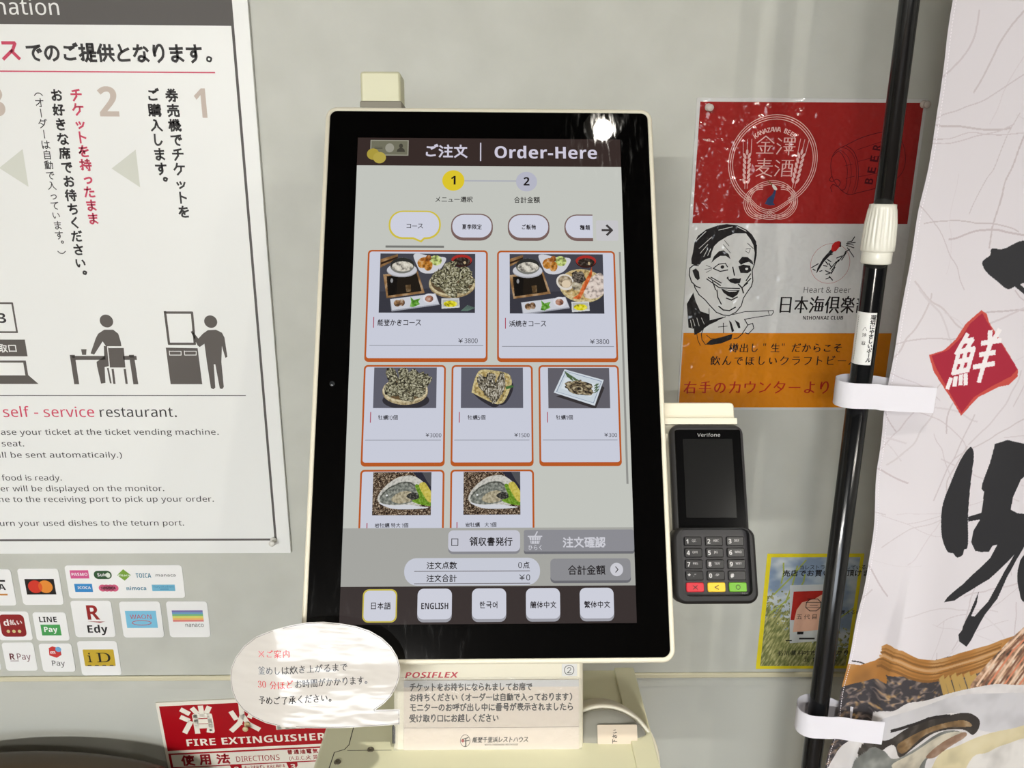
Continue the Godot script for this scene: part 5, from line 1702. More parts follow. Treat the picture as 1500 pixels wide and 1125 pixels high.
	for f in [[800, 190, 848, 178, 873, 132, 11], [790, 205, 886, 192, 886, 196, 10], [790, 222, 876, 250, 880, 248, 9], [806, 250, 850, 300, 891, 350, 9], [800, 212, 850, 215, 872, 222, 7]]:
		p.line([430.5 + (f[0] - 422) / 7.5 * 0.932, 1460.0 - (f[1] - 200) / 7.5 * 0.945, 430.5 + (f[2] - 422) / 7.5 * 0.932, 1460.0 - (f[3] - 200) / 7.5 * 0.945, 430.5 + (f[4] - 422) / 7.5 * 0.932, 1460.0 - (f[5] - 200) / 7.5 * 0.945], f[6] / 7.5 * 0.9)
	for f in [[580, 400, 612, 432], [598, 378, 642, 402], [620, 420, 652, 462], [590, 500, 642, 522], [600, 542, 662, 520], [640, 560, 682, 604], [640, 482, 702, 400], [658, 505, 722, 380], [700, 362, 752, 340], [718, 404, 772, 330], [758, 384, 802, 300], [796, 292, 832, 268], [606, 592, 652, 572], [660, 532, 694, 460], [560, 442, 602, 452], [620, 330, 648, 318], [430, 468, 502, 424], [448, 484, 476, 498], [526, 508, 552, 500], [780, 330, 792, 290]]:
		p.line([430.5 + (f[0] - 422) / 7.5 * 0.932, 1460.0 - (f[1] - 200) / 7.5 * 0.945, 430.5 + (f[2] - 422) / 7.5 * 0.932, 1460.0 - (f[3] - 200) / 7.5 * 0.945], 1.35)
	put(p, "ibis_drawing", laminate(Color8(34, 33, 35)), t)
	p = l.call(3)
	for q in [[269.3, 1462.9, 281.4, 1475.1], [273.5, 1452.0, 289.9, 1467.7], [275.6, 1445.7, 285.1, 1457.5], [298.7, 1477.0, 317.3, 1481.4], [323.6, 1481.7, 336.5, 1475.6], [280.7, 1441.0, 285.5, 1451.7], [286.1, 1442.6, 289.5, 1451.7]]:
		p.line(q, 0.8)
	for q in [[268.2, 1352.4, 271.3, 1341.7], [271.3, 1354.1, 275.1, 1344.2], [276.9, 1355.7, 281.0, 1344.2], [283.4, 1355.7, 288.1, 1346.7]]:
		p.line(q, 0.7)
	p.ell(341.5, 1424.4, 2.0, 1.6)
	p.poly([310.5, 1396.2, 319.5, 1393.9, 330.8, 1394.0, 329.3, 1392.7, 319.7, 1392.3])
	put(p, "drawing_highlight", laminate(Color8(206, 206, 204)), t)
	p = l.call(1)
	p.arc(457, 1432, 27.2, 27.4, 0, 360, 0.45)
	put(p, "ibis_circle", laminate(Color8(168, 60, 66)), t)
	p = l.call(3)
	p.poly([456.8, 1457.5, 459.9, 1461.2, 464.7, 1462.9, 467.5, 1462.3, 467.1, 1454.9, 465.6, 1452.7, 462.8, 1448.9, 458.6, 1448.4, 456.0, 1450.9])
	put(p, "ibis_head", laminate(Color8(188, 40, 40)), t)
	p = l.call(1)
	p.en("Heart & Beer", 424, 1391.5, 490, 8.0, font_plain)
	put(p, "slogan", laminate(Color8(92, 90, 92)), t)
	p = l.call(1)
	p.jp("日本海倶楽部", 391, 1386.5, 520, 24, 1.7, 2.5)
	p.en("NIHONKAI CLUB", 427, 1353.5, 484, 5.0, font_bold)
	p.jp("樽出し\"生\"だからこそ", 326, 1319, 488, 13.0, 1.0, 1.6)
	p.en("\"", 374.5, 1309, 378.5, 10.0, font_plain)
	p.en("\"", 401, 1309, 405, 10.0, font_plain)
	p.jp("飲んでほしいクラフトビール", 301, 1300.5, 513, 13.4, 1.0, 1.6)
	put(p, "black_lettering", laminate(Color8(36, 33, 34)), t)
	p = l.call(1)
	p.jp("右手のカウンターより", 265, 1263.5, 478, 18.5, 1.4, 2.3)
	put(p, "red_lettering", laminate(Color8(168, 44, 30)), t)
	pin(0.273, 1.635, 0.0016, "clear push pin at the upper corner of the beer poster nearest the kiosk", surface("clear_pin", Color8(206, 196, 188), 0.1))
	pin(0.556, 1.6405, 0.0016, "clear push pin at the upper corner of the beer poster by the cloth banner", surface("clear_pin", Color8(206, 196, 188), 0.1))

func rice_poster() -> void:
	var t := thing("rice_poster", "yellow-bordered rice sale notice with a field photo behind the black pole", "poster", Vector3(0.486, 0.785, 0.0003))
	var o := Vector2(486, 785)
	board(t, 411, 785, 561, 989, 0.0008, laminate(Color8(222, 204, 44)), "laminated_sheet")
	var c := Canvas.new(280, 390, 0, 0, 1.0, Color.WHITE)
	for y in 390:
		for x in 280:
			var up := 1.0 - y / 390.0
			var cloud := c.n.get_noise_2d(x * 0.4, y * 0.6) * 1.2 + 0.45
			var air := Color8(128, 146, 170).lerp(Color8(196, 203, 206), clampf(cloud, 0, 1))
			var blade := c.n.get_noise_2d((x + y * 0.45) * 5.0, (y - x * 0.2) * 1.3) * 1.6
			var crop := Color8(140, 142, 92).lerp(Color8(196, 190, 140), clampf(blade, 0, 1)) if blade > 0 else Color8(140, 142, 92).lerp(Color8(98, 106, 66), clampf(-blade, 0, 1))
			var edge := 0.62 - x / 280.0 * 0.42 + c.n.get_noise_2d(x * 2.5, y * 2.5) * 0.3
			c.img.set_pixel(x, y, crop if up < edge else air)
	for q in [[20, 130, 110, 10], [60, 160, 85, 30], [10, 200, 90, 120], [40, 90, 40, 20], [190, 250, 280, 180], [100, 110, 112, 60]]:
		c.line([q[0], q[1], (q[0] + q[2]) / 2 + 4, (q[1] + q[3]) / 2, q[2], q[3]], 5, Color8(158, 168, 84))
	var m := laminate(Color8(255, 255, 254)).duplicate() as StandardMaterial3D
	m.resource_name = "field_photo"
	m.albedo_texture = c.texture()
	m.uv1_triplanar = false
	m.uv1_scale = Vector3.ONE
	m.normal_enabled = false
	part("field_photo", sheet((417.5 - o.x) / 1000, (983.0 - o.y) / 1000, (555.5 - o.x) / 1000, (790.5 - o.y) / 1000, 0.00084), m, t)
	var l := func(layer: float) -> Pen:
		var q := Pen.new(o.x, o.y, layer)
		q.z += 0.00084
		return q
	var p: Pen = l.call(1)
	p.poly([451, 935, 530, 937, 534, 838, 461, 832])
	put(p, "rice_bag", laminate(Color8(196, 200, 200)), t)
	p = l.call(2)
	p.poly([458, 924, 526, 926, 526, 872, 458, 874])
	put(p, "bag_red_panel", laminate(Color8(172, 44, 38)), t)
	p = l.call(3)
	p.poly([464, 874, 466, 892, 473, 905, 482, 908, 492, 911, 502, 918, 512, 922, 526, 922, 526, 858, 464, 852])
	put(p, "bag_pale_panel", laminate(Color8(222, 176, 152)), t)
	p = l.call(4)
	p.line([481, 911, 497, 911, 503, 905, 503, 896, 497, 890, 487, 890, 480, 896, 480, 905, 486, 911], 1.2)
	p.line([480, 905, 503, 905], 0.9)
	p.line([486, 900, 498, 900], 0.9)
	p.line([480, 896, 503, 896], 0.9)
	p.jp("五代目次", 467, 884, 512, 9, 0.8)
	p.rect(454, 836, 464, 838)
	p.rect(471, 848, 481, 853)
	p.rect(475, 839, 500, 842)
	p.jp("当レストランで使用しているお米", 463, 969.5, 582, 7.4, 0.75)
	p.jp("売店でお買い求め頂けます", 438, 961.5, 586, 11.2, 1.35)
	p.jp("〈買えるのは", 528, 891, 575, 7.0, 0.7)
	p.jp("石川県羽咋市こしひかり", 443, 819, 558, 9.4, 1.05)
	p.jp("五代目次", 486, 808, 540, 9.4, 1.0)
	put(p, "lettering", laminate(Color8(38, 36, 36)), t)

func fire_sign() -> void:
	var t := thing("fire_extinguisher_sign", "red and white fire extinguisher sign with directions, hung slightly askew below the trim", "sign", Vector3(-0.555, 0.726, 0.0003))
	t.rotation.z = deg_to_rad(2.8)
	var plastic := func(c: Color) -> StandardMaterial3D: return surface("sign_plastic", c, 0.3)
	var b := part("plate", plate(0.1405, 0.1, 0.001, -0.002, 0.001, 0.0004), plastic.call(Color8(232, 226, 212)), t)
	b.position = Vector3(0.1435, -0.098, 0)
	var l := func(layer: float) -> Pen:
		var q := Pen.new(0, 0, layer)
		q.z += 0.00104
		return q
	var p: Pen = l.call(0)
	p.rect(8, -4.5, 283, -90)
	p.rect(8, -95, 283, -196)
	put(p, "red_panel", plastic.call(Color8(164, 8, 22)), t)
	p = l.call(1)
	p.rect(12, -98, 283, -122)
	p.rect(12, -124, 283, -194)
	put(p, "white_panel", plastic.call(Color8(228, 222, 208)), t)
	p = l.call(2)
	p.jp("消火器", 40, -8, 238, 50, 8.4)
	p.en("FIRE EXTINGUISHER", 41, -82.5, 268, 13.2, font_bold)
	put(p, "white_lettering", plastic.call(Color8(234, 228, 214)), t)
	p = l.call(2)
	p.jp("使用法", 28, -100, 106, 20, 3.2)
	p.en("DIRECTIONS", 117, -117.5, 188, 10.5, font_plain)
	p.jp("普通油電気", 202, -99, 252, 8.5, 1.3)
	p.en("(A.B.C.", 204, -119, 230, 7.0, font_plain)
	p.jp("火災", 231, -111, 251, 8.5, 1.1)
	p.poly([105, -124, 124, -124, 124, -130, 117, -140, 108, -136])
	p.poly([198, -124, 216, -124, 216, -130, 209, -140, 201, -136])
	p.jp("ホースをはずし", 128, -126, 162, 6.5, 0.8)
	p.jp("火元に向ける", 165, -126, 195, 6.5, 0.8)
	put(p, "red_lettering", plastic.call(Color8(158, 12, 28)), t)
	p = l.call(3)
	p.en("2", 111, -136, 119, 9, font_bold)
	p.en("3", 204, -136, 212, 9, font_bold)
	put(p, "step_number", plastic.call(Color8(234, 228, 214)), t)
	pin(-0.4085, 0.688, 0.0012, "small cream push pin holding the fire extinguisher sign", surface("cream_pin", Color8(214, 196, 150), 0.3))


# ---------------------------------------------------------------- payment stickers

func sticker(x0: float, y0: float, x1: float, y1: float, label: String, tilt := 0.0) -> Node3D:
	var t := thing("payment_sticker", label, "sticker", Vector3((x0 + x1) / 2000.0, y0 / 1000.0, 0.0002), "payment stickers on the wall")
	var card := part("card", plate((x1 - x0) / 2000.0, (y1 - y0) / 2000.0, 0.005, 0.0, 0.0007, 0.0002), surface("white_sticker", Color8(236, 236, 235), 0.35), t)
	card.position.y = (y1 - y0) / 2000.0
	t.rotation.z = tilt
	return t

func mark(t: Node3D, layer: float) -> Pen:
	var q := Pen.new(t.position.x * 1000.0, t.position.y * 1000.0, layer)
	q.z += 0.00073
	return q

func glossy(c: Color) -> StandardMaterial3D:
	return surface("sticker_ink", c, 0.35)

func stickers() -> void:
	var black := glossy(Color8(24, 24, 26))
	var t := sticker(-805, 905, -743, 967, "white card sticker with black bar, letter A and ochre bar, half out of frame")
	var p := mark(t, 1)
	p.rect(-795, 949, -754, 946)
	p.en("VISA", -793, 932, -755, 10, font_bold)
	put(p, "logo", black, t)
	p = mark(t, 1)
	p.rect(-795, 925.5, -754, 922.5)
	put(p, "logo_bar", glossy(Color8(196, 132, 60)), t)

	t = sticker(-733, 906, -671, 968, "white sticker with red and orange overlapping circles on black")
	p = mark(t, 1)
	p.rect(-724.5, 950.5, -680, 924)
	put(p, "logo_ground", glossy(Color8(26, 24, 24)), t)
	p = mark(t, 2)
	p.ell(-710, 937.3, 10.8, 10.8)
	put(p, "red_circle", glossy(Color8(202, 52, 36)), t)
	p = mark(t, 3)
	p.ell(-694.5, 937.3, 10.8, 10.8)
	put(p, "orange_circle", glossy(Color8(224, 138, 52)), t)
	p = mark(t, 4)
	var lens := PackedVector2Array()
	for i in 13:
		var a := deg_to_rad(-44.0 + 88.0 * i / 12)
		lens.append(Vector2(-710, 937.3) + Vector2(cos(a), sin(a)) * 10.8)
	for i in 11:
		var a := deg_to_rad(136.0 + 88.0 * (i + 1) / 12)
		lens.append(Vector2(-694.5, 937.3) + Vector2(cos(a), sin(a)) * 10.8)
	p.shape(lens)
	put(p, "circle_overlap", glossy(Color8(214, 88, 36)), t)

	t = sticker(-661, 917, -484, 973, "wide white sticker with nine small transit card logos")
	for r in [[-654, 951, -626, 965, Color8(206, 84, 138)], [-650.5, 928, -623.5, 942, Color8(52, 134, 196)], [-533, 929, -498, 940, Color8(112, 178, 206)]]:
		p = mark(t, 1)
		p.rect(r[0], r[1], r[2], r[3])
		put(p, "logo_ground", glossy(r[4]), t)
	p = mark(t, 1)
	p.rrect(-618.5, 950, -591.5, 964, 6.5)
	put(p, "logo_ground", glossy(Color8(40, 78, 44)), t)
	p = mark(t, 1)
	p.poly([-573, 966.5, -562.5, 956.5, -573, 947, -583.5, 956.5])
	put(p, "logo_ground", glossy(Color8(116, 158, 52)), t)
	p = mark(t, 1)
	for i in 4:
		p.ell(-608 + i * 6.0, 934.5, 6, 6)
	put(p, "logo_ground", glossy(Color8(206, 92, 126)), t)
	p = mark(t, 2)
	p.en("PASMO", -652, 955.5, -628, 5.2, font_bold)
	p.en("Suica", -613, 954.6, -595, 5.4, font_bold)
	p.en("ICOCA", -646, 933, -626, 4.6, font_bold)
	put(p, "logo_lettering", glossy(Color8(236, 232, 236)), t)
	p = mark(t, 2)
	p.ell(-597, 956.5, 3.4, 4.4)
	p.en("Kitaca", -582, 954.5, -564, 3.6, font_bold)
	put(p, "logo_spot", glossy(Color8(222, 230, 214)), t)
	p = mark(t, 2)
	p.en("TOICA", -555, 952, -532, 7.4, font_bold)
	p.en("nimoca", -572, 931, -542, 6.2, font_bold)
	put(p, "blue_lettering", glossy(Color8(56, 122, 148)), t)
	p = mark(t, 2)
	p.en("manaca", -525, 954, -495, 4.6, font_plain)
	p.en("SUGOCA", -611, 932.3, -588, 4.2, font_bold)
	put(p, "dark_lettering", black, t)
	p = mark(t, 2)
	p.rect(-521, 931.8, -508, 933)
	p.en("hayakaken", -530, 935, -500, 3.4, font_plain)
	put(p, "haze_lettering", glossy(Color8(70, 130, 170)), t)

	t = sticker(-661, 849, -599, 913, "white sticker with large dark red R above black letters Edy")
	p = mark(t, 1)
	p.en("R", -638, 880, -619, 25, font_bold)
	p.poly([-639, 877, -612, 876.5, -620, 874.5])
	put(p, "logo", glossy(Color8(150, 36, 36)), t)
	p = mark(t, 1)
	p.en("Edy", -641, 857, -610, 13, font_bold)
	put(p, "lettering", black, t)

	t = sticker(-587, 848, -524, 911, "white sticker with light blue panel and red letters with oval")
	p = mark(t, 1)
	p.rect(-579.5, 895, -532, 865)
	put(p, "logo_ground", glossy(Color8(122, 190, 220)), t)
	p = mark(t, 2)
	p.en("WAON", -573, 881, -540, 7.4, font_plain)
	p.arc(-556, 874, 14.5, 4.0, 20, 385, 1.1)
	put(p, "logo", glossy(Color8(188, 74, 88)), t)

	t = sticker(-515, 848, -452, 911, "white sticker with rainbow striped panel")
	var tones := [Color8(120, 112, 172), Color8(110, 158, 196), Color8(120, 182, 128), Color8(214, 214, 110), Color8(232, 186, 108), Color8(222, 130, 126)]
	for i in 6:
		p = mark(t, 1)
		p.rect(-507.5, 895.5 - i * 3.3, -460, 892.2 - i * 3.3)
		put(p, "stripe", glossy(tones[i]), t)
	p = mark(t, 1)
	p.en("nanaco", -489, 866.5, -461, 7.0, font_plain)
	put(p, "lettering", black, t)

	t = sticker(-780, 844, -728, 895, "white sticker with dark red rounded square and three dots")
	p = mark(t, 1)
	p.rrect(-774, 889.5, -736, 850.5, 7)
	put(p, "logo_ground", glossy(Color8(140, 34, 36)), t)
	p = mark(t, 2)
	p.en("d", -768.5, 870, -760.5, 10.5, font_bold)
	p.jp("払い", -759, 880.5, -739.5, 9.5, 1.3)
	put(p, "lettering", glossy(Color8(236, 230, 228)), t)
	p = mark(t, 2)
	for i in 3:
		p.ell(-763.5 + i * 8.6, 860, 2.7, 2.7)
	put(p, "dot", glossy(Color8(204, 190, 132)), t)

	t = sticker(-722, 843, -671, 893, "white sticker with black word above green panel reading Pay")
	p = mark(t, 1)
	p.en("LINE", -713, 876, -686, 9.2, font_bold)
	put(p, "lettering", black, t)
	p = mark(t, 1)
	p.rect(-712.5, 871.5, -682.5, 852.5)
	put(p, "logo_ground", glossy(Color8(70, 156, 84)), t)
	p = mark(t, 2)
	p.en("Pay", -708, 858.5, -687.5, 9.2, font_bold)
	put(p, "logo_lettering", glossy(Color8(236, 240, 236)), t)

	t = sticker(-778, 789, -729, 840, "white sticker with thin dark red letters R Pay")
	p = mark(t, 1)
	p.en("R", -769, 809.5, -761, 11, font_bold)
	p.rect(-769, 807.8, -756, 806.8)
	p.en("Pay", -757.5, 809.5, -736.5, 11, font_plain)
	put(p, "lettering", glossy(Color8(96, 32, 40)), t)

	t = sticker(-721, 787, -670, 838, "white sticker with red hexagon, blue dot and word Pay")
	p = mark(t, 1)
	p.poly([-706, 830, -700, 833, -688, 829, -688, 817.5, -696, 812.5, -707, 817])
	put(p, "logo", glossy(Color8(196, 54, 52)), t)
	p = mark(t, 2)
	p.ell(-691.5, 827.5, 4.6, 4.6)
	put(p, "blue_dot", glossy(Color8(112, 168, 210)), t)
	p = mark(t, 2)
	p.en("m", -704.5, 819.5, -697, 6.0, font_bold)
	put(p, "logo_lettering", glossy(Color8(240, 236, 234)), t)
	p = mark(t, 1)
	p.en("Pay", -705, 798, -685, 9.5, font_plain)
	put(p, "lettering", black, t)

	t = sticker(-661, 780, -599, 842, "white sticker with golden panel and black letters iD")
	p = mark(t, 1)
	p.rrect(-654, 827, -606, 797, 1.5)
	put(p, "logo_ground", glossy(Color8(196, 166, 50)), t)
	p = mark(t, 2)
	p.en("i", -648, 804, -641.5, 16, font_serif)
	p.en("D", -634, 804, -612.5, 17, font_serif)
	for i in 4:
		p.rect(-650 + i * 11.5, 799, -644 + i * 11.5, 797.4)
	put(p, "lettering", black, t)

	t = sticker(-836, 790, -786, 841, "white sticker at the very edge of the lowest row")
	t = sticker(-836, 843, -786, 894, "white sticker at the very edge of the middle row")


# ---------------------------------------------------------------- notices on the kiosk

func bubble_notice() -> void:
	var at := Transform3D(Basis(Vector3.RIGHT, -deg_to_rad(17.5)), Vector3(-0.1603, 1.1336, 0.4919))
	var t := thing("speech_bubble_notice", "glossy white laminated speech bubble notice with red and black lines, overlapping the screen corner", "notice", at.origin)
	t.basis = at.basis
	var outline: Array = [-74.7, -5.9, -73.8, 3.5, -69.7, 12.9, -61.5, 23.4, -50.4, 32.2, -35.1, 38.9, -19.9, 42.7, -5.9, 45.0, 8.2, 45.3, 22.3, 43.9, 36.3, 41.2, 48.0, 37.2, 58.6, 31.0, 66.8, 23.4, 72.0, 15.2, 74.5, 5.9, 74.0, -2.3, 71.4, -10.5, 66.8, -18.7, 60.3, -25.2, 53.3, -29.9, 74.4, -29.9, 74.4, -42.6, 53.9, -43.6, 24.6, -44.7, 7.0, -44.5, -10.5, -44.0, -28.1, -42.7, -41.0, -41.0, -52.7, -37.2, -62.1, -32.2, -69.1, -25.2, -73.1, -16.4]
	var flat := Pen.points(outline)
	var film := laminate(Color8(200, 195, 189)).duplicate() as StandardMaterial3D
	film.resource_name = "laminate_film"
	film.roughness = 0.12
	film.normal_scale = 0.3
	film.uv1_scale = Vector3(3, 9, 3)
	t.set_meta("fold", -31.0)
	part("sheet", bent_sheet([flat], 0.0006, 0.0), film, t)
	var edge := Pen.new(0, 0, 0)
	var closed := flat.duplicate()
	closed.append(flat[0])
	var inner := Geometry2D.offset_polygon(flat, -0.9)[0]
	inner.append(inner[0])
	edge.stroke(inner, 0.35, 0.35)
	bent_print(edge, "outline", film_ink(Color8(80, 76, 74)), t)
	var p := Pen.new(0, 0, 0)
	p.turn = Transform2D(deg_to_rad(2.6), Vector2.ZERO)
	var red := film_ink(Color8(196, 34, 40))
	p.jp("※ご案内", -47.5, 23.0, -18.7, 6.6, 0.5, 0.7)
	bent_print(p, "red_lettering", red, t)
	p = Pen.new(0, 0, 0)
	p.turn = Transform2D(deg_to_rad(2.6), Vector2.ZERO)
	p.en("30", -48.4, -9.0, -41.0, 5.6, font_serif)
	p.jp("分ほど", -37.5, -3.2, -17.0, 6.8, 0.5, 0.75)
	bent_print(p, "red_lettering", red, t)
	p = Pen.new(0, 0, 0)
	p.turn = Transform2D(deg_to_rad(2.6), Vector2.ZERO)
	p.jp("釜めしは炊き上がるまで", -47.8, 9.1, 29.8, 6.8, 0.5, 0.75)
	p.jp("お時間がかかります。", -15.6, -3.2, 49.8, 6.8, 0.5, 0.75)
	p.jp("予めご了承ください。", -48.4, -16.3, 18.8, 6.8, 0.5, 0.75)
	bent_print(p, "black_lettering", film_ink(Color8(36, 33, 36)), t)

func film_ink(c: Color) -> StandardMaterial3D:
	var m := laminate(c).duplicate() as StandardMaterial3D
	m.resource_name = "film_ink"
	m.roughness = 0.12
	m.normal_scale = 0.3
	m.uv1_scale = Vector3(3, 9, 3)
	return m

# How far a point of the bubble notice stands forward: it is creased along a steep line, and the part beyond the crease falls back.
func crease(q: Vector2) -> float:
	var along := q.x + 31.0 - (q.y - 5.0) * -0.095
	return (-along * along * 0.0006 + along * 0.26 if along < 0.0 else -along * 0.03 + sin(q.y * 0.12) * 0.5 * minf(along / 30.0, 1.0)) * 0.001

func bent_sheet(outlines: Array, depth: float, lift: float) -> ArrayMesh:
	var st := SurfaceTool.new()
	st.begin(Mesh.PRIMITIVE_TRIANGLES)
	var flat: PackedVector2Array = outlines[0]
	# slice the outline into strips so that the sheet can bend
	st.set_smooth_group(1)
	var lo := -82.0
	while lo < 82.0:
		for row in 18:
			var cell := PackedVector2Array([Vector2(lo, -48 + row * 6), Vector2(lo + 4, -48 + row * 6), Vector2(lo + 4, -42 + row * 6), Vector2(lo, -42 + row * 6)])
			for piece in Geometry2D.intersect_polygons(flat, cell):
				var idx := Geometry2D.triangulate_polygon(piece)
				for i in idx.size() / 3:
					var a := [piece[idx[3 * i]], piece[idx[3 * i + 1]], piece[idx[3 * i + 2]]]
					if (a[1] - a[0]).cross(a[2] - a[0]) > 0:
						a = [a[0], a[2], a[1]]
					for q in a:
						st.add_vertex(Vector3(q.x * 0.001, q.y * 0.001, crease(q) + lift))
		lo += 4.0
	st.set_smooth_group(2)
	lo = -82.0
	while lo < 82.0:
		for row in 18:
			var cell := PackedVector2Array([Vector2(lo, -48 + row * 6), Vector2(lo + 4, -48 + row * 6), Vector2(lo + 4, -42 + row * 6), Vector2(lo, -42 + row * 6)])
			for piece in Geometry2D.intersect_polygons(flat, cell):
				var idx := Geometry2D.triangulate_polygon(piece)
				for i in idx.size() / 3:
					var a := [piece[idx[3 * i]], piece[idx[3 * i + 1]], piece[idx[3 * i + 2]]]
					if (a[1] - a[0]).cross(a[2] - a[0]) < 0:
						a = [a[0], a[2], a[1]]
					for q in a:
						st.add_vertex(Vector3(q.x * 0.001, q.y * 0.001, crease(q) + lift - depth))
		lo += 4.0
	st.set_smooth_group(-1)
	for i in flat.size():
		var a := flat[i]
		var b := flat[(i + 1) % flat.size()]
		var za := crease(a) + lift
		var zb := crease(b) + lift
		var q := [Vector3(a.x * 0.001, a.y * 0.001, za), Vector3(b.x * 0.001, b.y * 0.001, zb), Vector3(b.x * 0.001, b.y * 0.001, zb - depth), Vector3(a.x * 0.001, a.y * 0.001, za - depth)]
		for k in [0, 1, 2, 0, 2, 3]:
			st.add_vertex(q[k])
	st.index()
	st.generate_normals()
	return st.commit()

func bent_print(p: Pen, called: String, m: Material, t: Node3D) -> void:
	for i in p.v.size():
		var q := p.v[i]
		p.v[i].z = crease(Vector2(q.x, q.y) * 1000.0) + 0.00008
	put(p, called, m, t)

func slip_notice() -> void:
	var at := slip_frame()
	var t := thing("ticket_notice", "paper ticket notice in a clear plastic sleeve taped under the kiosk screen", "notice", at.origin)
	t.basis = at.basis
	var sheet_paper := part("paper", plate(0.0843, 0.0343, 0.0006, -0.0012, -0.0008, 0.0001), surface("cream_paper", Color8(214, 203, 190), 0.6), t)
	sheet_paper.position = Vector3(0.0, -0.0012, 0)
	var p := Pen.new(0, 0, 0)
	p.rect(-84.2, 33.0, 84.2, 26.4)
	put(p, "grey_strip", surface("grey_paper", Color8(196, 196, 196), 0.6), t).position.z = -0.00078
	var ink := surface("paper_ink", Color8(34, 31, 34), 0.5)
	p = Pen.new(0, 0, 1)
	p.jp("チケットをお持ちになられましてお席で", -78.72, 30.23, 39.3, 7.4, 1.0)
	p.jp("お待ちください（オーダーは自動で入っております）", -78.72, 20.28, 80.8, 7.4, 1.0)
	p.jp("モニターのお呼び出し中に番号が表示されましたら", -78.72, 10.76, 79.0, 7.4, 1.0)
	p.jp("受け取り口にお越しください", -79.00, 0.39, 7.0, 7.6, 1.0)
	p.jp("能登千里浜レストハウス", -18.21, -21.74, 35.4, 5.2, 0.62, 0.7, 0.12)
	p.en("NOTO-CHIRIHAMA RESTHOUSE", -6.58, -30.00, 25.4, 1.6, font_bold)
	p.arc(-25.35, -25.24, 4.6, 5.7, 0, 360, 0.5)
	p.line([-27.73, -23.84, -22.41, -22.16], 0.9)
	p.line([-28.72, -25.80, -21.71, -24.82], 0.9)
	p.line([-24.79, -23.00, -24.79, -30.00, -25.49, -30.56], 1.1)
	p.rect(-84.2, -12.4, 84.2, -12.7)
	put(p, "lettering", ink, t).position.z = -0.00078
	p = Pen.new(0, 0, 1)
	p.ell(-27.73, -25.24, 1.4, 1.6)
	put(p, "emblem_dot", surface("paper_red", Color8(170, 44, 40), 0.5), t).position.z = -0.00078
	var clear := StandardMaterial3D.new()
	clear.resource_name = "clear_sleeve"
	clear.transparency = BaseMaterial3D.TRANSPARENCY_ALPHA
	clear.albedo_color = Color(0.95, 0.94, 0.92, 0.04)
	clear.roughness = 0.12
	clear.normal_enabled = true
	clear.normal_texture = ripple
	clear.normal_scale = 0.12
	clear.uv1_triplanar = true
	clear.uv1_scale = Vector3.ONE * 12.0
	var sleeve := part("clear_sleeve", plate(0.0905, 0.0375, 0.004, 0.0, 0.0003, 0.0001), clear, t)
	sleeve.position = Vector3(-0.0035, -0.0015, -0.0004)
	var lip := part("sleeve_edge", loft(0.0905, 0.002, 0.0015, [[0.0006, -0.0012], [0.0, -0.0006], [0.0, 0.0004], [0.0008, 0.001]]), clear, t)
	lip.position = Vector3(-0.0035, -0.0385, 0)
	var n := thing("number_tag", "small clear tag with a circled number two at the top of the ticket notice", "tag", at * Vector3(0.0752, 0.0419, -0.0018))
	n.basis = at.basis
	part("tag_sheet", plate(0.0074, 0.0058, 0.0004, 0.0, 0.0003, 0.0001), surface("tag_film", Color8(214, 214, 212), 0.25), n)
	p = Pen.new(0, 0, 0)
	p.sign_at("②", -5.2, 4.9, 9.8, 9.8, 0.62, 0.62)
	put(p, "number", ink, n).position.z = 0.00035


# ---------------------------------------------------------------- banner on its pole

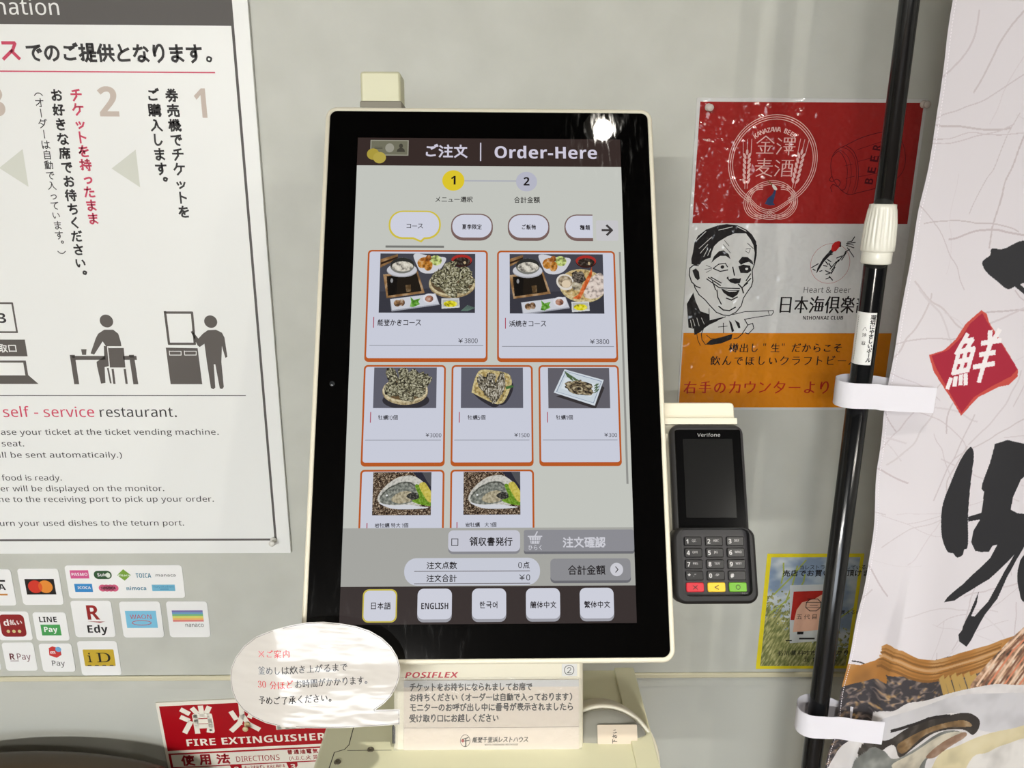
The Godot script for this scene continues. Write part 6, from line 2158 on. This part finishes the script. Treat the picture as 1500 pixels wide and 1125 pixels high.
func banner() -> void:
	var px := 0.432
	var pz := 0.182
	var t := thing("banner_pole", "black telescopic banner pole with white ribbed clamp and warning label", "pole", Vector3(px, 0, pz))
	var black := surface("black_enamel", Color8(15, 16, 18), 0.17)
	var white := surface("ivory_plastic", Color8(232, 230, 218), 0.28)
	part("lower_tube", turned([[0.0, 0.02], [0.0128, 0.02], [0.0128, 1.47], [0.0, 1.47]]), black, t)
	part("upper_tube", turned([[0.0, 1.46], [0.0103, 1.46], [0.0103, 2.1], [0.0, 2.105]]), black, t)
	part("clamp", turned([[0.0128, 1.452], [0.0158, 1.4525], [0.0164, 1.454], [0.0164, 1.465], [0.0158, 1.466], [0.0178, 1.4665], [0.0182, 1.468], [0.0182, 1.4745, 0.0012], [0.0181, 1.48, 0.0016], [0.0172, 1.498, 0.0016], [0.0154, 1.512, 0.0012], [0.0145, 1.515], [0.0143, 1.5185], [0.0103, 1.5192]], 96, 22), white, t)
	part("base_plate", turned([[0.0, 0.0], [0.13, 0.0], [0.14, 0.01], [0.13, 0.022], [0.02, 0.03], [0.018, 0.09], [0.0, 0.09]]), black, t)
	var cross := part("cross_bar", turned([[0.0, 0.0], [0.006, 0.0], [0.006, 0.66], [0.0, 0.66]], 20), black, t)
	cross.transform = Transform3D(Basis(Vector3.BACK, -PI / 2), Vector3(0, 2.08, 0))
	# warning label wrapped round the tube
	var label := Pen.new(0, 0, 0)
	for i in 24:
		label.rect(-19 + i * 1.17, 1397, -19 + (i + 1) * 1.17, 1335)
	wrap_print(label, "warning_label", surface("white_label", Color8(232, 232, 230), 0.35), t, 0.0130)
	var ink := Pen.new(0, 0, 0)
	ink.column("環境にやさしいポ｜ル", 2.4, 1394.5, 1338, 5.8, 0.95)
	ink.column("注意", -4.6, 1373, 1359, 4.6, 0.6)
	ink.line([-4.8, 1376, -2.5, 1380, -0.2, 1376, -5.0, 1376], 0.4)
	for i in 26:
		ink.rect(-12.9, 1392 - i * 2.05, -12.0, 1391 - i * 2.05)
	wrap_print(ink, "label_lettering", surface("label_ink", Color8(30, 29, 31), 0.4), t, 0.01306)

	# the cloth
	var b := thing("cloth_banner", "white cloth banner with black brush characters, red diamond and an oyster photo", "banner", Vector3(0.76, 0.5, 0.2))
	var m := StandardMaterial3D.new()
	m.resource_name = "printed_cloth"
	m.albedo_texture = banner_print()
	m.roughness = 0.75
	m.backlight_enabled = true
	m.backlight = Color(0.22, 0.22, 0.22)
	part("cloth", cloth(), m, b)
	var stitch := surface("white_thread", Color8(236, 230, 236), 0.8)
	var hem := Pen.new(0, 0, 0)
	var y := 520.0
	while y < 1900.0:
		var x := edge_x(y / 1000.0) * 1000.0 - 760.0 + 3.2
		hem.rect(x - 0.45, y - 500.0, x + 0.45, y - 498.0)
		y += 3.4
	for i in hem.v.size():
		hem.v[i].z = fall(hem.v[i].x + 0.76, hem.v[i].y + 0.5) + 0.0004
	put(hem, "hem_stitching", stitch, b)
	var tape := StandardMaterial3D.new()
	tape.resource_name = "white_tape"
	tape.albedo_color = Color8(230, 228, 236)
	tape.roughness = 0.7
	tape.backlight_enabled = true
	tape.backlight = Color(0.3, 0.3, 0.3)
	for s in [[1.3, 0.0305, 0.012, 0.0], [0.846, 0.034, -0.006, -0.008]]:
		part("strap", strap(px, pz, s[0], s[1], s[2], s[3]), tape, b)


func wrap_print(p: Pen, called: String, m: Material, t: Node3D, r: float) -> void:
	var normals := PackedVector3Array()
	for i in p.v.size():
		var q := p.v[i]
		var a := q.x / r - 0.45
		p.v[i] = Vector3(sin(a) * r, q.y, cos(a) * r)
		normals.append(Vector3(sin(a), 0, cos(a)))
	var arrays := []
	arrays.resize(Mesh.ARRAY_MAX)
	arrays[Mesh.ARRAY_VERTEX] = p.v
	arrays[Mesh.ARRAY_NORMAL] = normals
	var mesh := ArrayMesh.new()
	mesh.add_surface_from_arrays(Mesh.PRIMITIVE_TRIANGLES, arrays)
	part(called, mesh, m, t)

# A tape looped round the pole and sewn to the banner's edge.
func strap(px: float, pz: float, y: float, high: float, dip: float, lean: float) -> ArrayMesh:
	var path := PackedVector2Array([Vector2(0.502, 0.222), Vector2(0.47, 0.217), Vector2(0.45, 0.212), Vector2(0.43, 0.2105), Vector2(0.412, 0.2085), Vector2(0.4015, 0.2), Vector2(0.4, 0.188), Vector2(0.408, 0.172), Vector2(0.425, 0.164), Vector2(0.445, 0.168), Vector2(0.462, 0.182), Vector2(0.474, 0.192)])
	path = Pen.smooth(path, 4)
	var st := SurfaceTool.new()
	st.begin(Mesh.PRIMITIVE_TRIANGLES)
	for side in [0.0004, -0.0004]:
		st.set_smooth_group(1 if side > 0 else 2)
		for i in path.size() - 1:
			var q := []
			for k in [i, i + 1]:
				var d: Vector2 = (path[mini(k + 1, path.size() - 1)] - path[maxi(k - 1, 0)]).normalized().orthogonal() * side
				var sag: float = y + (path[k].x - 0.45) * lean + dip * (0.0 if k < 10 else 0.12)
				for e in [-0.5, 0.5]:
					q.append(Vector3(path[k].x + d.x - 0.76, sag + high * e - 0.5, path[k].y + d.y - 0.2))
			for k in [0, 1, 3, 0, 3, 2] if side > 0 else [0, 3, 1, 0, 2, 3]:
				st.add_vertex(q[k])
	st.index()
	st.generate_normals()
	return st.commit()

const EDGE := [[0.5, 0.442], [0.77, 0.4445], [0.843, 0.4535], [0.988, 0.4625], [1.104, 0.4655], [1.213, 0.461], [1.316, 0.459], [1.42, 0.461], [1.497, 0.465], [1.591, 0.4715], [1.659, 0.4695], [1.725, 0.4685], [1.95, 0.468]]

func edge_x(y: float) -> float:
	for i in EDGE.size() - 1:
		if y <= EDGE[i + 1][0]:
			return lerpf(EDGE[i][1], EDGE[i + 1][1], smoothstep(0, 1, (y - EDGE[i][0]) / (EDGE[i + 1][0] - EDGE[i][0])))
	return 0.468

# How far the cloth stands from its mean plane: soft upright folds, and a sharper one along the hem lower down.
func fall(x: float, y: float) -> float:
	var u := x - edge_x(y)
	var z := 0.008 * sin(u * 21.0 + sin(y * 3.1) * 0.9) + 0.004 * sin(u * 47.0 + y * 5.0) + 0.0022 * sin(y * 19.0 + u * 31.0)
	var low := smoothstep(1.12, 0.95, y)
	z -= 0.015 * low * smoothstep(0.047, 0.040, u) * (0.4 + u * 15.0)
	z += 0.0012 * sin(y * 62.0 + u * 9.0) * smoothstep(0.05, 0.0, u)
	return z

func cloth() -> ArrayMesh:
	var st := SurfaceTool.new()
	st.begin(Mesh.PRIMITIVE_TRIANGLES)
	var nx := 110
	var ny := 170
	for side in 2:
		st.set_smooth_group(side + 1)
		var first := side * (nx + 1) * (ny + 1)
		for j in ny + 1:
			for i in nx + 1:
				var y := 0.5 + 1.45 * j / ny
				var u := 0.6 * pow(float(i) / nx, 1.25)
				var x := edge_x(y) + u
				st.set_uv(Vector2(u / 0.6, 1.0 - (y - 0.5) / 1.45))
				st.add_vertex(Vector3(x - 0.76, y - 0.5, fall(x, y) - side * 0.0004))
		for j in ny:
			for i in nx:
				var a := first + j * (nx + 1) + i
				var b := a + nx + 1
				for k in ([a, b, b + 1, a, b + 1, a + 1] if side == 0 else [a, b + 1, b, a, a + 1, b + 1]):
					st.add_index(k)
	st.generate_normals()
	return st.commit()

func banner_print() -> ImageTexture:
	# units: millimetres from the hem and above the floor, y turned down
	var c := Canvas.new(1000, 2000, 0, -1950, 1.0, Color8(214, 209, 214))
	var rng := RandomNumberGenerator.new()
	rng.seed = 21
	var w := c.img.get_width()
	var h := c.img.get_height()
	# the canvas is stretched: 600 x 1450 mm on 1000 x 2000 pixels
	var fit := func(flat: Array) -> Array:
		var out := []
		for i in flat.size() / 2:
			out.append(flat[2 * i] * w / 600.0)
			out.append(-1950.0 + (1950.0 - flat[2 * i + 1]) * h / 1450.0)
		return out
	# long paper fibres of the washi ground
	for i in 340:
		var a := Vector2(rng.randf_range(-40, 640), rng.randf_range(900, 1950))
		var d := Vector2.from_angle(rng.randf() * TAU)
		var flat := []
		for k in 9:
			flat.append(a.x)
			flat.append(a.y)
			d = d.rotated(rng.randf_range(-0.3, 0.3))
			a += d * rng.randf_range(8, 20)
		var tone := Color8(214, 209, 214).lerp(Color8(168, 152, 156), rng.randf_range(0.12, 0.5))
		c.stroke(Pen.smooth(Pen.points(fit.call(flat)), 4), rng.randf_range(1.0, 3.2), tone)
	var black := Color8(34, 34, 38)
	# brush characters
	c.curved(fit.call([122.4, 1482.1, 111.4, 1479.7, 98.9, 1471.4, 87.4, 1471.2, 87.7, 1464.3, 81.5, 1456.0, 88.4, 1445.2, 100.4, 1435.7, 113.3, 1426.8, 121.4, 1431.1, 133.6, 1437.4, 161.5, 1453.8, 193.9, 1468.2, 199.0, 1496.4, 173.0, 1505.6, 142.4, 1491.5]), black)
	c.line(fit.call([122.2, 1430.9, 137.4, 1419.5, 161.7, 1410.3]), 7, black)
	c.poly(fit.call([93.5, 1587.5, 102.1, 1596.3, 116.8, 1592.0, 126.5, 1570.0, 113.7, 1565.5, 99.3, 1573.9, 95.4, 1578.7]), black)
	c.curved(fit.call([100.7, 1236.3, 105.6, 1233.7, 108.3, 1220.7, 109.5, 1190.8, 112.2, 1144.9, 118.3, 1104.9, 114.5, 1099.4, 114.0, 1091.8, 107.2, 1089.1, 100.6, 1095.5, 92.0, 1098.7, 82.0, 1117.7, 78.0, 1141.1, 78.1, 1164.2, 85.6, 1194.6, 92.5, 1220.8]), black)
	c.poly(fit.call([130.5, 1241.4, 144.7, 1246.5, 203.3, 1231.7, 230.1, 1239.1, 241.3, 1216.8, 208.0, 1205.7, 177.4, 1200.1, 170.8, 1194.5, 163.0, 1171.7, 162.8, 1155.6, 172.7, 1150.2, 184.1, 1148.6, 236.2, 1160.0, 246.1, 1140.7, 212.8, 1121.2, 190.3, 1105.5, 182.8, 1085.6, 176.7, 1061.4, 172.6, 1028.7, 162.6, 1003.8, 155.9, 978.5, 152.9, 964.9, 149.2, 956.0, 136.7, 965.0, 133.1, 975.3, 137.5, 982.0, 137.4, 987.1, 143.1, 1008.1, 147.3, 1037.9, 148.9, 1020.5, 145.7, 1002.2, 150.4, 1001.3, 162.4, 1023.8, 171.4, 1069.5, 178.3, 1093.6, 168.2, 1077.6, 155.5, 1057.4, 136.8, 1040.4, 117.2, 1026.9, 101.5, 1027.4, 104.9, 1033.1, 123.9, 1049.4, 141.1, 1073.7, 149.4, 1087.7, 153.9, 1107.6, 148.4, 1105.6, 145.9, 1096.9, 136.9, 1096.1, 129.3, 1097.7, 121.9, 1109.7, 121.6, 1125.4, 127.6, 1141.7, 113.6, 1138.7, 112.2, 1144.9, 128.1, 1151.0, 127.2, 1179.4, 123.5, 1183.2, 123.7, 1190.8, 128.3, 1217.0]), black)
	c.curved(fit.call([188.1, 1077.5, 192.7, 1092.7, 219.4, 1125.1, 257.8, 1113.2, 281.2, 1056.9, 263.9, 1020.0, 227.5, 1016.0, 207.4, 1024.4, 199.0, 1038.9, 191.3, 1057.3]), black)
	# red diamond with a white brush character
	c.poly(fit.call([90.9, 1401.6, 97.3, 1397.4, 101.1, 1388.0, 143.5, 1332.5, 144.5, 1324.8, 136.3, 1314.5, 125.3, 1311.9, 103.3, 1298.9, 85.6, 1276.5, 73.7, 1293.6, 45.6, 1329.9, 36.7, 1349.8, 53.7, 1355.4, 66.3, 1368.0, 75.4, 1385.5]), Color8(190, 72, 62))
	c.poly(fit.call([92.2, 1398.4, 99.7, 1387.5, 142.8, 1333.6, 136.9, 1324.8, 116.5, 1311.9, 98.3, 1298.9, 85.7, 1280.0, 76.3, 1293.1, 47.2, 1335.0, 39.8, 1349.0, 58.6, 1355.4, 73.2, 1370.5, 80.3, 1385.5]), Color8(160, 24, 50))
	for st in Pen.glyph("鮮"):
		var q := []
		for pt in st:
			q.append(71.0 + pt.x * 0.50 - pt.y * 0.08)
			q.append(1374.0 - pt.y * 0.66 + pt.x * 0.10)
		c.stroke(Pen.points(fit.call(q)), 8.5, Color8(232, 226, 228))
	# the oyster photograph at the foot
	var ground := Color8(70, 58, 54)
	c.poly(fit.call([0, 922, 40, 925, 44, 945, 600, 940, 600, 500, 0, 500]), ground, 1.0, 1.2)
	for y in range(int((1950.0 - 945.0) * h / 1450.0), h):
		for x in w:
			var old := c.img.get_pixel(x, y)
			if old.r < 0.8 and old != black:
				var k := sin(c.n.get_noise_2d(x * 0.7 + 90.0, y * 1.1) * 11.0 + y * 0.02)
				var t := c.n.get_noise_2d(x * 1.6, y * 2.4)
				var tone := Color8(58, 54, 58).lerp(Color8(150, 132, 122), clampf(k * 0.6 + t, 0, 1)).lerp(Color8(196, 150, 84), clampf(t * 1.5 - 0.35, 0, 1))
				c.img.set_pixel(x, y, tone)
	var wood := Color8(170, 116, 56)
	var rim := fit.call([-3.1, 929.1, 16.7, 926.6, 33.6, 935.0, 40.2, 941.7, 37.1, 956.9, 43.6, 964.4, 54.6, 962.8, 75.4, 952.1, 103.8, 944.3, 128.0, 943.9, 153.4, 949.5, 178.1, 958.5, 192.2, 966.5, 219.3, 976.9, 225.7, 949.7, 206.3, 931.5, 182.7, 918.7, 163.3, 910.2, 137.1, 906.6, 109.2, 910.5, 85.5, 919.4, 65.2, 925.6, 44.9, 922.7, 47.1, 911.0, 27.7, 901.2, -0.1, 892.0]) as Array
	c.poly(rim, wood, 0.35, 0.4)
	for k in 6:
		var d := k * 21.0
		var flat := [38.4, 953.2, 50.2, 958.0, 73.4, 948.8, 102.2, 939.5, 129.4, 938.1, 162.5, 945.2, 193.6, 960.5]
		for i in flat.size() / 2:
			flat[2 * i + 1] -= d * 0.25
		c.stroke(Pen.smooth(Pen.points(fit.call(flat)), 5), 3.0 + k % 3, wood.darkened(0.12 + 0.12 * (k % 2)) if k != 2 else wood.lightened(0.25))
	for i in 6:
		var x0 := 1000.0 + i * 34.0
		var pair := [x0, 705.0 + (i % 2) * 8.0, x0 + 50.0, 790.0]
		c.line(fit.call(photo(pair)), 12, Color8(176, 144, 82))
	# upright shell, then the open oyster
	c.curved(fit.call(photo([1180, 780, 1200, 690, 1250, 600, 1310, 510, 1400, 440, 1600, 420, 1600, 800, 1380, 770])), Color8(176, 136, 108), 1.1, 1.4)
	for i in 9:
		c.line(fit.call(photo([1200 + i * 26, 760, 1260 + i * 30, 610 - i * 8, 1350 + i * 30, 480 - i * 6])), 5, [Color8(222, 190, 164), Color8(120, 84, 66), Color8(206, 130, 100)][i % 3])
	c.curved(fit.call(photo([600, 1110, 660, 1030, 718, 990, 720, 862, 790, 838, 850, 798, 960, 800, 1080, 790, 1180, 772, 1290, 752, 1420, 762, 1600, 760, 1600, 1400, 560, 1400])), Color8(212, 208, 208), 0.16, 0.6)
	c.curved(fit.call(photo([735, 900, 860, 840, 1000, 822, 1200, 800, 1420, 800, 1600, 830, 1600, 960, 1280, 980, 1200, 900, 1000, 900, 860, 950, 735, 1030])), Color8(196, 194, 198), 0.14, 0.5)
	c.curved(fit.call(photo([722, 1010, 800, 985, 870, 930, 960, 905, 1080, 905, 1180, 892, 1240, 915, 1258, 955, 1240, 1000, 1180, 975, 1040, 985, 960, 1030, 890, 1080, 820, 1010, 722, 1125])), Color8(52, 46, 42), 0.3, 1.0)
	c.curved(fit.call(photo([850, 1010, 940, 960, 1080, 940, 1180, 930, 1220, 960, 1100, 965, 980, 990, 900, 1062])), Color8(128, 100, 66), 0.5, 1.2)
	c.curved(fit.call(photo([722, 1060, 790, 1040, 860, 1085, 960, 1050, 1080, 985, 1180, 990, 1170, 1050, 1060, 1130, 1080, 1400, 722, 1400])), Color8(118, 120, 116), 0.4, 0.8)
	c.curved(fit.call(photo([860, 1120, 980, 1060, 1090, 1000, 1190, 990, 1160, 1060, 1050, 1120, 1000, 1200])), Color8(196, 188, 170), 0.3, 0.8)
	c.curved(fit.call(photo([1050, 1110, 1110, 1040, 1190, 990, 1210, 1010, 1150, 1070, 1100, 1120])), Color8(136, 106, 86), 0.4, 1.0)
	c.curved(fit.call(photo([1110, 1130, 1190, 1060, 1290, 1000, 1420, 975, 1600, 980, 1600, 1400, 1120, 1400])), Color8(206, 194, 158), 0.2, 0.6)
	c.curved(fit.call(photo([1270, 1130, 1340, 1085, 1420, 1050, 1600, 1040, 1600, 1400, 1260, 1400])), Color8(214, 210, 206), 0.2, 0.6)
	c.line(fit.call(photo([800, 940, 870, 918, 980, 900, 1100, 905])), 7, Color8(38, 34, 34))
	return c.texture()

# Points of the oyster print, measured on its own grid, as millimetres on the cloth.
func photo(flat: Array) -> Array:
	var out := []
	for i in flat.size() / 2:
		out.append((flat[2 * i] - 560.0) * 0.2788)
		out.append(1013.0 - (flat[2 * i + 1] - 380.0) * 0.3 - maxf(flat[2 * i + 1] - 600.0, 0.0) * 0.018)
	return out


# ---------------------------------------------------------------- chair by the wall

func chair() -> void:
	var t := thing("chair", "dark brown chair with a rounded backrest against the lower wall", "chair", Vector3(-0.72, 0, 0.18))
	var brown := surface("brown_leatherette", Color8(66, 54, 38), 0.5)
	var wood := surface("dark_wood", Color8(70, 50, 34), 0.5)
	var back := part("backrest", chair_back(), brown, t)
	back.position = Vector3(0, 0.5, -0.11)
	var seat := part("seat", plate(0.21, 0.2, 0.06, -0.03, 0.03, 0.02), brown, t)
	seat.transform = Transform3D(Basis(Vector3.RIGHT, -PI / 2), Vector3(0, 0.43, 0.09))
	for s in [-1, 1]:
		for z in [-0.08, 0.26]:
			var leg := part("leg", turned([[0.0, 0.0], [0.012, 0.0], [0.018, 0.41], [0.0, 0.41]], 20), wood, t)
			leg.position = Vector3(0.17 * s, 0.0, z)
		var stile := part("stile", box(0.03, 0.14, 0.02), wood, t)
		stile.position = Vector3(0.14 * s, 0.47, -0.11)

func chair_back() -> ArrayMesh:
	# a padded slab whose top is a low arch
	var st := SurfaceTool.new()
	st.begin(Mesh.PRIMITIVE_TRIANGLES)
	st.set_smooth_group(1)
	var outline := PackedVector2Array()
	for i in 33:
		var a := PI * i / 32.0
		outline.append(Vector2(-cos(a) * 0.25, 0.105 + sin(a) * 0.08))
	outline.append(Vector2(0.25, 0.0))
	outline.append(Vector2(-0.25, 0.0))
	var rows := [[0.9, -0.022], [0.97, -0.018], [1.0, -0.008], [1.0, 0.008], [0.97, 0.018], [0.9, 0.022]]
	var mid := Vector2(0, 0.09)
	for j in rows.size() - 1:
		for i in outline.size():
			var q := []
			for k in [[i, j], [i + 1, j], [i + 1, j + 1], [i, j + 1]]:
				var p: Vector2 = mid + (outline[k[0] % outline.size()] - mid) * rows[k[1]][0]
				q.append(Vector3(p.x, p.y, rows[k[1]][1]))
			for k in [0, 1, 2, 0, 2, 3]:
				st.add_vertex(q[k])
	for e in [0, rows.size() - 1]:
		for i in outline.size():
			var a: Vector2 = mid + (outline[i] - mid) * rows[e][0]
			var b: Vector2 = mid + (outline[(i + 1) % outline.size()] - mid) * rows[e][0]
			var tri := [Vector3(mid.x, mid.y, rows[e][1]), Vector3(a.x, a.y, rows[e][1]), Vector3(b.x, b.y, rows[e][1])]
			for k in ([0, 2, 1] if e == 0 else [0, 1, 2]):
				st.add_vertex(tri[k])
	st.index()
	st.generate_normals()
	return st.commit()
